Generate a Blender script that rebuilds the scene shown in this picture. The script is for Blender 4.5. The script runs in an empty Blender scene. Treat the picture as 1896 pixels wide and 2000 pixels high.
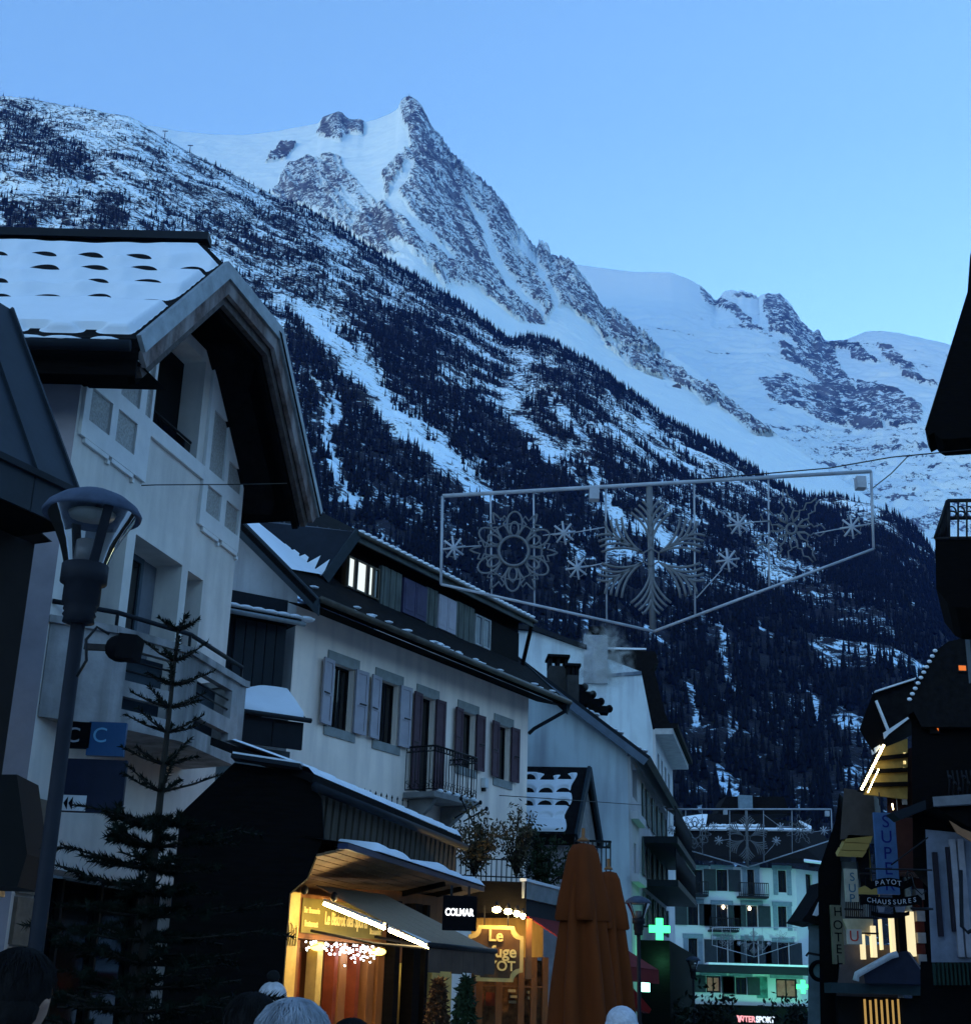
import bpy, math, random
import numpy as np
from mathutils import Vector, Matrix
R = math.radians
random.seed(7)
SC = bpy.context.scene
COL = SC.collection

# ------------------------------------------------------------------ camera
FPX, W0, H0 = 2717.0, 1896.0, 2000.0
PITCH, ROLL = math.atan(0.3526), math.atan(232 / 7703)
CAM = np.array([0.0, 0.0, 1.70])
_d = np.array([0, math.cos(PITCH), math.sin(PITCH)])
_r0 = np.array([1.0, 0, 0]); _u0 = np.array([0, -math.sin(PITCH), math.cos(PITCH)])
_r = math.cos(ROLL) * _r0 + math.sin(ROLL) * _u0
_u = -math.sin(ROLL) * _r0 + math.cos(ROLL) * _u0
cam = bpy.data.cameras.new('camera')
cam.sensor_fit = 'HORIZONTAL'; cam.sensor_width = 36.0; cam.lens = 36.0 * FPX / W0
cam.clip_start = 0.1; cam.clip_end = 60000
cam_ob = bpy.data.objects.new('camera', cam); COL.objects.link(cam_ob)
cam_ob.matrix_world = Matrix(((_r[0], _u[0], -_d[0], CAM[0]), (_r[1], _u[1], -_d[1], CAM[1]),
                              (_r[2], _u[2], -_d[2], CAM[2]), (0, 0, 0, 1)))
SC.camera = cam_ob

# ------------------------------------------------------------------ sky, sun, exposure
SUN_EL, SUN_ROT = 8.0, -130.0         # the sun is low and shut out by the mountains behind the camera to the right
world = bpy.data.worlds.new('World'); SC.world = world; world.use_nodes = True
wt = world.node_tree; wt.nodes.clear()
sky = wt.nodes.new('ShaderNodeTexSky'); sky.sky_type = 'NISHITA'; sky.sun_disc = False
sky.sun_elevation = R(SUN_EL); sky.sun_rotation = R(SUN_ROT)
sky.altitude = 1000; sky.air_density = 1.0; sky.dust_density = 0.4; sky.ozone_density = 2.2
bg = wt.nodes.new('ShaderNodeBackground'); bg.inputs['Strength'].default_value = 0.15
wo = wt.nodes.new('ShaderNodeOutputWorld')
tn = wt.nodes.new('ShaderNodeMix'); tn.data_type = 'RGBA'; tn.blend_type = 'MULTIPLY'; tn.inputs[0].default_value = 1.0
tn.inputs[7].default_value = (0.94, 1.01, 0.95, 1)      # cool white balance of the dusk picture
wt.links.new(sky.outputs[0], tn.inputs[6]); wt.links.new(tn.outputs[2], bg.inputs[0]); wt.links.new(bg.outputs[0], wo.inputs[0])
sun = bpy.data.lights.new('sun', 'SUN'); sun.energy = 0.03; sun.angle = R(12); sun.color = (1.0, 0.85, 0.75)
sun_ob = bpy.data.objects.new('sun', sun); COL.objects.link(sun_ob)
_sd = Vector((-math.sin(R(SUN_ROT)) * math.cos(R(SUN_EL)), math.cos(R(SUN_ROT)) * math.cos(R(SUN_EL)), math.sin(R(SUN_EL))))
sun_ob.rotation_euler = _sd.to_track_quat('Z', 'Y').to_euler()
sun_ob.location = (0, 0, 60)
SC.view_settings.view_transform = 'Standard'; SC.view_settings.look = 'None'
SC.view_settings.gamma = 1.0; SC.view_settings.use_curve_mapping = False
SC.view_settings.exposure = 2.28
SC.render.engine = 'CYCLES'
cy = SC.cycles
cy.use_denoising = True; cy.max_bounces = 5; cy.diffuse_bounces = 2; cy.glossy_bounces = 2
cy.transmission_bounces = 6; cy.transparent_max_bounces = 16; cy.volume_bounces = 0
cy.caustics_reflective = False; cy.caustics_refractive = False; cy.sample_clamp_indirect = 6
cy.volume_step_rate = 1.0; cy.volume_max_steps = 256
cy.use_light_tree = True

# ------------------------------------------------------------------ pixel geometry (photo pixels 1896 x 2000)
def ray(u, v):
    d = _d + (u - W0 / 2) / FPX * _r + (H0 / 2 - v) / FPX * _u
    return d
def at(u, v, Y):                       # the point on that line of sight at distance Y down the street
    d = ray(u, v); return CAM + d * (Y / d[1])
def azel(u, v):
    d = ray(u, v); return math.atan2(d[0], d[1]), d[2] / math.hypot(d[0], d[1])
def project(P):                        # world -> photo pixel (vectorised)
    q = P - CAM; z = q @ _d
    return W0 / 2 + FPX * (q @ _r) / z, H0 / 2 - FPX * (q @ _u) / z

# ------------------------------------------------------------------ numpy noise
_rng = np.random.default_rng(11)
_N3 = _rng.normal(size=(3, 64, 64, 64)).astype(np.float32)
_N3 /= np.sqrt((_N3 ** 2).sum(0))[None]
_G = [np.ascontiguousarray(_N3[k].reshape(-1)) for k in range(3)]
def perlin(p):
    p = p.astype(np.float32); fl = np.floor(p); f = p - fl; i = fl.astype(np.int32) & 63
    fx, fy, fz = f[:, 0], f[:, 1], f[:, 2]
    wx, wy, wz = (q * q * (3 - 2 * q) for q in (fx, fy, fz))
    ix = (i[:, 0] * 4096, ((i[:, 0] + 1) & 63) * 4096); iy = (i[:, 1] * 64, ((i[:, 1] + 1) & 63) * 64); iz = (i[:, 2], (i[:, 2] + 1) & 63)
    def c(a, b, d):
        h = ix[a] + iy[b] + iz[d]
        return _G[0][h] * (fx - a) + _G[1][h] * (fy - b) + _G[2][h] * (fz - d)
    def l(a, b, t): return a + (b - a) * t
    return 1.5 * l(l(l(c(0, 0, 0), c(1, 0, 0), wx), l(c(0, 1, 0), c(1, 1, 0), wx), wy),
                   l(l(c(0, 0, 1), c(1, 0, 1), wx), l(c(0, 1, 1), c(1, 1, 1), wx), wy), wz)
def fbm(p, o=5, lac=2.03, gain=0.5, ridged=False):
    a, s, n = 1.0, np.zeros(len(p)), 0.0
    q = p.copy()
    for k in range(o):
        v = perlin(q + 17.3 * k)
        if ridged: v = 1 - 2.2 * np.abs(v)
        s += a * v; n += a; a *= gain; q = q * lac
    return s / n
def inpoly(px, py, poly):
    r = np.zeros(len(px), bool); n = len(poly)
    for k in range(n):
        x0, y0 = poly[k]; x1, y1 = poly[(k + 1) % n]
        if y0 == y1: continue
        c = ((y0 > py) != (y1 > py)) & (px < (x1 - x0) * (py - y0) / (y1 - y0) + x0)
        r ^= c
    return r
def nearline(px, py, pts, w0, w1=None):    # 1 on the polyline, fading to 0 at width w
    w1 = w0 if w1 is None else w1; best = np.zeros(len(px)); n = len(pts) - 1
    for k in range(n):
        a = np.array(pts[k], float); b = np.array(pts[k + 1], float); ab = b - a
        t = np.clip(((px - a[0]) * ab[0] + (py - a[1]) * ab[1]) / (ab @ ab), 0, 1)
        d = np.hypot(px - a[0] - t * ab[0], py - a[1] - t * ab[1])
        w = w0 + (w1 - w0) * (k + t) / n
        best = np.maximum(best, np.clip(1.5 - d / w, 0, 1))
    return best
def smooth(x, a, b):
    t = np.clip((x - a) / (b - a), 0, 1); return t * t * (3 - 2 * t)

# ------------------------------------------------------------------ scene helpers
OFF = {}
def tag(o, label=None, cat=None, group=None, kind=None):
    if label: o['label'] = label
    if cat: o['category'] = cat
    if group: o['group'] = group
    if kind: o['kind'] = kind
    return o
def thing(name, label, cat, loc, group=None):
    o = bpy.data.objects.new(name, None); COL.objects.link(o)
    o.empty_display_size = 0.2
    o.location = tuple(float(c) for c in loc); OFF[o.as_pointer()] = np.array(loc, float)
    return tag(o, label, cat, group)
def link_mesh(name, me, mat, parent=None):
    o = bpy.data.objects.new(name, me); COL.objects.link(o)
    if mat is not None: me.materials.append(mat)
    if parent is not None:
        o.parent = parent; OFF[o.as_pointer()] = OFF[parent.as_pointer()]
    else:
        OFF[o.as_pointer()] = np.zeros(3)
    return o
def copy_tree(o, parent=None):
    c = o.copy(); COL.objects.link(c)
    if parent is not None: c.parent = parent
    OFF[c.as_pointer()] = OFF.get(o.as_pointer(), np.zeros(3))
    for ch in list(o.children): copy_tree(ch, c)
    return c
def V(*a): return np.array(a, float)

class MB:
    def __init__(s): s.v = []; s.f = []; s.sm = []
    def add(s, vs, fs, smooth=False):
        b = len(s.v); s.v.extend([tuple(map(float, p)) for p in vs])
        for f in fs: s.f.append(tuple(b + i for i in f)); s.sm.append(smooth)
        return s
    def quad(s, a, b, c, d): return s.add([a, b, c, d], [(0, 1, 2, 3)])
    def poly(s, pts): return s.add(pts, [tuple(range(len(pts)))])
    def hexa(s, a):                    # 8 corners: bottom 0-3, top 4-7
        return s.add(a, [(3, 2, 1, 0), (4, 5, 6, 7), (0, 1, 5, 4), (1, 2, 6, 5), (2, 3, 7, 6), (3, 0, 4, 7)])
    def prism(s, pts, vec):            # polygon swept along vec
        n = len(pts); vec = np.array(vec, float)
        top = [np.array(p, float) + vec for p in pts]
        fs = [tuple(range(n))[::-1], tuple(range(n, 2 * n))]
        fs += [(i, (i + 1) % n, n + (i + 1) % n, n + i) for i in range(n)]
        return s.add(list(pts) + top, fs)
    def bar(s, a, b, w, h, up=(0, 0, 1)):      # rectangular bar between two points
        a = np.array(a, float); b = np.array(b, float); t = b - a; t /= np.linalg.norm(t)
        up = np.array(up, float); x = np.cross(t, up)
        if np.linalg.norm(x) < 1e-6: x = np.cross(t, V(1, 0, 0))
        x /= np.linalg.norm(x); y = np.cross(x, t)
        c = [-x * w / 2 - y * h / 2, x * w / 2 - y * h / 2, x * w / 2 + y * h / 2, -x * w / 2 + y * h / 2]
        return s.hexa([a + k for k in c] + [b + k for k in c])
    def tube(s, pts, r, n=6, r1=None, closed=False, cap=True):
        pts = [np.array(p, float) for p in pts]; m = len(pts); r1 = r if r1 is None else r1
        rings = []; prev = None
        for i, p in enumerate(pts):
            if closed: t = pts[(i + 1) % m] - pts[i - 1]
            else: t = pts[min(i + 1, m - 1)] - pts[max(i - 1, 0)]
            t = t / (np.linalg.norm(t) + 1e-12)
            if prev is None:
                x = np.cross(t, V(0, 0, 1))
                if np.linalg.norm(x) < 1e-3: x = np.cross(t, V(1, 0, 0))
            else: x = prev - t * (prev @ t)
            x /= np.linalg.norm(x) + 1e-12; y = np.cross(t, x); prev = x
            rr = r + (r1 - r) * i / max(m - 1, 1)
            rings.append([p + rr * (math.cos(2 * math.pi * k / n) * x + math.sin(2 * math.pi * k / n) * y) for k in range(n)])
        vs = [q for g in rings for q in g]; fs = []
        for i in range(m if closed else m - 1):
            j = (i + 1) % m
            for k in range(n): fs.append((i * n + k, i * n + (k + 1) % n, j * n + (k + 1) % n, j * n + k))
        if cap and not closed: fs += [tuple(range(n))[::-1], tuple(range((m - 1) * n, m * n))]
        return s.add(vs, fs, True)
    def lathe(s, c, prof, n=16, smooth=True):  # prof: (radius, z)
        c = np.array(c, float); vs = []; fs = []
        for r, z in prof:
            for k in range(n): vs.append(c + V(r * math.cos(2 * math.pi * k / n), r * math.sin(2 * math.pi * k / n), z))
        for i in range(len(prof) - 1):
            for k in range(n): fs.append((i * n + k, i * n + (k + 1) % n, (i + 1) * n + (k + 1) % n, (i + 1) * n + k))
        fs += [tuple(range(n))[::-1], tuple(range((len(prof) - 1) * n, len(prof) * n))]
        return s.add(vs, fs, smooth)
    def ball(s, c, rx, ry, rz, n=12, m=8, rot=None, jit=0):
        c = np.array(c, float); vs = []; fs = []
        for i in range(m + 1):
            th = math.pi * i / m
            for k in range(n):
                ph = 2 * math.pi * k / n; j = 1 + random.uniform(-jit, jit)
                p = V(rx * math.sin(th) * math.cos(ph), ry * math.sin(th) * math.sin(ph), rz * math.cos(th)) * j
                vs.append(c + (rot @ p if rot is not None else p))
        for i in range(m):
            for k in range(n): fs.append((i * n + k, i * n + (k + 1) % n, (i + 1) * n + (k + 1) % n, (i + 1) * n + k)[::-1])
        return s.add(vs, fs, True)
    def build(s, name, mat, parent=None, kind=None, bevel=0):
        off = OFF[parent.as_pointer()] if parent is not None else np.zeros(3)
        me = bpy.data.meshes.new(name)
        vv = np.array(s.v).reshape(-1, 3) - off
        me.from_pydata(vv.tolist(), [], s.f); me.polygons.foreach_set('use_smooth', s.sm); me.update()
        o = link_mesh(name, me, mat, parent)
        if bevel:
            b = o.modifiers.new('bevel', 'BEVEL'); b.width = bevel; b.segments = 2; b.limit_method = 'ANGLE'
        if kind: o['kind'] = kind
        return o

class Face:
    """A vertical facade: s runs along it, z is height, n points out of the wall."""
    def __init__(s, O, sdir, out):
        s.O = np.array(O, float); s.s = np.array([sdir[0], sdir[1], 0.0]); s.s /= np.linalg.norm(s.s)
        n = np.cross(s.s, V(0, 0, 1)); s.n = n if n @ np.array([out[0], out[1], 0]) > 0 else -n
    def p(s, a, z, n=0.0): return s.O * V(1, 1, 0) + s.s * a + s.n * n + V(0, 0, z)
    def px(s, u, v, n=0.0):
        d = ray(u, v); o = s.O + s.n * n; t = ((o - CAM) @ s.n) / (d @ s.n)
        q = CAM + d * t; return float((q - s.O) @ s.s), float(q[2])
    def box(s, mb, a0, a1, z0, z1, n0, n1):
        return mb.hexa([s.p(a0, z0, n0), s.p(a1, z0, n0), s.p(a1, z0, n1), s.p(a0, z0, n1),
                        s.p(a0, z1, n0), s.p(a1, z1, n0), s.p(a1, z1, n1), s.p(a0, z1, n1)])

# ------------------------------------------------------------------ materials
MATS = {}
def mat(name, col, rough=0.7, metal=0.0, var=0.25, scale=3.0, bump=0.15, emit=None, estr=0.0, stain=None, spec=0.15, stretch=(1, 1, 1)):
    if name in MATS: return MATS[name]
    m = bpy.data.materials.new(name); m.use_nodes = True; MATS[name] = m
    nt = m.node_tree; N = nt.nodes; L = nt.links; b = N['Principled BSDF']
    b.inputs['Roughness'].default_value = rough; b.inputs['Metallic'].default_value = metal
    b.inputs['Specular IOR Level'].default_value = spec
    tc = N.new('ShaderNodeTexCoord'); mp = N.new('ShaderNodeMapping'); mp.inputs['Scale'].default_value = stretch
    L.new(tc.outputs['Object'], mp.inputs[0])
    no = N.new('ShaderNodeTexNoise'); no.inputs['Scale'].default_value = scale; no.inputs['Detail'].default_value = 8
    no.inputs['Roughness'].default_value = 0.65; L.new(mp.outputs[0], no.inputs[0])
    mr = N.new('ShaderNodeMapRange'); mr.inputs[1].default_value = 0.3; mr.inputs[2].default_value = 0.7
    mr.inputs[3].default_value = 1 - var; mr.inputs[4].default_value = 1 + var * 0.6; L.new(no.outputs[0], mr.inputs[0])
    mx = N.new('ShaderNodeMix'); mx.data_type = 'RGBA'; mx.blend_type = 'MULTIPLY'; mx.inputs[0].default_value = 1
    mx.inputs[6].default_value = (*col, 1); L.new(mr.outputs[0], mx.inputs[7])
    out = mx.outputs[2]
    if stain:                          # streaky weathering with a shape of its own
        n2 = N.new('ShaderNodeTexNoise'); n2.inputs['Scale'].default_value = 1.0; n2.inputs['Detail'].default_value = 6
        m2 = N.new('ShaderNodeMapping'); m2.inputs['Scale'].default_value = (2.6, 2.6, 0.35); L.new(tc.outputs['Object'], m2.inputs[0]); L.new(m2.outputs[0], n2.inputs[0])
        r2 = N.new('ShaderNodeMapRange'); r2.inputs[1].default_value = 0.44; r2.inputs[2].default_value = 0.74; L.new(n2.outputs[0], r2.inputs[0])
        x2 = N.new('ShaderNodeMix'); x2.data_type = 'RGBA'; L.new(r2.outputs[0], x2.inputs[0]); L.new(out, x2.inputs[6]); x2.inputs[7].default_value = (*stain, 1)
        out = x2.outputs[2]
    L.new(out, b.inputs['Base Color'])
    if bump:
        bp = N.new('ShaderNodeBump'); bp.inputs['Strength'].default_value = bump; bp.inputs['Distance'].default_value = 0.05
        L.new(no.outputs[0], bp.inputs['Height']); L.new(bp.outputs[0], b.inputs['Normal'])
    if emit:
        b.inputs['Emission Color'].default_value = (*emit, 1); b.inputs['Emission Strength'].default_value = estr
    return m
# ================================================================== mountains
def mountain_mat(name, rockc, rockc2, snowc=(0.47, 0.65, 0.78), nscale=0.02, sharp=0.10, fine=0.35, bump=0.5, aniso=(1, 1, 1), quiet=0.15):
    m = bpy.data.materials.new(name); m.use_nodes = True
    nt = m.node_tree; N = nt.nodes; L = nt.links; b = N['Principled BSDF']
    b.inputs['Roughness'].default_value = 0.85; b.inputs['Specular IOR Level'].default_value = 0.15
    at_ = N.new('ShaderNodeAttribute'); at_.attribute_name = 'rock'
    tc = N.new('ShaderNodeTexCoord')
    n1 = N.new('ShaderNodeTexNoise'); n1.inputs['Scale'].default_value = nscale; n1.inputs['Detail'].default_value = 4; n1.inputs['Roughness'].default_value = 0.7
    mp = N.new('ShaderNodeMapping'); mp.inputs['Scale'].default_value = (1, 1, 0.8); L.new(tc.outputs['Object'], mp.inputs[0]); L.new(mp.outputs[0], n1.inputs[0])
    n3 = N.new('ShaderNodeTexNoise'); n3.inputs['Scale'].default_value = nscale * 2.7; n3.inputs['Detail'].default_value = 3; n3.inputs['Roughness'].default_value = 0.75
    m3 = N.new('ShaderNodeMapping'); m3.inputs['Scale'].default_value = aniso; L.new(tc.outputs['Object'], m3.inputs[0]); L.new(m3.outputs[0], n3.inputs[0])
    av = N.new('ShaderNodeMath'); av.operation = 'ADD'; L.new(n1.outputs[0], av.inputs[0]); L.new(n3.outputs[0], av.inputs[1])
    hv = N.new('ShaderNodeMath'); hv.operation = 'MULTIPLY'; hv.inputs[1].default_value = 0.5; L.new(av.outputs[0], hv.inputs[0])
    am = N.new('ShaderNodeMapRange'); am.inputs[1].default_value = 0.08; am.inputs[2].default_value = 0.42; am.inputs[3].default_value = quiet; L.new(at_.outputs['Fac'], am.inputs[0])
    c0 = N.new('ShaderNodeMath'); c0.operation = 'MULTIPLY_ADD'; c0.inputs[1].default_value = 2 * fine; c0.inputs[2].default_value = -fine; L.new(hv.outputs[0], c0.inputs[0])
    s = N.new('ShaderNodeMath'); s.operation = 'MULTIPLY_ADD'; L.new(c0.outputs[0], s.inputs[0]); L.new(am.outputs[0], s.inputs[1]); L.new(at_.outputs['Fac'], s.inputs[2])
    r = N.new('ShaderNodeMapRange'); r.interpolation_type = 'SMOOTHSTEP'; r.inputs[1].default_value = 0.5 - sharp; r.inputs[2].default_value = 0.5 + sharp; L.new(s.outputs[0], r.inputs[0])
    n2 = N.new('ShaderNodeTexNoise'); n2.inputs['Scale'].default_value = nscale * 0.6; n2.inputs['Detail'].default_value = 4; L.new(tc.outputs['Object'], n2.inputs[0])
    rc = N.new('ShaderNodeMapRange'); rc.inputs[1].default_value = 0.35; rc.inputs[2].default_value = 0.65; L.new(n2.outputs[0], rc.inputs[0])
    mr = N.new('ShaderNodeMix'); mr.data_type = 'RGBA'; mr.inputs[6].default_value = (*rockc, 1); mr.inputs[7].default_value = (*rockc2, 1); L.new(rc.outputs[0], mr.inputs[0])
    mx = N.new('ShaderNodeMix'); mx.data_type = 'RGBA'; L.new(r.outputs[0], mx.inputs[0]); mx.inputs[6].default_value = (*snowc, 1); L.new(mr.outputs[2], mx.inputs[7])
    L.new(mx.outputs[2], b.inputs['Base Color'])
    bp = N.new('ShaderNodeBump'); bp.inputs['Strength'].default_value = bump; bp.inputs['Distance'].default_value = 6.0
    L.new(s.outputs[0], bp.inputs['Height']); L.new(bp.outputs[0], b.inputs['Normal'])
    return m

def terrain(name, sil, azr, nc, nr, D0, h0, Drf, rockf, dispf, material, pw=1.0, back=400.0, jag=None):
    """Slope rising from distance D0 to the skyline `sil` (photo pixels) that stands Drf(azimuth) metres away."""
    ae = np.array([azel(u, v) for u, v in sil]); o = np.argsort(ae[:, 0]); ae = ae[o]
    az = np.linspace(azr[0], azr[1], nc); te = np.interp(az, ae[:, 0], ae[:, 1]); Dr = Drf(az)
    if jag is not None:                      # broken, toothed skyline where bare rock meets the sky
        u0, u1, amp = jag; a0, a1 = azel(u0, 600)[0], azel(u1, 600)[0]
        q = np.stack([az * 330, 0 * az + 3, 0 * az], -1); tooth = fbm(q, 4, gain=.62, ridged=True)
        te = te + amp * (tooth - .45) * smooth(az, a0, a0 + .01) * smooth(a1 - az, 0, .02)
    t = np.concatenate([np.linspace(0, 1, nr) ** 0.9, [1.04, 1.15, 1.4]]); tt = np.minimum(t, 1)
    T, A = np.meshgrid(tt, az, indexing='ij'); TB = np.meshgrid(t, az, indexing='ij')[0]
    k = np.hanning(61); k /= k.sum(); ts = np.convolve(np.pad(te, 30, mode='edge'), k, 'valid')
    w = smooth(T, 0.80, 1.0); TE = te[None, :] * w + np.minimum(ts, te + 0.02)[None, :] * (1 - w)
    DR = Dr[None, :]; rr = D0 + (DR - D0) * T; hh = h0 + (DR * TE + CAM[2] - h0) * T ** pw
    ex = np.maximum(TB - 1, 0); rr = rr + ex * back * 2; hh = hh - ex * back * 2.2
    P = np.stack([rr * np.sin(A), rr * np.cos(A), hh], -1).reshape(-1, 3)
    px, py = project(P)
    rock = rockf(P, px, py)
    d = dispf(P, px, py, rock)
    edge = smooth(1.0 - TB.reshape(-1), 0.0, 0.03) * 0.75 + 0.25
    rad = np.stack([np.sin(A), np.cos(A), 0 * A], -1).reshape(-1, 3)
    P = P - rad * (d * 0.75 * edge)[:, None] + V(0, 0, 1) * (d * 0.55 * edge)[:, None]
    n, m = len(t), nc
    idx = np.arange(n * m).reshape(n, m)
    q = np.stack([idx[:-1, :-1], idx[:-1, 1:], idx[1:, 1:], idx[1:, :-1]], -1).reshape(-1, 4)
    me = bpy.data.meshes.new(name); me.vertices.add(n * m); me.vertices.foreach_set('co', P.reshape(-1))
    me.loops.add(q.size); me.loops.foreach_set('vertex_index', q.reshape(-1))
    me.polygons.add(len(q)); me.polygons.foreach_set('loop_start', np.arange(0, q.size, 4)); me.polygons.foreach_set('loop_total', np.full(len(q), 4))
    me.polygons.foreach_set('use_smooth', np.ones(len(q), bool)); me.update(calc_edges=True)
    a = me.attributes.new('rock', 'FLOAT', 'POINT'); a.data.foreach_set('value', np.clip(rock, 0, 1).astype(np.float32))
    ob = link_mesh(name, me, material); ob['kind'] = 'structure'
    return ob, P.reshape(n, m, 3)

# ---- far glacier domes
S_DOME = [(-400, 470), (600, 470), (950, 500), (1100, 514), (1130, 517), (1180, 524), (1240, 531), (1310, 532), (1345, 545), (1368, 558), (1385, 575),
          (1400, 590), (1412, 570), (1430, 567), (1470, 574), (1482, 582), (1492, 575), (1520, 574), (1540, 590), (1556, 612), (1566, 632), (1588, 652),
          (1594, 646), (1599, 643), (1604, 656), (1612, 668), (1650, 664), (1668, 659), (1690, 649), (1725, 648), (1760, 652), (1800, 660), (1850, 673), (1896, 690), (2100, 770), (2400, 900)]
DOME_ROCK = [([(1492, 572), (1525, 572), (1556, 610), (1572, 640), (1600, 640), (1628, 695), (1662, 752), (1702, 806), (1722, 842), (1675, 846), (1640, 830), (1590, 800), (1600, 760), (1560, 715), (1568, 690), (1540, 660), (1500, 640), (1495, 610)], 0.60),
             ([(1368, 555), (1400, 575), (1440, 605), (1480, 640), (1510, 662), (1480, 652), (1440, 630), (1398, 600), (1375, 590)], 0.60),
             ([(1430, 566), (1475, 574), (1478, 585), (1430, 578)], 0.52),
             ([(1600, 722), (1570, 690), (1530, 668), (1525, 690), (1560, 720), (1590, 740)], 0.56),
             ([(1480, 745), (1530, 735), (1600, 760), (1650, 800), (1690, 840), (1620, 836), (1560, 810), (1510, 790)], 0.52),
             ([(1618, 674), (1650, 671), (1690, 690), (1725, 710), (1690, 712), (1660, 698), (1625, 690)], 0.64),
             ([(1713, 676), (1738, 672), (1775, 715), (1800, 740), (1835, 758), (1800, 752), (1760, 735), (1735, 705)], 0.62),
             ([(1670, 756), (1712, 748), (1760, 775), (1800, 808), (1800, 836), (1740, 842), (1700, 812)], 0.58),
             ([(1520, 665), (1545, 690), (1580, 715), (1560, 712), (1530, 690)], 0.56)]
def dome_rock(P, px, py):
    w = fbm(P / 260.0, 4); wx = px + 14 * w; wy = py + 14 * fbm(P / 240.0 + 40, 4)
    r = np.full(len(px), 0.06)
    for pg, k in DOME_ROCK: r = np.where(inpoly(wx, wy, pg), np.maximum(r, k), r)
    r += 0.30 * fbm(P / 90.0 + 5, 4) * (r > 0.3)
    gl = smooth(py, 800, 860); r += gl * (0.20 + 0.35 * fbm(P * V(1 / 150, 1 / 150, 1 / 40), 4)); r += 0.24 * smooth(fbm(P * V(1 / 260, 1 / 260, 1 / 70) + 3, 4), -0.1, 0.4) * smooth(py, 560, 620)
    return r
def dome_disp(P, px, py, rock):
    base = 30 * fbm(P / 380.0, 4) + 22 * fbm(P * V(1, 1, 1.6) / 120.0 + 9, 4, ridged=True) * smooth(py, 570, 640)
    gl = smooth(py, 800, 870)
    return base * (0.35 + 0.65 * smooth(py, 540, 640)) + 26 * smooth(rock, 0.3, 0.7) * fbm(P / 180.0, 5, ridged=True) + gl * 26 * fbm(P * V(1 / 70, 1 / 70, 1 / 35), 4, ridged=True)
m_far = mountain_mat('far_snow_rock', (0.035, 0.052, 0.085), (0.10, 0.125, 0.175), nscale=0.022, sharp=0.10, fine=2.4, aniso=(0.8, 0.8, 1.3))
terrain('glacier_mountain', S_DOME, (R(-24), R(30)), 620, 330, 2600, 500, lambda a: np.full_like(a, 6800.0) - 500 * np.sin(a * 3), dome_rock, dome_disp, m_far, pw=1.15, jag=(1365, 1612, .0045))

# ---- the rocky needle
S_PEAK = [(-500, 300), (0, 255), (200, 240), (300, 246), (350, 256), (420, 262), (480, 263), (540, 256), (600, 244), (622, 240), (630, 230), (645, 224), (658, 219), (668, 222),
          (678, 232), (690, 234), (702, 231), (712, 238), (735, 232), (760, 222), (776, 213), (782, 197), (790, 190), (800, 188), (812, 195), (822, 205),
          (832, 222), (838, 238), (848, 255), (858, 262), (872, 278), (880, 297), (893, 310), (905, 316), (912, 326), (930, 342), (945, 356), (958, 366),
          (968, 376), (976, 392), (990, 402), (1000, 418), (1006, 432), (1012, 446), (1022, 450), (1030, 462), (1040, 478), (1048, 490), (1052, 474), (1060, 471), (1066, 478),
          (1072, 476), (1075, 494), (1090, 504), (1110, 508), (1122, 518), (1136, 534), (1150, 552), (1162, 574), (1172, 594), (1186, 604), (1200, 600), (1215, 612), (1232, 630), (1250, 642),
          (1268, 658), (1284, 678), (1310, 692), (1340, 712), (1375, 738), (1402, 758), (1440, 790), (1500, 838), (1560, 880), (1640, 935), (1760, 1010), (1900, 1110), (2300, 1300)]
PEAK_ROCK = [([(622, 262), (630, 226), (660, 215), (690, 230), (716, 236), (704, 262), (680, 256), (666, 280), (640, 272)], 0.60),
             ([(780, 205), (788, 183), (812, 190), (840, 235), (866, 268), (884, 300), (915, 324), (950, 356), (985, 396), (1008, 438), (1030, 460), (1052, 468), (1078, 480), (1125, 518), (1165, 575),
               (1178, 600), (1200, 596), (1255, 642), (1290, 680), (1280, 690), (1240, 672), (1180, 664), (1165, 640), (1150, 612), (1085, 600), (1062, 640), (1005, 625), (930, 560), (860, 562), (800, 512),
               (780, 498), (690, 458), (712, 410), (752, 392), (748, 340), (772, 310), (806, 290), (792, 250)], 0.50),
             ([(530, 372), (560, 322), (604, 312), (640, 352), (604, 402), (545, 392)], 0.55),
             ([(518, 318), (546, 280), (576, 282), (560, 312)], 0.70),
             ([(600, 320), (650, 300), (740, 400), (680, 450), (620, 420)], 0.40),
             ([(795, 210), (812, 195), (850, 262), (885, 305), (900, 330), (930, 420), (960, 520), (930, 540), (890, 480), (850, 420), (820, 330)], 0.56),
             ([(560, 345), (625, 320), (668, 352), (640, 415), (560, 395)], 0.56),
             ([(688, 448), (722, 405), (775, 440), (790, 500), (740, 500)], 0.56), ([(840, 470), (880, 440), (905, 500), (890, 550), (850, 540)], 0.56),
             ([(1000, 595), (1050, 590), (1062, 640), (1010, 630)], 0.58), ([(1140, 560), (1172, 590), (1170, 640), (1120, 610)], 0.58), ([(1180, 630), (1250, 650), (1290, 690), (1220, 680)], 0.58),
             ([(1290, 700), (1400, 775), (1380, 790), (1300, 730), (1240, 690)], 0.52), ([(1180, 670), (1250, 690), (1300, 740), (1230, 720)], 0.5),
             ([(1380, 740), (1410, 765), (1460, 800), (1520, 850), (1480, 850), (1400, 790)], 0.50)]
PEAK_GULLY = [([(775, 395), (800, 430), (850, 478), (880, 510)], 10), ([(940, 425), (965, 500), (1000, 560), (1060, 610)], 8), ([(905, 380), (940, 430)], 6),
              ([(1010, 470), (1060, 540), (1090, 600)], 7), ([(770, 480), (840, 540), (860, 560)], 9), ([(800, 320), (770, 370), (760, 400)], 10), ([(890, 560), (960, 600), (1000, 640)], 9)]
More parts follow.
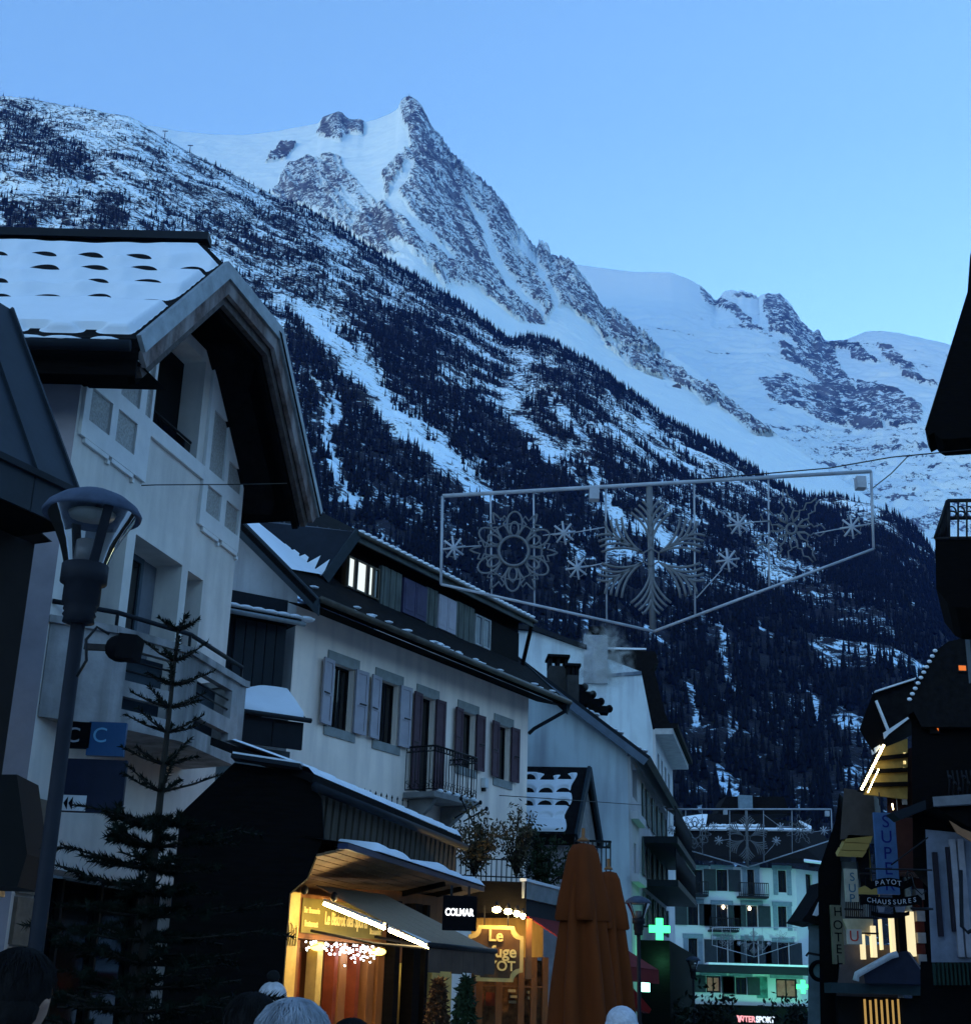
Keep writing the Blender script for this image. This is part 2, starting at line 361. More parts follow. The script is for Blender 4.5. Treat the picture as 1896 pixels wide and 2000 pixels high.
def peak_rock(P, px, py):
    wx = px + 12 * fbm(P / 170.0, 4); wy = py + 12 * fbm(P / 150.0 + 40, 4)
    r = np.where(py < 380, 0.08, 0.15)
    for pg, k in PEAK_ROCK: r = np.where(inpoly(wx, wy, pg), np.maximum(r, k), r)
    for pl, w in PEAK_GULLY: r -= 0.34 * nearline(wx, wy, pl, w)
    on = r > 0.25
    dn = (px * 0.52 + py * 0.85); cr = (px * 0.85 - py * 0.52)          # gullies run down to the right
    st = fbm(np.stack([cr / 13.0, dn / 60.0, 0 * dn + 3], -1), 4)
    wv = 7 * fbm(np.stack([px / 30.0, py / 30.0, 0 * px + 9], -1), 2)
    rg_ = fbm(np.stack([(cr + wv) / 7.0, (dn + wv) / 20.0, 0 * dn + 6], -1), 4, gain=.7, ridged=True)
    r = r + on * (-0.045 + 0.52 * st + 0.36 * (rg_ - .35) + 0.12 * fbm(P / 150.0 + 8, 3))
    return r
def peak_disp(P, px, py, rock):
    on = smooth(rock, 0.2, 0.5)
    dn = (px * 0.52 + py * 0.85); cr = (px * 0.85 - py * 0.52)
    rib = fbm(np.stack([cr / 42.0, dn / 150.0, 0 * dn + 1], -1), 4, ridged=True)
    return 16 * fbm(P / 300.0, 4) + on * (17 * rib + 10 * fbm(P / 75.0, 4, ridged=True)) + 7 * fbm(P / 60.0, 3)
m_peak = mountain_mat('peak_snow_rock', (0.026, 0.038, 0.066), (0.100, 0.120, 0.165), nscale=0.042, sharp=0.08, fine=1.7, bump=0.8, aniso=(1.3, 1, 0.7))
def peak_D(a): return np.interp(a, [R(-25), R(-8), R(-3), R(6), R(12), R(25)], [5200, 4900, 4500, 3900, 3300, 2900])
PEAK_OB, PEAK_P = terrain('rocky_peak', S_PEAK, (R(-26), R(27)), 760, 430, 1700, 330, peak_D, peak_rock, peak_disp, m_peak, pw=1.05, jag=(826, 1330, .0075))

# ---- the wooded slope in front
S_WOOD = [(-600, 150), (-200, 175), (0, 190), (70, 196), (120, 206), (180, 216), (250, 229), (272, 238), (300, 256), (330, 274), (380, 302), (440, 332), (500, 366), (560, 392), (600, 406), (640, 432), (686, 462),
          (740, 496), (779, 522), (830, 552), (869, 574), (915, 604), (958, 636), (992, 662), (1036, 657), (1075, 668), (1111, 690), (1152, 713), (1190, 738), (1216, 758), (1260, 790), (1300, 820), (1350, 846),
          (1401, 872), (1458, 906), (1497, 934), (1573, 972), (1640, 975), (1700, 985), (1750, 1008), (1790, 1040), (1830, 1085), (1880, 1150), (1960, 1230), (2300, 1420)]
G1 = [(600, 610), (625, 651), (701, 728), (769, 829), (831, 872), (946, 965)]
G2 = [(653, 780), (644, 872), (658, 944), (690, 990)]
D_POLY = [([(721, 656), (769, 618), (836, 680), (865, 752), (932, 790), (985, 829), (1052, 886), (1109, 944), (1180, 1010), (1180, 1100), (1000, 1010), (922, 925), (855, 857), (797, 790), (740, 728)], 1.0),
          ([(562, 608), (625, 704), (692, 771), (759, 829), (845, 905), (930, 975), (1100, 1060), (1150, 1300), (700, 1200), (600, 1000), (560, 800)], 1.0),
          ([(660, 560), (740, 600), (760, 640), (700, 650)], 0.75), ([(590, 620), (640, 640), (660, 700), (600, 700)], 0.8),
          ([(1090, 640), (1120, 690), (1180, 760), (1170, 840), (1120, 830), (1060, 760)], 0.5), ([(1040, 770), (1090, 750), (1130, 830), (1120, 860), (1060, 830)], 0.85),
          ([(1140, 840), (1190, 860), (1200, 990), (1130, 930)], 0.85), ([(1240, 980), (1300, 960), (1300, 1010), (1240, 1030)], 0.5),
          ([(0, 400), (60, 420), (70, 480), (0, 480)], 0.9), ([(0, 200), (60, 210), (110, 270), (160, 300), (150, 350), (60, 310), (0, 300)], 0.7),
          ([(90, 260), (170, 300), (180, 360), (120, 340)], 0.75), ([(190, 390), (240, 380), (250, 470), (190, 470)], 0.7), ([(270, 440), (330, 430), (340, 470), (280, 470)], 0.6),
          ([(330, 400), (460, 410), (540, 440), (520, 470), (380, 440)], 0.35), ([(480, 470), (600, 480), (660, 560), (600, 600), (540, 560)], 0.42),
          ([(1560, 970), (1640, 1000), (1720, 1060), (1800, 1120), (1900, 1200), (1900, 1400), (1740, 1230), (1640, 1110), (1540, 1040)], 1.0),
          ([(1150, 1200), (1250, 1130), (1330, 1180), (1400, 1150), (1470, 1160), (1560, 1240), (1640, 1400), (1640, 1700), (1200, 1700), (1140, 1300)], 1.0),
          ([(1340, 1060), (1440, 1100), (1480, 1160), (1380, 1170), (1300, 1130)], 0.55), ([(1290, 940), (1420, 960), (1540, 1000), (1530, 1040), (1400, 1030), (1300, 1010)], 0.55)]
SNOWGAP = [([(1400, 1230), (1420, 1290), (1430, 1340)], 7), ([(1345, 1360), (1365, 1420), (1360, 1440)], 8), ([(1425, 1400), (1440, 1440)], 9), ([(1395, 1500), (1420, 1560), (1440, 1580)], 9), ([(1560, 1330), (1590, 1390)], 6),
           ([(1080, 780), (1130, 860), (1180, 960), (1210, 1020)], 9), ([(1250, 760), (1265, 830), (1300, 900)], 12), ([(1180, 990), (1205, 1050)], 8), ([(1170, 1110), (1190, 1150)], 6), ([(1020, 700), (990, 790), (1050, 860), (1080, 900)], 12),
           ([(1265, 1235), (1300, 1270)], 6), ([(1480, 1230), (1500, 1260)], 7), ([(620, 740), (630, 820)], 5)]
def wood_density(px, py, P):
    wx = px + 42 * fbm(P / 48.0, 4, gain=0.6); wy = py + 42 * fbm(P / 45.0 + 31, 4, gain=0.6)
    d = np.interp(py, [190, 330, 600, 900, 1100, 1400], [0.12, 0.30, 0.46, 0.50, 0.65, 0.9])
    d = d * (0.25 + 1.75 * smooth(fbm(P / 80.0 + 71, 3), -0.2, 0.30))
    for pg, k in D_POLY: d = np.where(inpoly(wx, wy, pg), np.maximum(d, k), d)
    for pl, w in ((G1, 17), (G2, 9)): d *= 1 - np.clip(1.25 * nearline(wx, wy, pl, w), 0, 1)
    for pl, w in SNOWGAP: d *= 1 - np.clip(1.2 * nearline(wx, wy, pl, w), 0, 1)
    return d
def wood_rock(P, px, py):
    d = wood_density(px, py, P)
    g = np.maximum(nearline(px, py, G1, 21), nearline(px, py, G2, 13))
    a = 0.41 + 0.38 * d + 0.10 * fbm(P / 14.0, 3) + 0.46 * fbm(P * V(1, 1, 1.4) / 60.0 + 9, 3) - 0.14 * g
    low = smooth(py, 1040, 1150); a += 0.10 * low
    up = 1 - smooth(py, 250, 420); a -= 0.05 * up
    return a
def wood_disp(P, px, py, rock): return 22 * fbm(P / 220.0, 4) + 9 * fbm(P / 60.0, 4, ridged=True) + 3.0 * fbm(P / 14.0, 3)
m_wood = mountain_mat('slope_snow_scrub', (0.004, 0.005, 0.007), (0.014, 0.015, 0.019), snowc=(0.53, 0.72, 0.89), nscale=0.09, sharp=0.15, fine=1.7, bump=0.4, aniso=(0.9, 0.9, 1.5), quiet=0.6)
def wood_D(a): return np.interp(a, [R(-25), R(-10), R(5), R(20), R(30)], [2500, 2350, 2150, 1900, 1600])
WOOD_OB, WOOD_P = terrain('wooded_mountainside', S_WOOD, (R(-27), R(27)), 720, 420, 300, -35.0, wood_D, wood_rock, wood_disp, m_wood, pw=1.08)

# ---- conifers: the clearest ones are things of their own, the rest one mass
def conifer_template(n, tiers, seed, wide=0.155):
    rg = np.random.default_rng(seed); vs = []; fs = []
    for k in range(tiers):
        z0 = 0.06 + 0.88 * k / tiers - (0.05 if k else 0); z1 = min(1.0, z0 + 1.25 / tiers); r = wide * (1 - k / (tiers + 0.35))
        b = len(vs)
        for i in range(n):
            a = 2 * math.pi * (i + 0.5 * (k % 2)) / n; q = r * rg.uniform(0.6, 1.25)
            vs.append((q * math.cos(a), q * math.sin(a), z0 + rg.uniform(-0.04, 0.02)))
        vs.append((rg.uniform(-.012, .012), rg.uniform(-.012, .012), z1))
        for i in range(n): fs.append((b + i, b + (i + 1) % n, b + n))
    return np.array(vs), np.array(fs)
m_conifer = mat('conifer_needles', (0.003, 0.0045, 0.0075), rough=0.95, var=0.5, scale=0.06, spec=0.1, bump=0)
rg = np.random.default_rng(5)
NR, NC = WOOD_P.shape[:2]
NT = 210000
ii = rg.uniform(0, NR - 5.2, NT); jj = rg.uniform(0, NC - 1.2, NT)
i0 = ii.astype(int); j0 = jj.astype(int); fi = (ii - i0)[:, None]; fj = (jj - j0)[:, None]
TP = (WOOD_P[i0, j0] * (1 - fi) + WOOD_P[i0 + 1, j0] * fi) * (1 - fj) + (WOOD_P[i0, j0 + 1] * (1 - fi) + WOOD_P[i0 + 1, j0 + 1] * fi) * fj
tpx, tpy = project(TP)
dist = np.hypot(TP[:, 0], TP[:, 1])
dens = wood_density(tpx, tpy, TP)
sil_v = np.interp(tpx, [p[0] for p in S_WOOD], [p[1] for p in S_WOOD])
ridge = (tpy - sil_v < 16) & (tpx > 560) & (tpx < 1560)
dens = np.where(ridge, np.maximum(dens, 0.95), dens)
vis = (tpx > -60) & (tpx < 1960) & (tpy < 1720) & ~((tpx < 480) & (tpy > 640))
keep = vis & (rg.random(NT) < np.clip(dens, 0, 1) ** 1.1 * np.clip(dist / 1900, 0.25, 1.0) * 0.45)
TP = TP[keep]; tpx = tpx[keep]; tpy = tpy[keep]; dens = dens[keep]; ridge = ridge[keep]
hts = (5 + 13 * rg.beta(1.5, 1.8, len(TP))) * (0.62 + 0.45 * np.clip(dens, 0, 1)) * np.where(tpy < 420, 0.9, 1.0)
solo = np.zeros(len(TP), bool)
cand = np.where(((dens < 0.4) & (tpy < 1000) & (hts > 7)) | (ridge & (hts > 13)))[0]
solo[rg.choice(cand, min(160, len(cand)), replace=False)] = True
tmpl = [conifer_template(6, 3, k, w) for k, w in enumerate((0.17, 0.15, 0.13, 0.10, 0.08))]
VV, FF, base = [], [], 0
for k in range(5):
    sel = np.where(~solo & (np.arange(len(TP)) % 5 == k))[0]; tv, tf = tmpl[k]; n = len(sel)
    an = rg.uniform(0, 6.28, n); ca, sa = np.cos(an)[:, None], np.sin(an)[:, None]; h = hts[sel][:, None]; wd = h * rg.uniform(0.75, 1.25, (n, 1))
    x = (tv[None, :, 0] * ca - tv[None, :, 1] * sa) * wd; y = (tv[None, :, 0] * sa + tv[None, :, 1] * ca) * wd; z = tv[None, :, 2] * h - 0.6
    VV.append((np.stack([x, y, z], -1) + TP[sel][:, None, :]).reshape(-1, 3))
    FF.append((tf[None] + (base + np.arange(n) * len(tv))[:, None, None]).reshape(-1, 3)); base += n * len(tv)
VV = np.concatenate(VV); FF = np.concatenate(FF)
me = bpy.data.meshes.new('forest'); me.vertices.add(len(VV)); me.vertices.foreach_set('co', VV.reshape(-1))
me.loops.add(FF.size); me.loops.foreach_set('vertex_index', FF.reshape(-1)); me.polygons.add(len(FF))
me.polygons.foreach_set('loop_start', np.arange(0, FF.size, 3)); me.polygons.foreach_set('loop_total', np.full(len(FF), 3)); me.update(calc_edges=True)
tag(link_mesh('forest', me, m_conifer), 'dark conifer forest covering the snowy mountainside', 'forest', kind='stuff')
tv, tf = conifer_template(8, 5, 9)
me = bpy.data.meshes.new('conifer_crown'); me.from_pydata(tv.tolist(), [], tf.tolist()); me.materials.append(m_conifer)
for k in np.where(solo)[0]:
    o = bpy.data.objects.new('conifer_tree', me); COL.objects.link(o); h = hts[k] * 1.1
    o.location = tuple(TP[k] - V(0, 0, 0.6)); o.scale = (h, h, h); o.rotation_euler = (0, 0, rg.uniform(0, 6.28))
    tag(o, 'dark conifer rising from the treeline ridge against the snowfield' if ridge[k] else 'lone dark conifer standing clear on the snowy mountainside', 'conifer tree', 'conifers along the treeline ridge' if ridge[k] else 'lone conifers on the snowy slope')
print('trees', len(TP), 'tris', len(FF))

# ---- ground of the valley
g = MB(); g.quad(V(-9000, -3000, 0), V(9000, -3000, 0), V(9000, 9000, 0), V(-9000, 9000, 0))
g.build('ground', mat('trodden_snow', (0.50, 0.50, 0.51), rough=0.8, var=0.5, scale=0.6), kind='structure')  # unseen street, lightened to bounce light up onto the walls
# ---- unseen far side of the valley around the camera, added to block low sky
def valley_back():
    az = np.radians(np.linspace(31, 329, 170)); t = np.linspace(0, 1, 26); T, A_ = np.meshgrid(t, az, indexing='ij')
    rr = 260 + 1700 * T; hh = -30 + (430 + 70 * np.sin(A_ * 3.1) + 40 * np.sin(A_ * 7.3)) * T ** 1.1
    P = np.stack([rr * np.sin(A_), rr * np.cos(A_), hh], -1).reshape(-1, 3); P[:, 2] += 60 * fbm(P / 300.0, 4) * T.reshape(-1); n, m = T.shape
    i = np.arange(n * m).reshape(n, m); q = np.stack([i[:-1, :-1], i[:-1, 1:], i[1:, 1:], i[1:, :-1]], -1).reshape(-1, 4)
    me = bpy.data.meshes.new('unseen_valley_mountain'); me.from_pydata(P.tolist(), [], q.tolist()); me.polygons.foreach_set('use_smooth', np.ones(len(q), bool))
    a = me.attributes.new('rock', 'FLOAT', 'POINT'); a.data.foreach_set('value', np.clip(0.72 - .35 * T.reshape(-1) + .2 * fbm(P / 120.0, 3), 0, 1).astype(np.float32))
    o = link_mesh('unseen_valley_mountain', me, m_wood); o['kind'] = 'structure'
valley_back()
# ---- small man-made things on the heights
def nearest(Pg, u, v):
    P = Pg[:-3].reshape(-1, 3); x, y = project(P); return P[np.argmin((x - u) ** 2 + (y - v) ** 2)]
_m_st = mat('station_metal', (0.05, 0.055, 0.065), rough=.6, bump=0)
p = nearest(PEAK_P, 797, 191); t = thing('summit_station', 'tiny cable car station with antenna on the rocky summit', 'station', p)
g = MB(); g.bar(p + V(-9, 0, -4), p + V(11, 0, -4), 10, 16); g.build('terrace', _m_st, t); g = MB(); g.bar(p + V(-1, 0, 2), p + V(4, 0, 2), 6, 12); g.build('tower', _m_st, t); g = MB(); g.tube([p + V(1.5, 0, 6), p + V(1.5, 0, 22)], 1.3, 6, .5); g.build('antenna', _m_st, t)
p = nearest(PEAK_P, 1322, 757); t = thing('mountain_hut', 'tiny dark lift station on the snowfield below the rocky spur', 'hut', p); g = MB(); g.prism([p + V(-13, 0, -4), p + V(10, 0, -4), p + V(10, 0, 6), p + V(2, 0, 13), p + V(-13, 0, 6)], V(0, 10, 0)); g.build('walls', _m_st, t)
for k, (u, v) in enumerate(((322, 268), (372, 296))):
    p = nearest(WOOD_P, u, v); t = thing('lift_pylon', ['upper lift pylon on the left snowy ridge', 'lower lift pylon on the left snowy ridge'][k], 'pylon', p, 'lift pylons on the ridge'); g = MB(); g.tube([p, p + V(0, 0, 15)], 1.0, 5, .6); g.build('mast', _m_st, t); g = MB(); g.bar(p + V(-5, 0, 15), p + V(5, 0, 15), 1.2, 1.6); g.build('crossarm', _m_st, t)
# ================================================================== shared building helpers and materials
def clip_poly(poly, conv):
    def area(q): return sum(q[i][0] * q[(i + 1) % len(q)][1] - q[(i + 1) % len(q)][0] * q[i][1] for i in range(len(q)))
    sg = 1 if area(conv) > 0 else -1; out = list(poly)
    for i in range(len(conv)):
        a, b = conv[i], conv[(i + 1) % len(conv)]; inp, out = out, []
        def side(p): return sg * ((b[0] - a[0]) * (p[1] - a[1]) - (b[1] - a[1]) * (p[0] - a[0]))
        for j in range(len(inp)):
            p, q = inp[j], inp[(j + 1) % len(inp)]; dp, dq = side(p), side(q)
            if dp >= -1e-9: out.append(p)
            if (dp > 1e-9 and dq < -1e-9) or (dp < -1e-9 and dq > 1e-9):
                t = dp / (dp - dq); out.append((p[0] + t * (q[0] - p[0]), p[1] + t * (q[1] - p[1])))
        if not out: return []
    return out
def holed(face, outline, holes, n0, n1, mb=None):
    """Wall slab between n0 and n1 with rectangular openings and real jambs."""
    mb = mb or MB(); ss = sorted({p[0] for p in outline} | {h[0] for h in holes} | {h[1] for h in holes})
    zs = sorted({p[1] for p in outline} | {h[2] for h in holes} | {h[3] for h in holes})
    for i in range(len(ss) - 1):
        for j in range(len(zs) - 1):
            cs, cz = (ss[i] + ss[i + 1]) / 2, (zs[j] + zs[j + 1]) / 2
            if any(h[0] < cs < h[1] and h[2] < cz < h[3] for h in holes): continue
            q = clip_poly([(ss[i], zs[j]), (ss[i + 1], zs[j]), (ss[i + 1], zs[j + 1]), (ss[i], zs[j + 1])], outline)
            if len(q) > 2: mb.poly([face.p(a, z, n1) for a, z in q])
    for h in holes:
        c = [(h[0], h[2]), (h[1], h[2]), (h[1], h[3]), (h[0], h[3])]
        for k in range(4):
            (a, z), (b, y) = c[k], c[(k + 1) % 4]; mb.quad(face.p(a, z, n1), face.p(b, y, n1), face.p(b, y, n0), face.p(a, z, n0))
    for k in range(len(outline)):
        (a, z), (b, y) = outline[k], outline[(k + 1) % len(outline)]; mb.quad(face.p(a, z, n1), face.p(b, y, n1), face.p(b, y, n0), face.p(a, z, n0))
    return mb
def rect(s0, s1, z0, z1): return [(s0, z0), (s1, z0), (s1, z1), (s0, z1)]
def window(face, s0, s1, z0, z1, n, parent, cols=2, rows=1, fm=None, gm=None, fw=0.06, name='window', d=0.06, panes=True):
    mb = MB(); fm = fm or M['dark_frame']; gm = gm or M['glass']
    face.box(mb, s0, s0 + fw, z0, z1, n - d, n); face.box(mb, s1 - fw, s1, z0, z1, n - d, n)
    face.box(mb, s0 + fw, s1 - fw, z0, z0 + fw, n - d, n); face.box(mb, s0 + fw, s1 - fw, z1 - fw, z1, n - d, n)
    w = (s1 - s0 - 2 * fw); h = (z1 - z0 - 2 * fw)
    for c in range(1, cols): x = s0 + fw + w * c / cols; face.box(mb, x - fw * .45, x + fw * .45, z0 + fw, z1 - fw, n - d + .004, n - .004)
    for r_ in range(1, rows): y = z0 + fw + h * r_ / rows; face.box(mb, s0 + fw, s1 - fw, y - fw * .35, y + fw * .35, n - d + .008, n - .008)
    fo = mb.build(name, fm, parent)
    if panes:
        for c in range(cols):
            for r_ in range(rows):
                g = MB(); a0 = s0 + fw + w * c / cols; b0 = z0 + fw + h * r_ / rows
                face.box(g, a0 + .002, a0 + w / cols - .002, b0 + .002, b0 + h / rows - .002, n - d * .6, n - d * .5); g.build('pane', gm, fo)
    return fo
def text(parent, s, pos, xdir, ydir, size, m, extrude=0.004, sx=1.0, align='CENTER', name='lettering', bold=0.0, shear=0.0):
    c = bpy.data.curves.new(name, 'FONT'); c.body = s; c.size = size; c.extrude = extrude; c.align_x = align; c.align_y = 'CENTER'; c.offset = bold; c.shear = shear
    c.materials.append(m); o = bpy.data.objects.new(name, c); COL.objects.link(o)
    x = np.array(xdir, float); x /= np.linalg.norm(x); y = np.array(ydir, float); y -= x * (x @ y); y /= np.linalg.norm(y); z = np.cross(x, y)
    off = OFF[parent.as_pointer()] if parent else np.zeros(3); p = np.array(pos, float) - off
    mw = Matrix(((x[0] * sx, y[0], z[0], p[0]), (x[1] * sx, y[1], z[1], p[1]), (x[2] * sx, y[2], z[2], p[2]), (0, 0, 0, 1)))
    me = bpy.data.meshes.new_from_object(o); me.name = name; bpy.data.objects.remove(o)
    if not me.materials: me.materials.append(m)
    o = bpy.data.objects.new(name, me); COL.objects.link(o); o.matrix_local = mw
    if parent: o.parent = parent; OFF[o.as_pointer()] = off; o.matrix_local = mw
    return o
def ray_plane(u, v, p0, n):
    d = ray(u, v); n = np.array(n, float); return CAM + d * (((np.array(p0) - CAM) @ n) / (d @ n))
def emat(name, col, strength, base=(0.02, 0.02, 0.02)): return mat(name, base, rough=0.5, var=0.05, bump=0, emit=col, estr=strength)
def snow_sheet(name, O, e1, e2, na, nb, L1, L2, hf, parent, m=None, kind=None):
    e1 = np.array(e1, float) / np.linalg.norm(e1); e2 = np.array(e2, float) / np.linalg.norm(e2); nn = np.cross(e1, e2); nn *= 1 if nn[2] > 0 else -1
    a = np.linspace(0, L1, na); b = np.linspace(0, L2, nb); Bg, Ag = np.meshgrid(b, a, indexing='ij')
    H = hf(Ag, Bg)
    P = np.array(O)[None, None] + Ag[..., None] * e1 + Bg[..., None] * e2 + H[..., None] * nn
    P = P.reshape(-1, 3); i = np.arange(na * nb).reshape(nb, na)
    q = np.stack([i[:-1, :-1], i[:-1, 1:], i[1:, 1:], i[1:, :-1]], -1).reshape(-1, 4)
    ok = ~np.isnan(P[:, 2]); q = q[ok[q].all(1)]; P = np.nan_to_num(P)
    mb = MB(); mb.add(P, [tuple(map(int, f)) for f in q], True)
    return mb.build(name, m or M['snow'], parent, kind)
M = {}
M['snow'] = mat('roof_snow', (0.72, 0.75, 0.79), rough=0.6, var=0.05, scale=2.0, bump=0.12)
M['stucco'] = mat('pale_stucco', (0.64, 0.59, 0.54), rough=0.9, var=0.14, scale=1.3, bump=0.25, stain=(0.48, 0.44, 0.41))
M['stucco_trim'] = mat('pale_stucco_trim', (0.68, 0.66, 0.64), rough=0.9, var=0.10, scale=2.5, bump=0.2)
M['pebble'] = mat('pebbledash', (0.40, 0.385, 0.36), rough=0.95, var=0.35, scale=26, bump=0.6)
M['glass'] = mat('window_glass', (0.006, 0.007, 0.009), rough=0.06, var=0.3, scale=0.7, bump=0, spec=0.5)
M['dark_frame'] = mat('dark_frame', (0.012, 0.011, 0.011), rough=0.7, spec=0.1)
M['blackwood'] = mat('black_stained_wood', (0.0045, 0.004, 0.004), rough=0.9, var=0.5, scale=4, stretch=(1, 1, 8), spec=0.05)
M['oldwood'] = mat('weathered_brown_board', (0.13, 0.095, 0.085), rough=0.85, var=0.55, scale=7, bump=0.4, stain=(0.32, 0.29, 0.28))
M['zinc'] = mat('zinc_flashing', (0.22, 0.245, 0.26), rough=0.5, metal=0.35, var=0.35, scale=3, bump=0.1)
M['slate'] = mat('dark_roof_metal', (0.012, 0.015, 0.020), rough=0.65, var=0.3, scale=2, bump=0.1, spec=0.12)
M['tile'] = mat('dark_roof_tile', (0.009, 0.0085, 0.009), rough=0.9, var=0.5, scale=6, bump=0.3, spec=0.06)
M['iron'] = mat('black_iron', (0.012, 0.012, 0.014), rough=0.5, metal=0.3, var=0.3, scale=10, bump=0.05)
M['concrete'] = mat('stained_concrete', (0.36, 0.34, 0.33), rough=0.9, var=0.25, scale=3, bump=0.3, stain=(0.13, 0.125, 0.12))
M['concrete_dark'] = mat('grey_concrete', (0.20, 0.20, 0.20), rough=0.9, var=0.25, scale=3, bump=0.3)
M['lamp_metal'] = mat('grey_lamp_metal', (0.014, 0.015, 0.020), rough=0.6, metal=0.0, spec=0.08, var=0.2, scale=6, bump=0.05)
M['void'] = mat('dark_interior', (0.006, 0.006, 0.006), rough=0.9, var=0.2, bump=0)  # near-black base standing in for shade inside openings; also plain black parts
M['white_paint'] = mat('white_paint', (0.62, 0.62, 0.62), rough=0.6, var=0.1)

# ================================================================== gabled chalet on the left
A = Face(at(467, 1010, 23.5), (.247, .969), (1, 0))
ch = thing('chalet', 'pale chalet with clipped gable, snow-covered roof with rows of dark gaps and concrete balcony', 'house', A.p(-2.8, 0, 0))
EA = A.p(-6.33, 10.06, 1.2); EB = A.p(-3.95, 12.52, 1.2); EC = A.p(-1.67, 12.50, 1.2); ED = A.p(.77, 10.03, 1.2)
K = V(-1, .015, 0); K /= np.linalg.norm(K)
PN = np.cross(K, EB - EA); PN *= 1 if PN[2] > 0 else -1; PN /= np.linalg.norm(PN)
RG = ray_plane(395, 473, EA, PN)
UP = np.cross(PN, K); UP *= 1 if UP[2] > 0 else -1
LEN = 13.0
out_w = [(-5.62, 0), (0, 0), (0, 10.4), (-1.70, 12.12), (-3.92, 12.12), (-5.62, 10.4)]
LOG = (-3.52, -1.88, 10.09, 11.92); DR2 = (-3.58, -1.97, 5.25, 8.24); DR3 = (-1.75, -1.17, 5.25, 8.22); RC = (-5.0, -3.83, 5.25, 8.26)
SHOP = (-5.1, -0.6, 0.3, 3.2)
holed(A, out_w, [LOG, DR2, DR3, RC, SHOP], -0.55, 0).build('wall', M['stucco'], ch)
S_ = Face(A.p(-5.62, 0, 0), K[:2], (0, -1))
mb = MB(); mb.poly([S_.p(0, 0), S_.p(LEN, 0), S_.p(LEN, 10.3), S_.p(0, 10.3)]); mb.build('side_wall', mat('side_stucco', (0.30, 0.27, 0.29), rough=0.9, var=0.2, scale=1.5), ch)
# raised frames with recessed pebbledash panels
cols_l = [(-5.39, -4.79), (-4.61, -4.02)]; cols_r = [(-1.45, -0.88), (-0.68, -0.12)]
pan = []
for c in cols_l: pan += [(c[0], c[1], 9.35, 9.86), (c[0], c[1], 10.1, min(10.1 + .62, 10.5 + (c[0] + 5.62)))]
pan[1] = (-5.39, -4.79, 10.1, 10.52); pan[3] = (-4.61, -4.02, 10.1, 11.25)
for c in cols_r: pan += [(c[0], c[1], 9.35, 9.83)]
pan += [(-1.47, -0.87, 10.1, 11.2), (-0.72, -0.10, 10.1, 10.55), (-3.83, -3.66, 10.1, 11.4)]
lo = [(-5.55, 9.07), (-3.86, 9.07), (-3.86, 11.9), (-5.55, 10.42)]
f1 = [p for p in pan if p[1] < -3.6]; f2 = [p for p in pan if p[0] > -1.6]
holed(A, [(-5.55, 9.07), (-3.58, 9.07), (-3.58, 12.1), (-3.9, 12.1), (-5.55, 10.43)], [p for p in f1], 0.002, 0.055).build('panel_frame', M['stucco_trim'], ch)
holed(A, [(-1.64, 9.07), (-0.03, 9.07), (-0.03, 10.38), (-1.64, 12.0)], [p for p in f2], 0.002, 0.055).build('panel_frame', M['stucco_trim'], ch)
holed(A, rect(-3.578, -1.642, 9.85, 10.088), [], 0.002, 0.055).build('panel_frame', M['stucco_trim'], ch)
for p in pan:
    g = MB(); A.box(g, p[0] + .002, p[1] - .002, p[2] + .002, p[3] - .002, 0.003, 0.014); g.build('panel', M['pebble'], ch)
# stepped moulding under the frames
for a0, a1 in ((-5.41, -4.72), (-4.63, -3.95), (-1.47, -0.84), (-0.70, -0.05)):
    g = MB(); A.box(g, a0, a1, 9.0, 9.068, 0.002, 0.05); A.box(g, a1 - .02, a1 + .05, 8.94, 9.0, 0.002, 0.05); g.build('moulding', M['stucco_trim'], ch)
# openings
g = MB(); A.box(g, -3.5, -1.9, 10.1, 11.9, -.46, -.40); g.build('loggia_shade_back', M['void'], ch)  # near-black sheet stands in for the shaded depth of the loggia
g = MB(); A.box(g, -3.52, -1.88, 10.02, 10.088, -1.3, -.02); g.build('loggia_floor', M['concrete_dark'], ch)
g = MB(); g.tube([A.p(-3.5, 10.42, -.12), A.p(-1.9, 10.42, -.12)], .022, 6); g.build('handrail', M['iron'], ch)
g = MB(); A.box(g, -3.5, -1.9, 10.1, 10.38, -.15, -.12); g.build('railing_panel', M['glass'], ch)
window(A, -3.54, -2.45, 5.3, 8.2, -.42, ch, cols=2, rows=1, fm=mat('blue_grey_shutter', (0.055, 0.075, 0.095)), fw=.09)
g = MB(); A.box(g, -2.45, -1.99, 5.3, 8.2, -.5, -.44); g.build('shutter', mat('grey_shutter', (0.16, 0.17, 0.19)), ch)
g = MB(); A.box(g, -1.73, -1.19, 5.3, 8.2, -.5, -.46); g.build('shutter', MATS['grey_shutter'], ch)
g = MB(); A.box(g, -4.98, -3.85, 5.3, 8.22, -.5, -.40); g.build('shutter', MATS['grey_shutter'], ch)
# bank front under the balcony
g = MB(); A.box(g, -5.05, -0.65, .3, 3.15, -.5, -.45); g.build('shop_window', M['glass'], ch)
for k in range(6):
    g = MB(); A.box(g, -5.55 + .0, -5.12, .35 + k * .62, .93 + k * .62, 0.002, 0.06); g.build('stone', mat('brown_stone', (0.20, 0.15, 0.11), var=0.4, scale=5), ch)
for k in range(4):
    g = MB(); A.box(g, -4.9 + k * 1.1, -4.84 + k * 1.1, .3, 3.15, -.44, -.36); g.build('mullion', M['dark_frame'], ch)
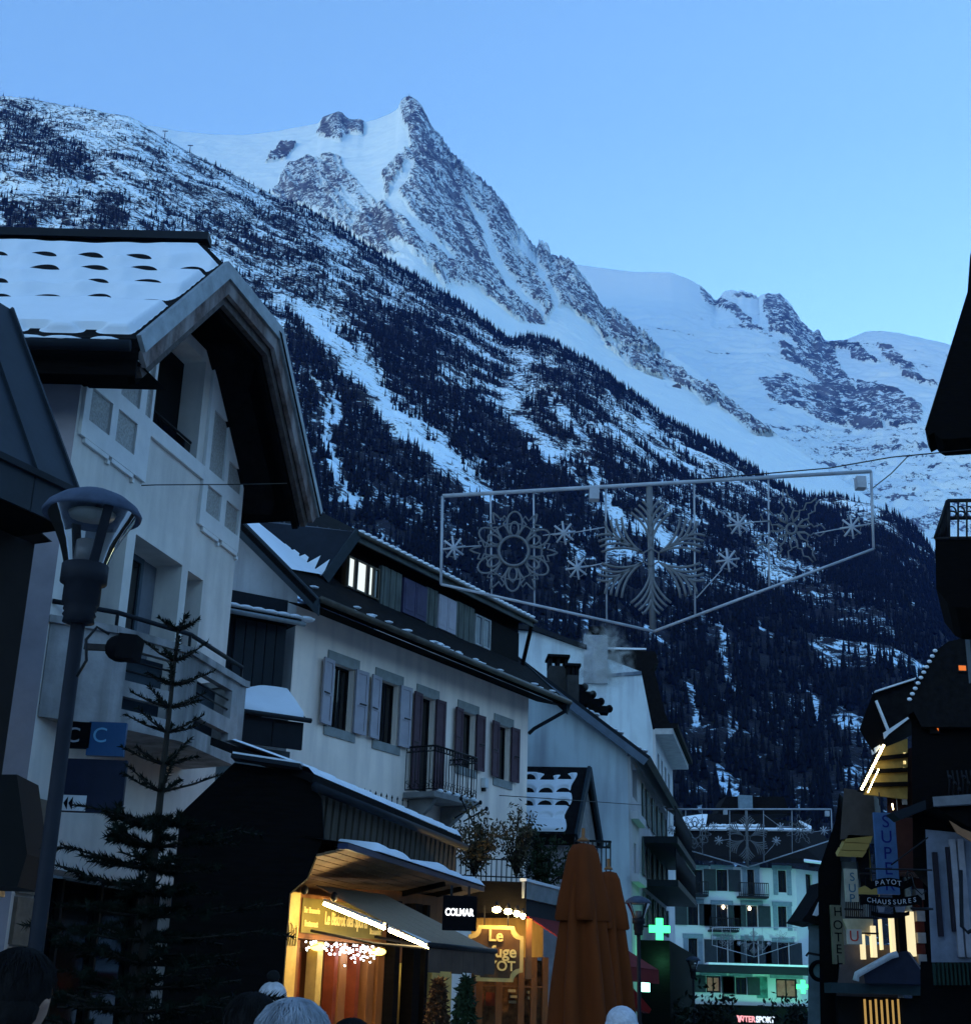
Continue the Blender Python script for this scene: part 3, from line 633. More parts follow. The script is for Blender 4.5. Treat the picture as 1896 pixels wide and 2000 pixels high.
# roof planes
def slab(pts, nrm, t):
    m_ = MB(); nrm = np.array(nrm) / np.linalg.norm(nrm); m_.prism([np.array(p) - nrm * t for p in pts], nrm * t); return m_
roof = slab([EA, EB, RG, RG + K * LEN, EA + K * LEN], PN, .18).build('roof', M['tile'], ch)
HN = np.cross(EC - EB, RG - EB); HN *= 1 if HN[2] > 0 else -1
slab([EB, EC, RG], HN, .12).build('roof_hip', M['tile'], ch)
FN = np.cross(ED - EC, RG - EC); FN *= 1 if FN[2] > 0 else -1
slab([EC, ED, ED + K * LEN, RG + K * LEN, RG], FN, .18).build('roof_far_slope', M['tile'], ch)
g = MB(); g.bar(RG + V(.12, 0, .05), RG + K * LEN + V(0, 0, .05), .30, .14); g.build('ridge_cap', M['slate'], ch)
# bargeboards following the clipped gable
path = [(-6.33, 10.06), (-3.95, 12.52), (-1.67, 12.50), (.77, 10.03)]
def offset_path(path, d):
    P = [np.array(p, float) for p in path]; o = []
    def nrm(a, b): t = (b - a) / np.linalg.norm(b - a); return V(t[1], -t[0])
    for i, p in enumerate(P):
        if i == 0: n_ = nrm(P[0], P[1]); o.append(p + n_ * d); continue
        if i == len(P) - 1: n_ = nrm(P[-2], P[-1]); o.append(p + n_ * d); continue
        n1_, n2_ = nrm(P[i - 1], P[i]), nrm(P[i], P[i + 1]); m_ = n1_ + n2_; m_ /= np.linalg.norm(m_); o.append(p + m_ * d / (m_ @ n1_))
    return o
def band(d0, d1, n0, n1, name, m_):
    a, b = offset_path(path, d0), offset_path(path, d1)
    for i in range(3):
        g = MB(); g.prism([A.p(*a[i], n0), A.p(*a[i + 1], n0), A.p(*b[i + 1], n0), A.p(*b[i], n0)], A.n * (n1 - n0)); g.build(name, m_, ch)
band(-.05, .20, 1.20, 1.27, 'verge_flashing', M['zinc']); band(.19, .42, 1.14, 1.22, 'bargeboard', M['oldwood']); band(.40, .56, 1.02, 1.12, 'inner_bargeboard', mat('old_board_dark', (0.07, 0.055, 0.05), var=0.5, scale=8)); band(.52, .64, .90, 1.0, 'inner_bargeboard', M['blackwood'])
a = offset_path(path, .30)
for i in range(3):
    g = MB(); g.quad(A.p(*a[i], 1.14), A.p(*a[i + 1], 1.14), A.p(*a[i + 1], -.2), A.p(*a[i], -.2)); g.build('soffit', M['blackwood'], ch)
# near eave: soffit, fascia, gutter
e0 = EA - PN * .18 + V(0, 0, -.02)
g = MB(); g.quad(e0 + V(0, 0, -.12), e0 + K * LEN + V(0, 0, -.12), e0 + K * LEN + V(0, .95, -.12), e0 + V(.2, .95, -.12)); g.build('eave_soffit', M['blackwood'], ch)
g = MB(); g.bar(e0 + V(0, 0, -.1), e0 + K * LEN + V(0, 0, -.1), .05, .5); g.build('fascia', M['blackwood'], ch)
g = MB(); ge = EA + V(-.05, -.12, -.16); g.tube([ge, ge + K * LEN], .085, 8); g.build('gutter', M['slate'], ch)
# snow with gaps above the snow guards
rows_px = [[(-25, 491), (70, 492), (165, 494), (257, 496)], [(-20, 517), (77, 518), (172, 519), (268, 520), (366, 522)], [(-22, 545), (78, 546), (176, 546), (277, 547)], [(-18, 576), (80, 576), (182, 576), (295, 580)]]
A0 = 1.6; O_ = EA - K * A0 + UP * .16; GU = []
for rw in rows_px:
    pts = [ray_plane(u, v, EA + PN * .1, PN) - O_ for u, v in rw]
    ab = [(p @ K, p @ UP) for p in pts]; st = (ab[0][0] - ab[-1][0]) / (len(ab) - 1)
    GU += ab + [(ab[0][0] + st * k, ab[0][1]) for k in range(1, 9)]
L2 = (RG - O_) @ UP - .28
def snow_h(a, b):
    h = 0.115 + 0.012 * np.sin(a * 2.1 + b) + 0.01 * np.sin(b * 4.3)
    for k, (ga, gb) in enumerate(GU):
        wd = .36 + .05 * math.sin(k * 2.7); e = ((a - ga) / (wd * 1.25)) ** 2 + (np.maximum(b - gb + .06, 0) / .66) ** 2
        sc = (1.0, 1.0, 1.0, .985, 1.0, .95, 1.0)[k % 7]
        low = b > gb - .06
        h = np.where(low, h * (1 - sc * (1 - smooth(e, .26, 1.6))), h)
    h = h * (1 + .22 * fbm(np.stack([a.ravel() * 1.3, b.ravel() * 1.3, 0 * a.ravel()], -1), 3).reshape(a.shape))
    edge = smooth(b, 0.0, .10) * smooth(L2 - b, 0, .12)
    for k in range(16):                       # ragged lower lip
        edge *= 1 - 0.98 * np.exp(-((a - .75 - k * .78) / .2) ** 4) * (b < .17)
    # right end follows the verge and hip
    hip = (b - ((EB - O_) @ UP)) / max(1e-6, (RG - O_) @ UP - (EB - O_) @ UP)
    lim = np.where(hip > 0, ((EB - O_) @ K) + hip * (((RG - O_) - (EB - O_)) @ K), A0 + b / ((EB - O_) @ UP) * ((EB - O_) @ K - A0)) + .10
    return np.where(a < lim - .03, np.nan, h * edge * smooth(a - lim, 0, .1) - 0.005)
snow_sheet('snow', O_, K, UP, 430, 130, LEN + A0 - .2, L2, snow_h, ch)
for k in range(7):                        # lumps of snow left in the gutter
    g = MB(); c = ge + K * (.35 + k * .55 + .2 * math.sin(k * 3)) + V(0, 0, .07); g.ball(c, .22 + .1 * math.sin(k), .07, .05, 8, 5); g.build('gutter_snow', M['snow'], ch)
# balcony
plan = [(-5.6, .02), (-4.92, .63), (-3.65, 1.12), (-1.56, 1.03), (-1.25, .02)]
bal = thing('balcony', 'stained concrete balcony with angled front and openings on the pale chalet', 'balcony', A.p(-3.4, 5.2, .5))
bal.parent = None
pp = [A.p(s, 0, n) for s, n in plan]
g = MB(); g.prism([p + V(0, 0, 5.06) for p in pp], V(0, 0, .16)); g.build('slab', M['concrete'], bal)
for i in range(4):
    d_ = pp[i + 1] - pp[i]; L_ = np.linalg.norm(d_); F = Face(pp[i], d_[:2], (A.n + (0.01, -.6, 0))[:2])
    hs = [(L_ * .17, L_ * .83, 5.72, 6.16), (L_ * .17, L_ * .83, 5.32, 5.50)] if i in (1, 2) else []
    holed(F, rect(0, L_, 5.22, 6.32), hs, -.12, 0).build('parapet', M['concrete'], bal)
    g = MB(); F.box(g, -.03, L_ + .03, 6.32, 6.42, -.17, .05); g.build('coping', M['concrete'], bal)
    if hs:
        for zz in (5.87, 6.02): g = MB(); g.tube([F.p(hs[0][0], zz, -.06), F.p(hs[0][1], zz, -.06)], .016, 5); g.build('bar', M['iron'], bal)
        g = MB(); F.box(g, hs[0][0], hs[0][1], 5.3, 6.16, -.3, -.28); g.build('screen', MATS['blue_grey_shutter'], bal)
rp = [A.p(s, 6.62, n - .02) for s, n in plan[:4]]
g = MB(); g.tube([rp[0], rp[1], rp[2], rp[3]], .035, 8); g.build('handrail', M['slate'], bal)
for i in (1, 2, 3): g = MB(); g.bar(rp[i] + V(0, 0, -.22), rp[i], .04, .04); g.build('rail_post', M['iron'], bal)
# bank sign
sg = thing('bank_sign', 'black and blue bank sign with two letters C under the concrete balcony', 'sign', A.p(-4.2, 4.2, .5))
o_ = [at(u, v, 17.2) for u, v in ((132, 1410), (178, 1410), (245, 1412), (245, 1470), (178, 1468), (132, 1465))]
SF = Face(at(132, 1465, 17.2), (1, .05), (0, -1))
def pxbox(F, u0, v0, u1, v1, n0, n1, name, m_, parent, grow=0):
    s0, z1 = F.px(u0, v0); s1, z0 = F.px(u1, v1); g = MB(); F.box(g, min(s0, s1) - grow, max(s0, s1) + grow, min(z0, z1) - grow, max(z0, z1) + grow, n0, n1); return g.build(name, m_, parent)
m_bank = mat('bank_blue', (0.02, 0.07, 0.16), rough=0.4, var=0.1); m_blk = mat('sign_black', (0.003, 0.003, 0.004), rough=0.7, var=0.1, spec=0.04)
pxbox(SF, 132, 1412, 176, 1464, 0, .1, 'sign_panel', m_blk, sg); pxbox(SF, 178, 1412, 243, 1480, 0, .09, 'sign_panel', m_bank, sg)
pxbox(SF, 120, 1482, 238, 1590, -.05, .05, 'lower_panel', mat('navy_panel', (0.012, 0.016, 0.035), rough=0.5), sg)
pxbox(SF, 122, 1554, 168, 1586, .055, .065, 'arrow_plate', M['white_paint'], sg)
s_, z_ = SF.px(146, 1440); text(sg, 'C', SF.p(s_, z_, .105), SF.s, (0, 0, 1), .26, mat('letter_pale', (0.30, 0.30, 0.32)))
s_, z_ = SF.px(198, 1440); text(sg, 'C', SF.p(s_, z_, .095), SF.s, (0, 0, 1), .26, mat('letter_blue', (0.14, 0.34, 0.50)))
s_, z_ = SF.px(131, 1570)
for k in range(2):
    g = MB(); a = s_ - .03 + k * .06; g.prism([SF.p(a, z_, .067), SF.p(a + .05, z_ + .08, .067), SF.p(a + .05, z_ - .08, .067)], SF.n * .004); g.build('arrow', m_blk, sg)

# ================================================================== dark building at the left edge
Lf = Face(at(143, 1000, 14.0), (math.sin(R(26)), math.cos(R(26))), (1, -.3))
lb = thing('shop_building', 'dark building at the left edge with black standing-seam metal roof', 'building', Lf.p(-3, 0, -2))
zt = Lf.px(143, 957)[1]; zb = Lf.px(143, 1035)[1]
mm = mat('dark_seam_metal', (0.016, 0.022, 0.030), spec=0.15, rough=0.55, var=0.3, scale=2.0, bump=0.1)
# sloped upper part
d = ray(78, 764); nrm_s = Lf.s; t_ = ((Lf.O - CAM) @ nrm_s) / (d @ nrm_s); q = CAM + d * t_; nU = float((q - Lf.O) @ Lf.n); zU = float(q[2])
k_ = 1.9
for k in range(11):
    a1 = -k * .62; a0 = a1 - .60
    g = MB(); Lf.box(g, a0, a1, zb, zt - .03, -.04, 0); g.build('fascia_panel', mm, lb)
    g = MB(); g.hexa([Lf.p(a0, zt, -.05), Lf.p(a1, zt, -.05), Lf.p(a1, zt, 0.02), Lf.p(a0, zt, 0.02), Lf.p(a0, zt + (zU - zt) * k_, nU * k_ - .05), Lf.p(a1, zt + (zU - zt) * k_, nU * k_ - .05), Lf.p(a1, zt + (zU - zt) * k_, nU * k_), Lf.p(a0, zt + (zU - zt) * k_, nU * k_)]); g.build('roof_panel', mm, lb)
    g = MB(); g.bar(Lf.p(a1, zt, .03), Lf.p(a1, zt + (zU - zt) * k_, nU * k_ + .02), .03, .05); g.build('seam', mm, lb)
g = MB(); Lf.box(g, -8, 0.03, zt - .05, zt + .02, -.05, .05); g.build('drip_edge', M['slate'], lb)
g = MB(); g.quad(Lf.p(-8, zb, -.02), Lf.p(.0, zb, -.02), Lf.p(.0, zb, -3), Lf.p(-8, zb, -3)); g.build('soffit', M['blackwood'], lb)
sw = Lf.px(60, 1118, -.75)[0]
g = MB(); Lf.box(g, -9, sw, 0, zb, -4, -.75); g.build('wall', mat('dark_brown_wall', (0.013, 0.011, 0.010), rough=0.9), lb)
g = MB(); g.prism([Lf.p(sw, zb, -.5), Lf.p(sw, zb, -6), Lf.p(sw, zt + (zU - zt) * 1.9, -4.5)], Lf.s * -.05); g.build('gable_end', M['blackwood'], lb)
aw = thing('awning_box', 'black box awning at the left edge below the dark roof', 'awning', at(20, 1650, 9.5))
F9 = Face(at(20, 1650, 9.5), (1, 0), (0, -1)); _s = lambda u, v: F9.px(u, v)
g = MB(); c = [_s(-120, 1513), _s(33, 1513), _s(53, 1668), _s(34, 1732), _s(-120, 1728)]; g.prism([F9.p(a, z) for a, z in c], V(0, .5, 0)); g.build('awning_cover', M['void'], aw)
g = MB(); g.bar(F9.p(*_s(-110, 1720), .4), F9.p(*_s(-110, 1720), -1.2), .05, .05); g.build('bracket', M['iron'], aw)

# ================================================================== street lamps
def street_lamp(label, u_top, v_top, u_b, v_b, Y, rim_px, flood=False):
    base = at(u_b, v_b, Y); X, Yp = base[0], base[1]
    zt_ = at(u_top, v_top, Y)[2]; Rr = rim_px / 2 / FPX * math.hypot(Y, zt_)
    t = thing('street_lamp', label, 'street lamp', (X, Yp, 0), 'street lamps with domed tops')
    c = V(X, Yp, 0); k = Rr / .27
    z0 = zt_ - 0.14 * k
    g = MB(); g.lathe(c, [(.001, zt_), (.10 * k, zt_ - .015 * k), (.18 * k, zt_ - .05 * k), (.245 * k, zt_ - .10 * k), (.27 * k, z0), (.265 * k, z0 - .02 * k), (.22 * k, z0 + .01 * k), (.001, z0 + .03 * k)], 32); g.build('lamp_cap', mat('lamp_cap_metal', (0.05, 0.065, 0.10), rough=0.7, var=0.4, scale=8), t)
    zn = z0 - .30 * k
    g = MB(); prof = [(.25, 0), (.222, -.05), (.185, -.115), (.152, -.185), (.13, -.25), (.115, -.30)]
    ring = []; n = 24
    for r_, dz in prof:
        ring.append([c + V(r_ * k * math.cos(2 * math.pi * i / n), r_ * k * math.sin(2 * math.pi * i / n), z0 + dz * k) for i in range(n)])
    vs = [p for q in ring for p in q]; fs = [(i * n + j, i * n + (j + 1) % n, (i + 1) * n + (j + 1) % n, (i + 1) * n + j) for i in range(5) for j in range(n)]
    g.add(vs, fs, True); g.build('lamp_glass', M['clear_glass'], t)
    g = MB(); g.lathe(c, [(.001, z0 + .005), (.13 * k, z0 + .0), (.12 * k, z0 - .02 * k), (.001, z0 - .03 * k)], 20); g.build('reflector', mat('lamp_reflector', (0.30, 0.27, 0.22), rough=0.4), t)
    g = MB(); g.lathe(c, [(.001, zn + .14 * k), (.065 * k, zn + .14 * k), (.07 * k, zn), (.001, zn)], 16); g.build('lamp_unit', mat('lamp_unit_plastic', (0.14, 0.13, 0.13), rough=0.3), t)
    for a in (2.2, 5.35):
        g = MB(); g.bar(c + V(.24 * k * math.cos(a), .24 * k * math.sin(a), z0), c + V(.115 * k * math.cos(a), .115 * k * math.sin(a), zn), .05 * k, .012 * k); g.build('arm', M['lamp_metal'], t)
    g = MB(); g.lathe(c, [(.001, zn + .01), (.125 * k, zn), (.125 * k, zn - .10 * k), (.10 * k, zn - .11 * k), (.10 * k, zn - .22 * k), (.085 * k, zn - .23 * k), (.09 * k, zn - .25 * k), (.08 * k, zn - .26 * k), (.09 * k, zn - .28 * k), (.08 * k, zn - .29 * k), (.085 * k, zn - .32 * k), (.043 * k, zn - .33 * k), (.001, zn - .33 * k)], 20); g.build('collar', M['lamp_metal'], t)
    g = MB(); g.lathe(c, [(.042 * k, 0), (.038 * k, zn - .3 * k)], 16); g.build('pole', M['lamp_metal'], t)
    g = MB(); g.lathe(c, [(.13 * k, 0), (.12 * k, .3), (.07 * k, .42), (.046 * k, .5)], 16); g.build('base', M['lamp_metal'], t)
    if flood:
        q = c + V(.20, -.06, zn - .47 * k)
        g = MB(); g.ball(q + V(.05, 0, 0), .085, .075, .07, 12, 8); g.bar(q + V(.05, -.02, 0), q + V(.14, -.03, -.01), .12, .12); f = g.build('floodlight', m_blk, t)
        g = MB(); g.bar(c + V(.06, -.03, zn - .46 * k), q, .03, .03); g.build('bracket', M['iron'], f)
        g = MB(); g.tube([q + V(-.02, 0, .07), q + V(-.08, -.02, .10), q + V(-.12, -.04, .03), q + V(-.10, -.06, -.08), q + V(-.14, -.05, -.16)], .008, 5); g.build('cable', M['iron'], f)
    return t
gm = bpy.data.materials.new('clear_glass'); gm.use_nodes = True; nt = gm.node_tree; b_ = nt.nodes['Principled BSDF']
tr = nt.nodes.new('ShaderNodeBsdfTransparent'); tr.inputs[0].default_value = (.86, .88, .9, 1); gl = nt.nodes.new('ShaderNodeBsdfGlossy'); gl.inputs['Roughness'].default_value = 0.04
fr = nt.nodes.new('ShaderNodeFresnel'); fr.inputs[0].default_value = 1.35; mx = nt.nodes.new('ShaderNodeMixShader'); nt.links.new(fr.outputs[0], mx.inputs[0]); nt.links.new(tr.outputs[0], mx.inputs[1]); nt.links.new(gl.outputs[0], mx.inputs[2])
nt.links.new(mx.outputs[0], nt.nodes['Material Output'].inputs[0]); M['clear_glass'] = gm
street_lamp('large grey street lamp with domed cap and floodlight, nearest the camera on the left', 172, 957, 147, 1260, 6.8, 172, True)
street_lamp('street lamp standing behind the closed orange parasols', 1248, 1750, 1247, 1850, 24.0, 50)
street_lamp('small distant street lamp in front of the pale building at the street end', 1354, 1868, 1354, 1930, 46.0, 28)

# ================================================================== young spruce by the lamp
def needles(mb, a, b, rgx, L=.05, n=26, droop=0.0):
    a = np.array(a); b = np.array(b); t = (b - a) / np.linalg.norm(b - a)
    for i in range(n):
        f = rgx.uniform(.04, 1.0); p = a + (b - a) * f; v = rgx.normal(size=3); v -= t * (v @ t); v /= np.linalg.norm(v) + 1e-9
        q = p + (v * .8 + t * .55) * L * rgx.uniform(.7, 1.2); w = np.cross(v, t) * .006
        mb.add([p - w, p + w, q], [(0, 1, 2)])
fir = thing('spruce_tree', 'dark young spruce with bare leader standing beside the large street lamp', 'tree', (at(318, 1500, 8.0)[0], 8.0, 0))
zf = at(340, 1222, 8.0)[2]; fx = at(330, 1400, 8.0)[0]
g = MB(); g.tube([V(fx, 8, 0), V(fx, 8, zf * .5), V(fx, 8, zf)], .055, 7, .008); g.build('trunk', mat('spruce_bark', (0.018, 0.015, 0.012), rough=0.9), fir)
rq = np.random.default_rng(3); br = MB(); nd = MB()
z = zf - .03; lvl = 0
while z > .35:
    dn = zf - z; Lb = .16 + .16 * min(dn, 1.0) if dn < 1.15 else min(.36 + .30 * (dn - 1.15), .85)
    nb = 5 if dn < 1.15 else 7
    for k in range(nb):
        a = 2 * math.pi * (k + rq.uniform(-.25, .25)) / nb + lvl * 1.1; l = Lb * (rq.uniform(.7, 1.15) if dn < 1.15 else rq.uniform(.45, 1.3))
        up = .55 if dn < .3 else (.38 if dn < 1.15 else rq.uniform(.02, .25))
        p0 = V(fx, 8, z); p1 = p0 + V(math.cos(a) * l, math.sin(a) * l, up * l); br.tube([p0, (p0 + p1) / 2 + V(0, 0, -.01), p1], .008, 4, .004)
        needles(nd, p0, p1, rq, .034 if dn < 1.15 else .05, 60 if dn < 1.15 else 90)
        if dn > 1.15:
            for j in range(4):
                f = rq.uniform(.25, .95); q0 = p0 + (p1 - p0) * f; sa = a + rq.choice([-1, 1]) * rq.uniform(.5, .9); q1 = q0 + V(math.cos(sa), math.sin(sa), rq.uniform(-.1, .25)) * l * .42 * rq.uniform(.6, 1.1)
                br.tube([q0, q1], .005, 3); needles(nd, q0, q1, rq, .05, 46)
    z -= .125 if dn > 1.15 else rq.uniform(.13, .19); lvl += 1
br.build('branches', MATS['spruce_bark'], fir); nd.build('foliage', mat('spruce_needles', (0.006, 0.010, 0.007), rough=0.95, var=0.4, spec=0.03), fir)
# ================================================================== house with the long dormer
B = Face(at(580, 1190, 28.0), (math.sin(R(31)), math.cos(R(31))), (1, -1))
h2 = thing('house', 'pinkish white house with shuttered windows, iron balcony and long wooden roof dormer', 'house', B.p(5, 0, -3))
M['pink'] = mat('pink_white_render', (0.95, 0.80, 0.69), rough=0.9, var=0.10, scale=0.9, bump=0.15, stain=(0.72, 0.60, 0.53))
M['greystone'] = mat('grey_stone_block', (0.27, 0.28, 0.27), rough=0.9, var=0.2, scale=5)
M['lilac'] = mat('pale_and_lit_shutter', (0.37, 0.345, 0.38), rough=0.7, var=0.12, scale=4)
M['plum'] = mat('plum_shutter', (0.085, 0.052, 0.066), rough=0.7, var=0.2, scale=4)
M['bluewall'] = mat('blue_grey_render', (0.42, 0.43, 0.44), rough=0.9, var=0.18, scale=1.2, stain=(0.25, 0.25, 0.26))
wn = [(1.33, 2.12, 7.09, 8.46), (3.10, 3.86, 7.09, 8.46), (4.79, 5.40, 6.22, 8.43), (6.62, 7.26, 7.06, 8.41), (8.39, 9.02, 7.03, 8.40)]
holed(B, rect(0, 10.0, 0, 9.4), wn, -.22, 0).build('wall', M['pink'], h2)
for i, (a, b, z0, z1) in enumerate(wn):
    window(B, a, b, z0, z1, -.13, h2, cols=2, rows=1, fm=M['dark_frame'], fw=.05)
    g = MB(); B.box(g, a - .18, b + .18, z1 + .005, z1 + .24, -.02, .025); g.build('lintel', M['greystone'], h2)
    if i != 2: g = MB(); B.box(g, a - .16, b + .16, z0 - .20, z0 - .005, -.02, .03); g.build('sill', M['greystone'], h2)
    mm_ = M['lilac'] if i < 2 else M['plum']; w = .42 if i < 2 else .36  # first two windows take a paler colour for the light on them
    for sd in (0, 1):
        ang = R(7 if sd == 0 else 4) if i < 2 else R(5)
        hinge = a - .01 if sd == 0 else b + .01; dr = -1 if sd == 0 else 1
        def sp(x, z, n): return B.p(hinge + dr * x * math.cos(ang), z, .04 + x * math.sin(ang) + n)
        def sbox(g, x0, x1, zz0, zz1, n0, n1): g.hexa([sp(x0, zz0, n0), sp(x1, zz0, n0), sp(x1, zz0, n1), sp(x0, zz0, n1), sp(x0, zz1, n0), sp(x1, zz1, n0), sp(x1, zz1, n1), sp(x0, zz1, n1)])
        g = MB(); sbox(g, 0, w, z0, z1 + .02, 0, .03); sh = g.build('shutter', mm_, h2)
        zm = z0 + (z1 - z0) * .48
        for (y0, y1) in ((z0, z0 + .08), (zm - .05, zm + .05), (z1 - .06, z1 + .02)): g = MB(); sbox(g, 0, w, y0, y1, .031, .046); g.build('shutter_rail', mm_, sh)
        for (x0, x1) in ((0, .07), (w - .07, w)): g = MB(); sbox(g, x0, x1, z0, z1 + .02, .033, .048); g.build('shutter_stile', mm_, sh)
        g = MB(); sbox(g, w * .35, w * .9, zm - .02, zm + .01, .05, .06); g.build('latch', M['iron'], sh)
# gable side wall, eave, rake
mR = .9; ze = 9.35
def zr(n): return ze + mR * (.8 - n)
NB = -4.6
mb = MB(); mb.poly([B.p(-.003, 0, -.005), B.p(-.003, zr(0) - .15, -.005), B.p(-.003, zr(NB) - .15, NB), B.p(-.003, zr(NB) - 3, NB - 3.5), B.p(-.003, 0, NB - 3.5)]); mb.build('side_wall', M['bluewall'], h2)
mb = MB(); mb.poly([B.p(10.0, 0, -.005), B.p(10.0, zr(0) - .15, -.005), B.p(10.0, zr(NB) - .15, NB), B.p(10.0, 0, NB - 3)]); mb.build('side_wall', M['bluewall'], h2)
def slope_pts(s0, s1, n0, n1, dz=0): return [B.p(s0, zr(n0) + dz, n0), B.p(s1, zr(n0) + dz, n0), B.p(s1, zr(n1) + dz, n1), B.p(s0, zr(n1) + dz, n1)]
RN = np.cross(B.s, B.p(0, zr(NB), NB) - B.p(0, zr(.8), .8)); RN *= 1 if RN[2] > 0 else -1; RN /= np.linalg.norm(RN)
rf = slab(slope_pts(-.45, 10.55, .85, NB), RN, .12).build('roof', M['tile'], h2)
for s0 in (-.45, 10.5):
    g = MB(); g.prism([B.p(s0, zr(.9) + .05, .9), B.p(s0, zr(NB) + .05, NB), B.p(s0, zr(NB) - .42, NB), B.p(s0, zr(.9) - .30, .9)], B.s * .06); g.build('rake_board', mat('blue_black_board', (0.016, 0.026, 0.034), rough=0.6), h2)
g = MB(); g.poly([B.p(-.42, zr(.85) - .14, .85), B.p(10.5, zr(.85) - .14, .85), B.p(10.5, 9.38, -.02), B.p(-.42, 9.38, -.02)]); g.build('soffit', M['blackwood'], h2)
g = MB(); g.tube([B.p(-.4, ze - .05, .93), B.p(10.6, ze - .05, .93)], .075, 8); g.build('gutter', mat('old_copper_gutter', (0.085, 0.075, 0.06), rough=0.5, metal=0.4, var=0.4), h2)
g = MB(); g.tube([B.p(10.55, ze - .1, .93), B.p(10.6, ze - .25, .85), B.p(10.12, ze - .78, .12), B.p(10.02, ze - .92, .02)], .05, 8); g.build('downpipe', M['slate'], h2)
rz = np.random.default_rng(8)
for k in range(34):                       # broken snow along the eave
    a = rz.uniform(-.2, 10.3); nn = rz.uniform(.55, .85) if a > 1.6 else rz.uniform(.3, .85)
    g = MB(); g.ball(B.p(a, zr(nn) + .01, nn), rz.uniform(.08, .2), .08, .035, 8, 5); g.build('roof_snow', M['snow'], h2)
# tiles on the visible strip of roof
tl = MB(); tl.prism([V(0, -.085, 0), V(0, .085, 0), V(0, .085, .02), V(0, -.085, .035)], V(.21, 0, 0))
tpl = tl.build('tile', M['tile'], h2); tme = tpl.data; OFFH = OFF[h2.as_pointer()]; bpy.data.objects.remove(tpl)
for r_ in range(6):
    for k in range(46):
        nn = .80 - r_ * .17; a = -.38 + k * .225 + (r_ % 2) * .1
        o = bpy.data.objects.new('tile', tme); COL.objects.link(o); o.parent = h2
        x = B.s; y = (B.p(0, zr(0), 0) - B.p(0, zr(1), 1)); y /= np.linalg.norm(y); z = np.cross(x, y); z *= 1 if z[2] > 0 else -1; p = B.p(a, zr(nn) + .002, nn) - OFFH
        o.matrix_local = Matrix(((x[0], y[0], z[0], p[0]), (x[1], y[1], z[1], p[1]), (x[2], y[2], z[2], p[2]), (0, 0, 0, 1)))
# dormer
DN = -.3; D0, D1, DT = 2.0, 10.12, 11.55
dm = MB(); B.box(dm, D0, D1, zr(DN) - .2, DT, DN - .25, DN - .12); dorm = dm.build('dormer', M['blackwood'], h2)
nb_ = -2.3
slab([B.p(D0 - .02, DT + .02, -.05), B.p(D1 + .12, DT + .02, -.05), B.p(D1 + .12, DT + .40, nb_), B.p(D0 - .02, DT + .40, nb_)], (0, 0, 1), .10).build('dormer_roof', M['tile'], dorm)
g = MB(); B.box(g, D0 - .05, D1 + .15, DT - .16, DT + .06, -.07, -.02); g.build('dormer_fascia', mat('grey_green_board', (0.075, 0.085, 0.08), rough=0.7, var=0.3), dorm)
g = MB(); g.tube([B.p(D0 - .05, DT + .0, .03), B.p(D1 + .2, DT + .0, .03)], .05, 8); g.build('dormer_gutter', MATS['old_copper_gutter'], dorm)
g = MB(); g.bar(B.p(D1 + .05, zr(DN), DN), B.p(D1 + .12, DT, -.05), .09, .09); g.build('dormer_post', M['blackwood'], dorm)
for k in range(34):
    a = D0 + .1 + k * .243; g = MB(); g.ball(B.p(a, DT + .09, -.03), .115, .07, .05, 9, 5); g.build('dormer_snow', M['snow'], dorm)
T0 = B.p(D0 - .02, DT + .05, -.03); T1 = B.p(D0 - .02, zr(nb_) + .03, nb_)
RP = B.p(0, zr(0) + .01, 0); Q0 = ray_plane(632, 1132, RP, RN); Q1 = ray_plane(492, 1018, RP, RN)
g = MB(); g.prism([T0, T1, Q1, Q0], B.s * -.03); ck = g.build('dormer_cheek', mat('blue_black_metal', (0.010, 0.014, 0.022), rough=0.5, var=0.3), dorm)
for k in range(9):
    f = (k + .5) / 9; g = MB(); g.bar(Q0 + (Q1 - Q0) * f + V(0, 0, .02), T0 + (T1 - T0) * min(f * 1.3, 1) + V(0, 0, .02), .03, .04); g.build('seam', MATS['blue_black_metal'], ck)
g = MB(); g.bar(T0 + B.n * .03, Q0 + B.n * .03, .06, .22); g.build('cheek_board', MATS['blue_black_board'], dorm)
E0 = B.p(-.44, zr(.8) + .02, .8); E1 = B.p(-.44, zr(-2.4) + .02, -2.4); sn = MB()
def q_at(f): return Q0 + (Q1 - Q0) * f
NTE = 9
edge_pts = []
for k in range(NTE):
    f0, f1 = k / NTE, (k + 1) / NTE; hgt = .52 - .40 * f0; dr_ = (T0 - Q0) / np.linalg.norm(T0 - Q0) * .5 + (T1 - Q1) * 0
    up_ = (T0 + (T1 - T0) * f0) - q_at(f0); up_ /= np.linalg.norm(up_)
    edge_pts += [q_at(f0) + V(0, 0, .05) - B.s * .06, q_at(f0 + .35 / NTE) + up_ * hgt + V(0, 0, .03) - B.s * .09]
edge_pts.append(q_at(1) + V(0, 0, .03))
low0 = B.p(.55, zr(.72) + .03, .72)
strip = [low0] + edge_pts + [E1, B.p(-.44, zr(.1) + .03, .1)]
c_ = sum(strip) / len(strip)
for i in range(len(strip)):
    a, b = strip[i], strip[(i + 1) % len(strip)]
    base = E0 + (E1 - E0) * np.clip(((a + b) / 2 - E0) @ (E1 - E0) / ((E1 - E0) @ (E1 - E0)), 0, 1)
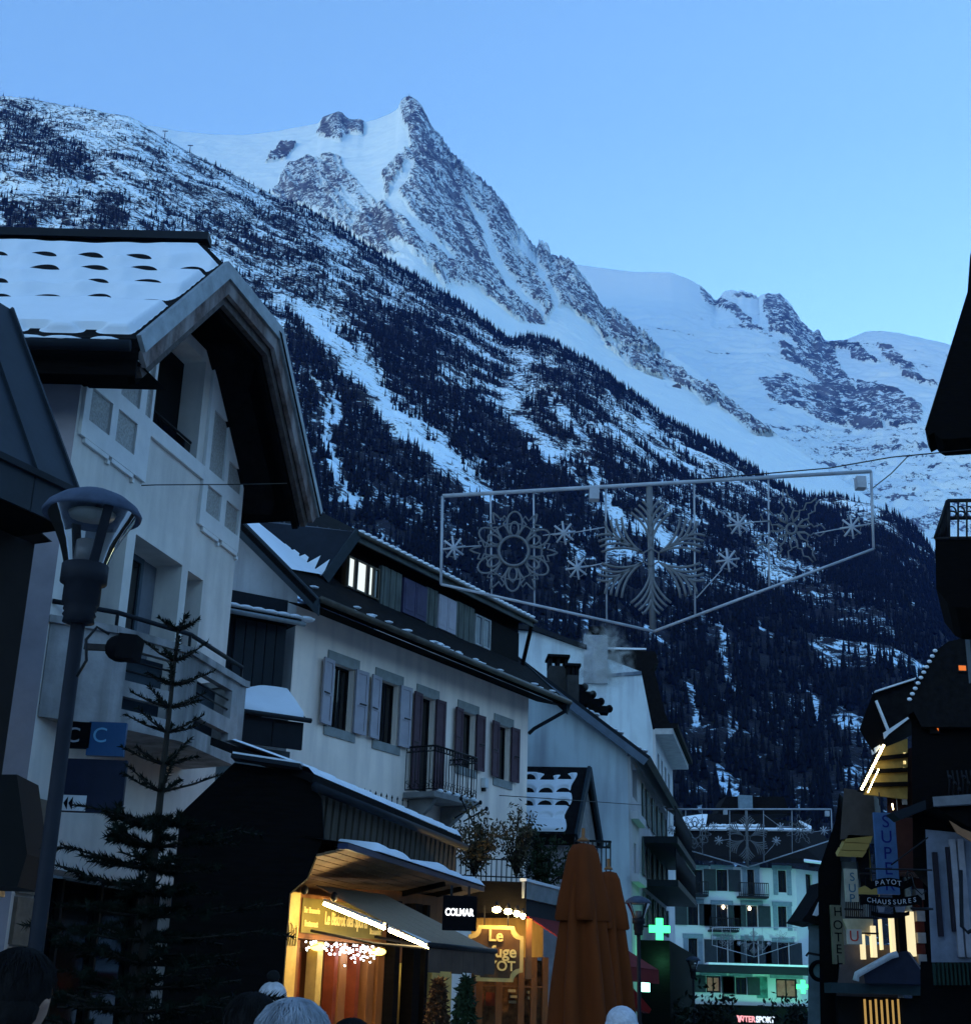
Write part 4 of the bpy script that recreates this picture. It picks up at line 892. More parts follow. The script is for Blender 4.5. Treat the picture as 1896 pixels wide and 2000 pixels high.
for k in range(NTE):
    a, t, b = edge_pts[2 * k], edge_pts[2 * k + 1], edge_pts[2 * k + 2]
    sn.add([a, t, b], [(0, 1, 2)])
    f0, f1 = k / NTE, (k + 1) / NTE; e0 = E0 + (E1 - E0) * (.22 + .78 * f0) + B.s * .05; e1 = E0 + (E1 - E0) * (.22 + .78 * f1) + B.s * .05
    sn.add([e0 + V(0, 0, .05), a + V(0, 0, .05), b + V(0, 0, .05), e1 + V(0, 0, .05)], [(0, 1, 2, 3)])
sn.build('roof_snow', M['snow'], h2)
# dormer front: windows, planks, shutters
lit = emat('lit_window', (0.86, 0.95, 0.88), 0.20, base=(0.5, 0.5, 0.5))
zb0, zt0 = zr(DN) - .02, 11.20
fw_ = mat('old_wood_frame', (0.11, 0.085, 0.06), rough=0.8)
for a, b in ((2.06, 2.34), (2.40, 2.80), (2.86, 3.06)):
    window(B, a, b, zb0 + .06, 11.12, DN + .02, dorm, cols=1, rows=1, fm=fw_, gm=lit, fw=.04)
window(B, 3.08, 3.30, zb0 + .06, 11.12, DN + .02, dorm, cols=1, rows=1, fm=fw_, fw=.04)
plk = mat('grey_green_plank', (0.10, 0.11, 0.10), rough=0.85, var=0.5, scale=5, stretch=(1, 1, .25), bump=0.3)
for a, b in ((3.36, 4.22), (5.30, 5.80), (6.68, 7.58)):
    n_ = max(3, int((b - a) / .115)); w = (b - a) / n_
    for k in range(n_): g = MB(); B.box(g, a + k * w + .006, a + (k + 1) * w - .006, zb0, zt0 + .05, DN - .08, DN + .01 + .012 * (k % 2)); g.build('plank', plk, dorm)
for a, b, m_ in ((4.26, 4.75, M['plum']), (4.77, 5.27, M['plum']), (5.83, 6.22, M['lilac']), (6.24, 6.64, M['lilac'])):
    g = MB(); B.box(g, a, b, zb0 + .02, zt0, DN - .02, DN + .05); sh = g.build('shutter', mat('violet_shutter', (0.045, 0.038, 0.085), rough=0.6) if m_ is M['plum'] else m_, dorm)
    g = MB(); B.box(g, a + .06, b - .06, zb0 + .12, zt0 - .1, DN + .052, DN + .06); g.build('shutter_panel', MATS['violet_shutter'] if m_ is M['plum'] else m_, sh)
for a, b in ((7.64, 8.0), (8.04, 8.42)): window(B, a, b, zb0 + .03, 11.15, DN + .02, dorm, cols=1, fm=mat('pale_window_frame', (0.35, 0.36, 0.36)), fw=.04, gm=mat('curtained_glass', (0.10, 0.12, 0.14), rough=0.1))
g = MB(); B.box(g, 8.45, 10.05, zb0, 11.2, DN - .1, DN - .06); g.build('opening_shade_panel', M['void'], dorm)  # near-black board painted as the shade of an open bay
g = MB(); c = B.p(3.2, 0, -4.0); g.bar(c + V(0, 0, 11.6), c + V(0, 0, 13.6), .9, .7); g.bar(c + V(0, 0, 13.6), c + V(0, 0, 13.75), 1.15, .95); g.build('chimney', M['tile'], rf)
# balcony of iron
ib = thing('iron_balcony', 'wrought iron balcony with scrollwork on the pinkish white house', 'balcony', B.p(5.2, 6.0, .4))
bs0, bs1, bn, bz0, bz1 = 4.28, 6.12, .80, 6.16, 7.12
g = MB(); B.box(g, bs0 - .06, bs1 + .06, 5.98, 6.10, .03, bn + .06); g.build('slab', M['concrete_dark'], ib)
for a in (bs0 + .25, bs1 - .25):
    g = MB(); g.prism([B.p(a - .07, 5.97, .03), B.p(a - .07, 5.97, bn - .1), B.p(a - .07, 5.75, bn - .25), B.p(a - .07, 5.35, .03)], B.s * .14); g.build('bracket', M['concrete_dark'], ib)
def rail_run(p0, p1, n):
    for z, r_ in ((bz1, .022), (bz1 - .12, .012), (bz0, .014)): g = MB(); g.tube([p0 + V(0, 0, z), p1 + V(0, 0, z)], r_, 6); g.build('rail', M['iron'], ib)
    for k in range(n + 1):
        q = p0 + (p1 - p0) * k / n; g = MB(); g.tube([q + V(0, 0, bz0), q + V(0, 0, bz1)], .010, 5); g.build('baluster', M['iron'], ib)
        if k < n:
            m_ = q + (p1 - p0) * .5 / n; t = (p1 - p0) / n
            g = MB(); g.tube([m_ + t * .35 * math.cos(x) + V(0, 0, bz1 - .06 + .05 * math.sin(x)) for x in np.linspace(0, 6.28, 9)], .008, 4)
            g.tube([m_ + t * .4 * math.sin(2 * x) + V(0, 0, bz0 + .05 + .16 * x / 3.14) for x in np.linspace(0, 3.14, 8)], .008, 4); g.build('scroll', M['iron'], ib)
rail_run(B.p(bs0, 0, .03), B.p(bs0, 0, bn), 6); rail_run(B.p(bs0, 0, bn), B.p(bs1, 0, bn), 15); rail_run(B.p(bs1, 0, bn), B.p(bs1, 0, .03), 6)
g = MB(); g.bar(B.p(5.2, 6.14, .6), B.p(5.9, 6.14, .62), .16, .12); g.build('planter', M['concrete_dark'], ib)
for k in range(5): g = MB(); g.ball(B.p(4.5 + k * .36, 6.13, .82), .09, .07, .05, 7, 5); g.build('snow_lump', M['snow'], ib)
# terrace fence, wall box, stay wire
fe = thing('terrace_fence', 'black spiked iron fence on the terrace behind the snowy bistro roof', 'fence', B.p(3, 4.8, .6))
Ff = Face(B.p(0, 0, .6), B.s[:2], B.n[:2]); sA, zA = Ff.px(678, 1540); sB, zB = Ff.px(785, 1545); zlo = min(zA, zB) - 1.0
nbars = 12
for k in range(nbars):
    a = sA + (sB + .25 - sA) * k / (nbars - 1); q = Ff.p(a, 0)
    g = MB(); g.tube([q + V(0, 0, zlo), q + V(0, 0, zA + .0)], .012, 5); g.lathe(q, [(.001, zA + .09), (.022, zA + .03), (.012, zA)], 6); g.build('spike', M['iron'], fe)
for z in (zA - .12, zlo + .1): g = MB(); g.tube([Ff.p(sA, z), Ff.p(sB + .25, z)], .014, 5); g.build('rail', M['iron'], fe)
wb = thing('wall_box', 'small white box fixed to the pink house wall beside the iron balcony', 'wall box', B.p(*B.px(942, 1530), 0))
s_, z_ = B.px(942, 1530); g = MB(); B.box(g, s_ - .08, s_ + .08, z_ - .12, z_ + .12, .002, .13); g.build('cover', M['white_paint'], wb, bevel=.01); g = MB(); B.box(g, s_ - .05, s_ + .05, z_ - .2, z_ - .122, .002, .08); g.build('base', M['iron'], wb)

# ================================================================== dark bay between chalet and house
N_ = Face(at(598, 1402, 26.6), (math.sin(R(57)), math.cos(R(57))), (.5, -1))
ax = thing('annex', 'narrow dark annex with closed shutters and snowy ledges between chalet and pink house', 'annex', N_.p(-2, 0, -1))
sl, zl = N_.px(455, 1385); zE = N_.px(598, 1402)[1]
g = MB(); g.prism([N_.p(-4.2, zE - .02, .02), N_.p(0, zE - .02, .02), N_.p(-.15, zE + .62, -.9), N_.p(-4.2, zE + .62, -.9)], V(0, 0, -.06)); g.build('ledge_roof', M['slate'], ax)
for k in range(6): g = MB(); N_.box(g, -3.9 + k * .65, -3.9 + k * .65 + .63, zE - .62, zE - .10, -.12, -.05); g.build('fascia_panel', M['slate'], ax)
g = MB(); g.tube([N_.p(-4.2, zE - .06, .06), N_.p(.08, zE - .06, .06)], .05, 6); g.build('gutter', M['slate'], ax)
snow_sheet('snow', N_.p(-4.2, zE, .0), N_.s, N_.p(0, .64, -.92) - N_.p(0, 0, 0), 60, 14, 4.15, 1.1, lambda a, b: (.07 + .03 * np.sin(a * 3 + b * 2)) * smooth(b, 0, .08) * smooth(1.0 - b + .3 * np.sin(a * 2) - np.where(a > 3.2, 0, .35), 0, .15) - .003, ax)
g = MB(); N_.box(g, -4.2, -.12, 0, zE - .63, -3, -.35); g.build('lower_wall', mat('teal_grey_wall', (0.10, 0.13, 0.14)), ax)
s0, zz0 = N_.px(455, 1300, -1.0); s1, zz1 = N_.px(548, 1290, -1.0)
zT = N_.px(540, 1222, -1.0)[1]
for k in range(5):
    w = (s1 + .1 - s0) / 5; g = MB(); N_.box(g, s0 + k * w, s0 + (k + 1) * w - .02, zE + .55, zT + .02, -1.1, -1.02); g.build('shutter', mat('black_blue_shutter', (0.016, 0.021, 0.026), rough=0.7), ax)
g = MB(); N_.box(g, s0 - .3, s1 + .12, zE + .3, zT + .6, -3, -1.12); g.build('upper_wall', M['slate'], ax)
g = MB(); N_.box(g, s0 - .2, s1 + .15, zT + .06, zT + .26, -1.1, -.9); g.build('lintel_board', mat('grey_blue_board', (0.09, 0.11, 0.12)), ax)
zU2 = N_.px(548, 1212, -.7)[1]
g = MB(); N_.box(g, s0 - .4, s1 + .25, zU2 + .02, zU2 + .10, -1.6, -.7); g.build('upper_roof', M['tile'], ax)
g = MB(); g.tube([N_.p(s0 - .4, zU2 + .0, -.66), N_.p(s1 + .32, zU2 + .0, -.66)], .05, 6); g.build('upper_gutter', M['zinc'], ax)
for k in range(7): g = MB(); g.ball(N_.p(s0 - .2 + k * .27, zU2 + .16, -.85), .2, .14, .06, 9, 5); g.build('snow_lump', M['snow'], ax)

# ================================================================== bistro
C = Face(at(600, 1512, 17.0), (math.sin(R(15.5)), math.cos(R(15.5))), (1, -.2))
bi = thing('bistro', 'black wooden bistro with snow-edged roof, plank fascia and lit golden front', 'restaurant', C.p(3, 0, -2))
g = MB(); g.prism([C.p(-.05, 4.14, .10), C.p(6.5, 4.14, .10), C.p(6.5, 4.62, -1.3), C.p(-.05, 4.62, -1.3)], V(0, 0, .10)); g.build('roof', M['tile'], bi)
snow_sheet('roof_snow', C.p(-.02, 4.25, .10), C.s, C.p(0, .48, -1.4) - C.p(0, 0, 0), 220, 14, 6.5, 1.3, lambda a, b: (.05 + .02 * np.sin(a * 9) + .012 * np.sin(a * 31)) * smooth(b, .0, .07 + .05 * (np.sin(a * 44) > 0)) * smooth(1.3 - b, 0, .1), bi)
g = MB(); g.tube([C.p(-.1, 4.08, .16), C.p(6.55, 4.08, .16)], .06, 8); g.build('gutter', M['slate'], bi)
m_plank = mat('bistro_plank', (0.075, 0.060, 0.045), rough=0.8, var=0.4, scale=5, stretch=(1, 1, .2))
for k in range(26):
    a = .12 + k * .245
    g = MB(); g.hexa([C.p(a, 3.5, -.03), C.p(a + .20, 3.5, -.03), C.p(a + .20, 3.5, .02), C.p(a, 3.5, .02), C.p(a + .03, 4.1, -.06), C.p(a + .17, 4.1, -.06), C.p(a + .17, 4.1, .05), C.p(a + .03, 4.1, .05)]); g.build('plank', m_plank, bi)
g = MB(); C.box(g, 0, 6.5, 3.3, 4.13, -.3, -.08); g.build('fascia_back', M['blackwood'], bi)
# canopy with boarded underside
m_can = mat('canopy_board', (0.16, 0.10, 0.055), rough=0.7, var=0.5, scale=6, stretch=(.4, .4, 1))
for k in range(9):
    n0 = -.75 + k * .145; zz = 3.08 + (n0 + .75) * .22
    g = MB(); g.hexa([C.p(.05, zz, n0), C.p(6.2, zz, n0), C.p(6.2, zz + .025, n0 + .135), C.p(.05, zz + .025, n0 + .135), C.p(.05, zz + .03, n0), C.p(6.2, zz + .03, n0), C.p(6.2, zz + .055, n0 + .135), C.p(.05, zz + .055, n0 + .135)]); g.build('canopy_board', m_can, bi)
g = MB(); C.box(g, -.0, 6.25, 3.36, 3.43, .45, .58); g.build('canopy_edge', mat('navy_edge', (0.02, 0.03, 0.07), rough=0.4), bi)
g = MB(); g.quad(C.p(0, 3.44, .58), C.p(6.25, 3.44, .58), C.p(6.25, 3.52, -.1), C.p(0, 3.52, -.1)); g.build('canopy_top', M['slate'], bi)
snow_sheet('canopy_snow', C.p(1.0, 3.44, .62), C.s, -C.n + V(0, 0, .1), 120, 10, 5.2, .6, lambda a, b: (.085 + .03 * np.sin(a * 2.6) + .018 * np.sin(a * 7)) * smooth(b, 0, .09) * smooth(a, 0, .15) * smooth(5.2 - a, 0, .12), bi)
for a in (4.3, 5.2): g = MB(); g.bar(C.p(a, 3.03, -.75), C.p(a, 3.33, .5), .07, .09); g.build('canopy_beam', M['blackwood'], bi)
# black side gable facing the camera
D_ = Face(at(600, 1700, 17.0), (1, 0), (0, -1)); c = [D_.px(u, v) for u, v in ((352, 1590), (457, 1490), (590, 1510), (628, 1560), (632, 1635), (600, 1716), (566, 1745))]
pts = [D_.p(c[0][0], 0)] + [D_.p(*q) for q in c] + [D_.p(c[-1][0] - .02, 0)]
g = MB(); g.prism(pts, V(0, .12, 0)); g.build('side_wall', M['blackwood'], bi)
g = MB(); g.bar(D_.p(*c[1], .1) + V(0, 0, .05), D_.p(*c[2], .1) + V(0, 0, .05), .3, .05); g.build('verge', M['slate'], bi)
g = MB(); g.bar(D_.p(*c[1], .06) + V(0, 0, .09), D_.p(*c[2], .06) + V(0, 0, .09), .2, .04); g.build('verge_snow', M['snow'], bi)
# lit entrance wall
Wf = Face(at(560, 1800, 18.2), (math.sin(R(31)), math.cos(R(31))), (1, -1))
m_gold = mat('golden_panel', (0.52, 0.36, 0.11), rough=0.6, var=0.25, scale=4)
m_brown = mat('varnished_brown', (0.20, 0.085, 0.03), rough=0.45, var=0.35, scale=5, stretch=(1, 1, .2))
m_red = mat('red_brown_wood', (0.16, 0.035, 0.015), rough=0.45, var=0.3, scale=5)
m_board = mat('olive_signboard', (0.16, 0.13, 0.035), rough=0.5, var=0.2, scale=3)
m_letter = mat('gold_letter', (0.75, 0.60, 0.22), rough=0.5, var=0.05, bump=0)
def wbox(s0, s1, z0, z1, n0, n1, nm, m_, par=None): g = MB(); Wf.box(g, s0, s1, z0, z1, n0, n1); return g.build(nm, m_, par or bi)
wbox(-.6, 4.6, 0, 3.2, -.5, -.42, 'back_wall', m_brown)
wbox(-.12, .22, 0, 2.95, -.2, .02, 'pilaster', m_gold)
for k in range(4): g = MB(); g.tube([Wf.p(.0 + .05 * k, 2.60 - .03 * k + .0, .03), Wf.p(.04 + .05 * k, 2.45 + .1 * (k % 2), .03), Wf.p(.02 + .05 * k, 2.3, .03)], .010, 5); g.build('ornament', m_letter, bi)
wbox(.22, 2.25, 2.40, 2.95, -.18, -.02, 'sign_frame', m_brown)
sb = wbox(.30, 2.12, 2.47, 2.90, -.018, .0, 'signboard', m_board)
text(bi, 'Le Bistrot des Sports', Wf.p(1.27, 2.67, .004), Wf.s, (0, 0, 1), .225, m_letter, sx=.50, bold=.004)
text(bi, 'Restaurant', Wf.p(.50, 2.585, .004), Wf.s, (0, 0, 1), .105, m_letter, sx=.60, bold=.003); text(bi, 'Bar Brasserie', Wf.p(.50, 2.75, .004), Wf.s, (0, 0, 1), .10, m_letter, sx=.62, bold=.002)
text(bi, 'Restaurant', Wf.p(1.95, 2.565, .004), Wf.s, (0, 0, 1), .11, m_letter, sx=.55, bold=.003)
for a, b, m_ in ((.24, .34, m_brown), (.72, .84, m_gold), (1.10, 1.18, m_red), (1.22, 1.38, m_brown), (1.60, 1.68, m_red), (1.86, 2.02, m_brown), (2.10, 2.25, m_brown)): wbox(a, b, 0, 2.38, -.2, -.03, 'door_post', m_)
for a, b in ((.36, .70), (.86, 1.08), (1.40, 1.58), (1.70, 1.84)): wbox(a, b, .1, 2.3, -.30, -.28, 'door_glass', mat('glowing_door_glass', (0.05, 0.03, 0.015), rough=0.15, var=0.9, scale=5, emit=(1.0, .45, .12), estr=.022))  # faint emission in the glass stands in for a lit interior
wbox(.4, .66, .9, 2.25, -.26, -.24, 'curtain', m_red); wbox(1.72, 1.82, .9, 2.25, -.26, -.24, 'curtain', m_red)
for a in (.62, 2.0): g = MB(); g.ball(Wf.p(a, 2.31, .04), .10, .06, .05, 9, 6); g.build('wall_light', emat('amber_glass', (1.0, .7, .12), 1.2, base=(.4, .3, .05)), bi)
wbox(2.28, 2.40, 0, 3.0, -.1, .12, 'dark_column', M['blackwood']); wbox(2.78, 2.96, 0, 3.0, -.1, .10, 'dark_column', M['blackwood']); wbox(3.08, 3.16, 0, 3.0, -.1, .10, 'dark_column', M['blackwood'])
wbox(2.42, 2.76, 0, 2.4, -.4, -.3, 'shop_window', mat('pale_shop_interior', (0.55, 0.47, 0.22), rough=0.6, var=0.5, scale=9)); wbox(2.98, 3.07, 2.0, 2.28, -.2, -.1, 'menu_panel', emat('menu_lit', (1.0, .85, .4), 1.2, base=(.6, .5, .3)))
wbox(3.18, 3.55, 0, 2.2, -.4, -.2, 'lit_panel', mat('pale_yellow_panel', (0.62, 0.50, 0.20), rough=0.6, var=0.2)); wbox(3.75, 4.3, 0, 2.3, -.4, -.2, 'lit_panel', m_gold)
for k in range(10): g = MB(); g.bar(Wf.p(2.45 + .02 * (k % 3), .6 + k * .13, -.25), Wf.p(2.72, .66 + k * .13, -.25), .05, .04); g.build('goods', mat('grey_goods', (0.35, 0.37, 0.36), var=0.5, scale=9), bi)
for k, (a, zz) in enumerate(((.52, 1.95), (.97, 2.05), (1.49, 1.9), (1.77, 2.0), (2.58, 2.2), (3.3, 2.0))): g = MB(); g.ball(Wf.p(a, zz, -.27), .03, .03, .035, 7, 5); g.build('added_glow_bead', emat('interior_glow', (1.0, .66, .25), 2.2), bi)  # small glowing balls added for golden highlights behind the doors
# fluorescent tubes along the awning arm
tub = emat('tube_light', (1.0, 0.74, 0.32), 34)
for (n0, z0, n1, z1) in ((.25, 2.83, 1.20, 2.53), (1.27, 2.51, 1.87, 2.31)):
    t = thing('tube_lamp', 'long lit tube lamp under the bistro awning, %s one' % ('upper' if n0 < 1 else 'lower'), 'lamp', Wf.p(.42, z0, n0), 'tube lamps under the bistro awning')
    g = MB(); g.tube([Wf.p(.42, z0, n0), Wf.p(.42, z1, n1)], .022, 8); g.build('tube', tub, t)
    g = MB(); g.bar(Wf.p(.42, z0 + .05, n0), Wf.p(.42, z1 + .05, n1), .06, .025); g.build('fitting', M['white_paint'], t)
for k, (n0, zz) in enumerate(((.15, 2.98), (.55, 2.90))):
    g = MB(); g.ball(Wf.p(.12 + .1 * k, zz, n0), .05, .05, .06, 8, 6); g.build('spotlight', M['iron'], bi)
# awning
aw2 = thing('awning', 'taupe fabric awning sloping out from the bistro front', 'awning', Wf.p(1.3, 2.6, 1))
m_aw = mat('taupe_fabric', (0.29, 0.20, 0.13), rough=0.9, var=0.12, scale=20)
for k in range(6):
    s0 = .38 + k * .262; g = MB(); g.prism([Wf.p(s0, 3.06, .12), Wf.p(s0 + .258, 3.06, .12), Wf.p(s0 + .258, 2.33, 1.9), Wf.p(s0, 2.33, 1.9)], V(0, 0, -.012)); g.build('fabric_panel', m_aw, aw2)
    g = MB(); Wf.box(g, s0, s0 + .258, 2.02 + .02 * (k % 2), 2.32, 1.885, 1.9); g.build('valance', mat('dark_taupe_valance', (0.085, 0.055, 0.04), rough=0.9), aw2)
g = MB(); g.tube([Wf.p(.36, 2.33, 1.9), Wf.p(1.97, 2.33, 1.9)], .035, 8); g.build('front_bar', M['iron'], aw2)
for a in (.45, 1.88): g = MB(); g.tube([Wf.p(a, 2.5, .05), Wf.p(a + .1, 2.35, 1.0), Wf.p(a, 2.30, 1.85)], .02, 6); g.build('arm', M['iron'], aw2)
# LED garland above the door
gl_ = thing('light_garland', 'cluster of white fairy lights hanging over the bistro door', 'lights', Wf.p(1.1, 2.38, .08))
rl = np.random.default_rng(21); led = emat('white_led', (0.80, 0.86, 1.0), 7); g = MB()
ws = [Wf.p(.30 + 1.6 * k / 12, 2.36 - .06 * math.sin(k * 1.9) ** 2, .07) for k in range(13)]; wr = MB(); wr.tube(ws, .006, 4); wr.build('wire', M['iron'], gl_)
for k in range(95):
    x = rl.uniform(.28, 1.86) if k % 4 else rl.uniform(1.05, 1.75); p = Wf.p(x, 2.37 - abs(rl.normal(0, .10)), .08 + rl.uniform(0, .08)); g.ball(p, .011, .011, .011, 6, 4)
lb_ = g.build('bulbs', led, gl_); lb_['kind'] = 'stuff'
# hanging black sign
cs = thing('hanging_sign', 'black square shop sign with one glowing white word at the bistro canopy end', 'sign', at(898, 1784, 17.6))
CF = Face(at(898, 1784, 17.6), (1, .06), (0, -1)); a0, z1 = CF.px(866, 1749); a1, z0 = CF.px(930, 1819)
g = MB(); CF.box(g, a0, a1, z0, z1, -.10, 0); g.build('box', m_blk, cs, bevel=.008)
s_, z_ = CF.px(897, 1783); text(cs, 'COLMAR', CF.p(s_, z_, .004), CF.s, (0, 0, 1), .118, emat('white_glow', (.9, .95, 1), .7), sx=.72, bold=.003)
g = MB(); g.bar(CF.p(a0 + .1, z1, -.05), CF.p(a0 + .1, z1 + .12, -.05), .03, .03); g.bar(CF.p(a1 - .1, z1, -.05), CF.p(a1 - .1, z1 + .12, -.05), .03, .03); g.build('hanger', M['iron'], cs)

# ================================================================== souvenir shop next door
Yr = 25.0; G_ = Face(at(975, 1800, Yr), (1, .05), (0, -1))
sh_ = thing('souvenir_shop', 'warmly lit wooden shop front under a dark flat roof beside the bistro', 'shop', at(990, 1950, Yr + 1) * V(1, 1, 0))
def gbox(u0, v0, u1, v1, n0, n1, nm, m_, par=None, bev=0): s0, z1 = G_.px(u0, v0); s1, z0 = G_.px(u1, v1); g = MB(); G_.box(g, s0, s1, min(z0, z1), max(z0, z1), n0, n1); return g.build(nm, m_, par or sh_, bevel=bev)
gbox(900, 1722, 1024, 1788, -2.5, .3, 'roof_fascia', M['blackwood'])
Hs = Face(at(1024, 1750, Yr - .3), (math.sin(R(22)), math.cos(R(22))), (1, -.2))
g = MB(); z1 = Hs.px(1024, 1722)[1]; z0 = Hs.px(1024, 1788)[1]; Hs.box(g, 0, 6, z0 + .28, z1, -.1, 0); g.build('roof_edge', M['zinc'], sh_)
g = MB(); Hs.box(g, 0, 6, z0, z0 + .27, -.2, -.05); g.build('roof_fascia', M['slate'], sh_)
g = MB(); g.bar(Hs.p(0, z1 + .03, -.03), Hs.p(6, z1 + .03, -.03), .12, .05); g.build('roof_snow', M['snow'], sh_)
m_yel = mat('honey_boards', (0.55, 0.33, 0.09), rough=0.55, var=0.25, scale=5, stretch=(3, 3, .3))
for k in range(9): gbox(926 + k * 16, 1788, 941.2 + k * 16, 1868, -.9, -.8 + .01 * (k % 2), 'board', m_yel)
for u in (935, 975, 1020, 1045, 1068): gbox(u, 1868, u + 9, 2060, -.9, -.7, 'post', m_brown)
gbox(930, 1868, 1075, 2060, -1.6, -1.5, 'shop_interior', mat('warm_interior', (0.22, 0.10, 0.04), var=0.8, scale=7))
gbox(930, 1922, 1075, 1930, -.9, -.72, 'rail', m_brown)
for k, (u, v) in enumerate(((1004, 1932), (1008, 1944), (1005, 1955), (1042, 1935), (1044, 1947))): gbox(u, v, u + 14, v + 6, -1.4, -1.2, 'goods', mat('pale_goods', (0.6, 0.5, 0.3)))
for k, (u, v) in enumerate(((932, 1940), (958, 1938))): gbox(u, v, u + 20, v + 28, -1.3, -1.28, 'pennant', mat('orange_pennant', (0.35, 0.07, 0.03)))
g = MB(); g.prism([Hs.p(.1, z0, .0), Hs.p(4, z0, .0), Hs.p(4, z0 - .75, 1.3), Hs.p(.1, z0 - .75, 1.3)], V(0, 0, -.02)); g.build('red_awning', mat('red_fabric', (0.16, 0.012, 0.012), rough=0.9), sh_)
g = MB(); Hs.box(g, .1, 4, z0 - 1.0, z0 - .75, 1.28, 1.3); g.build('red_valance', MATS['red_fabric'], sh_)
bulb = emat('warm_bulb', (1.0, 0.70, 0.28), 34)
for k, (u, v) in enumerate(((970, 1777), (992, 1781), (1009, 1785), (1021, 1790))):
    p = at(u, v, Yr - .80 + .12 * k)
    t = thing('spot_lamp', ['first and largest glowing spot lamp above the carved shop sign', 'second glowing spot lamp above the carved shop sign', 'third glowing spot lamp above the carved shop sign', 'smallest rightmost glowing spot lamp above the carved shop sign'][k], 'lamp', p, 'spot lamps above the carved sign')
    g = MB(); g.ball(p, .075 - .012 * k, .06, .05, 10, 7); g.build('bulb', bulb, t); g = MB(); g.lathe(p, [(.03, .04), (.05, .05), (.02, .13)], 8); g.build('holder', M['iron'], t)
sgn = thing('carved_sign', 'brown wooden sign with notched golden border and raised golden letters', 'sign', at(978, 1860, Yr - .5))
G2 = Face(at(978, 1860, Yr - .5), (1, .05), (0, -1)); (a0, z1), (a1, z0) = G2.px(922, 1814), G2.px(1014, 1912); nt_ = .16
def notched(a0, a1, z0, z1, q):
    P = []
    for (cx, cz, st) in ((a0, z0, 0), (a1, z0, 1), (a1, z1, 2), (a0, z1, 3)):
        for k in range(5):
            t = (math.pi / 2) * k / 4; x, y = q * math.cos(t), q * math.sin(t)
            P.append({0: (cx + y, cz + x), 1: (cx - x, cz + y), 2: (cx - y, cz - x), 3: (cx + x, cz - y)}[st])
    return P
og = notched(a0 - .06, a1 + .06, z0 - .06, z1 + .06, nt_); g = MB(); g.prism([G2.p(a, z, -.08) for a, z in og], G2.n * .07); g.build('border', mat('golden_border', (0.60, 0.42, 0.14), rough=0.5), sgn)
ig = notched(a0, a1, z0, z1, nt_); g = MB(); g.prism([G2.p(a, z, -.01) for a, z in ig], G2.n * .004); g.build('board', mat('sign_brown', (0.11, 0.055, 0.022), rough=0.5, var=0.3), sgn)
m_l2 = mat('gold_relief_letter', (0.72, 0.55, 0.20), rough=0.5, var=0.05, bump=0)
s_, z_ = G2.px(968, 1829); text(sgn, 'Le', G2.p(s_, z_, .02), G2.s, (0, 0, 1), .26, m_l2, .02, bold=.006)
s_, z_ = G2.px(967, 1860); text(sgn, 'Refuge', G2.p(s_, z_, .02), G2.s, (0, 0, 1), .26, m_l2, .02, bold=.006)
s_, z_ = G2.px(1006, 1889); text(sgn, 'PAYOT', G2.p(s_, z_, .02), G2.s, (0, 0, 1), .22, m_l2, .02, bold=.004, align='RIGHT')
g = MB(); z_t = G2.px(978, 1800)[1]; g.bar(G2.p((a0 + a1) / 2 - .2, z1, -.05), G2.p((a0 + a1) / 2 - .2, z_t + .25, -.05), .02, .02); g.build('chain', M['iron'], sgn); g = MB(); g.bar(G2.p((a0 + a1) / 2 + .2, z1, -.05), G2.p((a0 + a1) / 2 + .2, z_t + .25, -.05), .02, .02); g.build('chain', M['iron'], sgn)
g = MB(); g.bar(G2.p(a1 + .17, z0, -.25), G2.p(a1 + .17, z1 + .2, -.25), .13, .10); g.build('post', m_brown, sgn)

# ================================================================== shrubs on the terrace and by the shop
def twiggy(name, label, c, rx, rz, n, leafc, seed, leaf=.05, nl=500):
    rq = np.random.default_rng(seed); t = thing(name, label, 'shrub', c); br = MB(); lf = MB(); c = np.array(c)
    for k in range(n):
        a = rq.uniform(0, 6.28); e = rq.uniform(.5, 1.4); L_ = rq.uniform(.6, 1.1)
        p1 = c + V(math.cos(a) * math.cos(e) * rx * L_, math.sin(a) * math.cos(e) * rx * L_, math.sin(e) * rz * L_); m_ = (c + p1) / 2 + rq.normal(size=3) * .06 * rx
        br.tube([c, m_, p1, p1 + V(math.cos(a) * .15 * rx, math.sin(a) * .15 * rx, -.12 * rz)], .012, 4, .004)
        for j in range(nl // n):
            q = c + (p1 - c) * rq.uniform(.3, 1.12) + rq.normal(size=3) * .10 * rx; v = rq.normal(size=3); v /= np.linalg.norm(v); w = np.cross(v, rq.normal(size=3)); w /= np.linalg.norm(w) + 1e-9
            lf.add([q, q + v * leaf + w * leaf * .4, q + v * leaf * 2, q + v * leaf - w * leaf * .4], [(0, 1, 2, 3)])
    br.build('branches', mat('twig_bark', (0.035, 0.028, 0.022), rough=0.9), t); f = lf.build('foliage', leafc, t); return t
m_dry = mat('dry_leaf', (0.075, 0.062, 0.035), rough=0.9, var=0.5, scale=3); m_evg = mat('evergreen_leaf', (0.020, 0.034, 0.014), rough=0.8, var=0.5, scale=3)
tr_ = thing('terrace', 'dark terrace parapet behind the bistro canopy with a low iron fence', 'terrace', at(960, 1720, 25.4) * V(1, 1, 0))
TF = Face(at(960, 1720, 25.4), (1, .12), (0, -1)); a0, z0 = TF.px(880, 1722); a1, _ = TF.px(1030, 1722)
g = MB(); TF.box(g, a0 - .6, a1, z0 - .25, z0, -1.8, -.05); g.build('parapet', M['blackwood'], tr_)
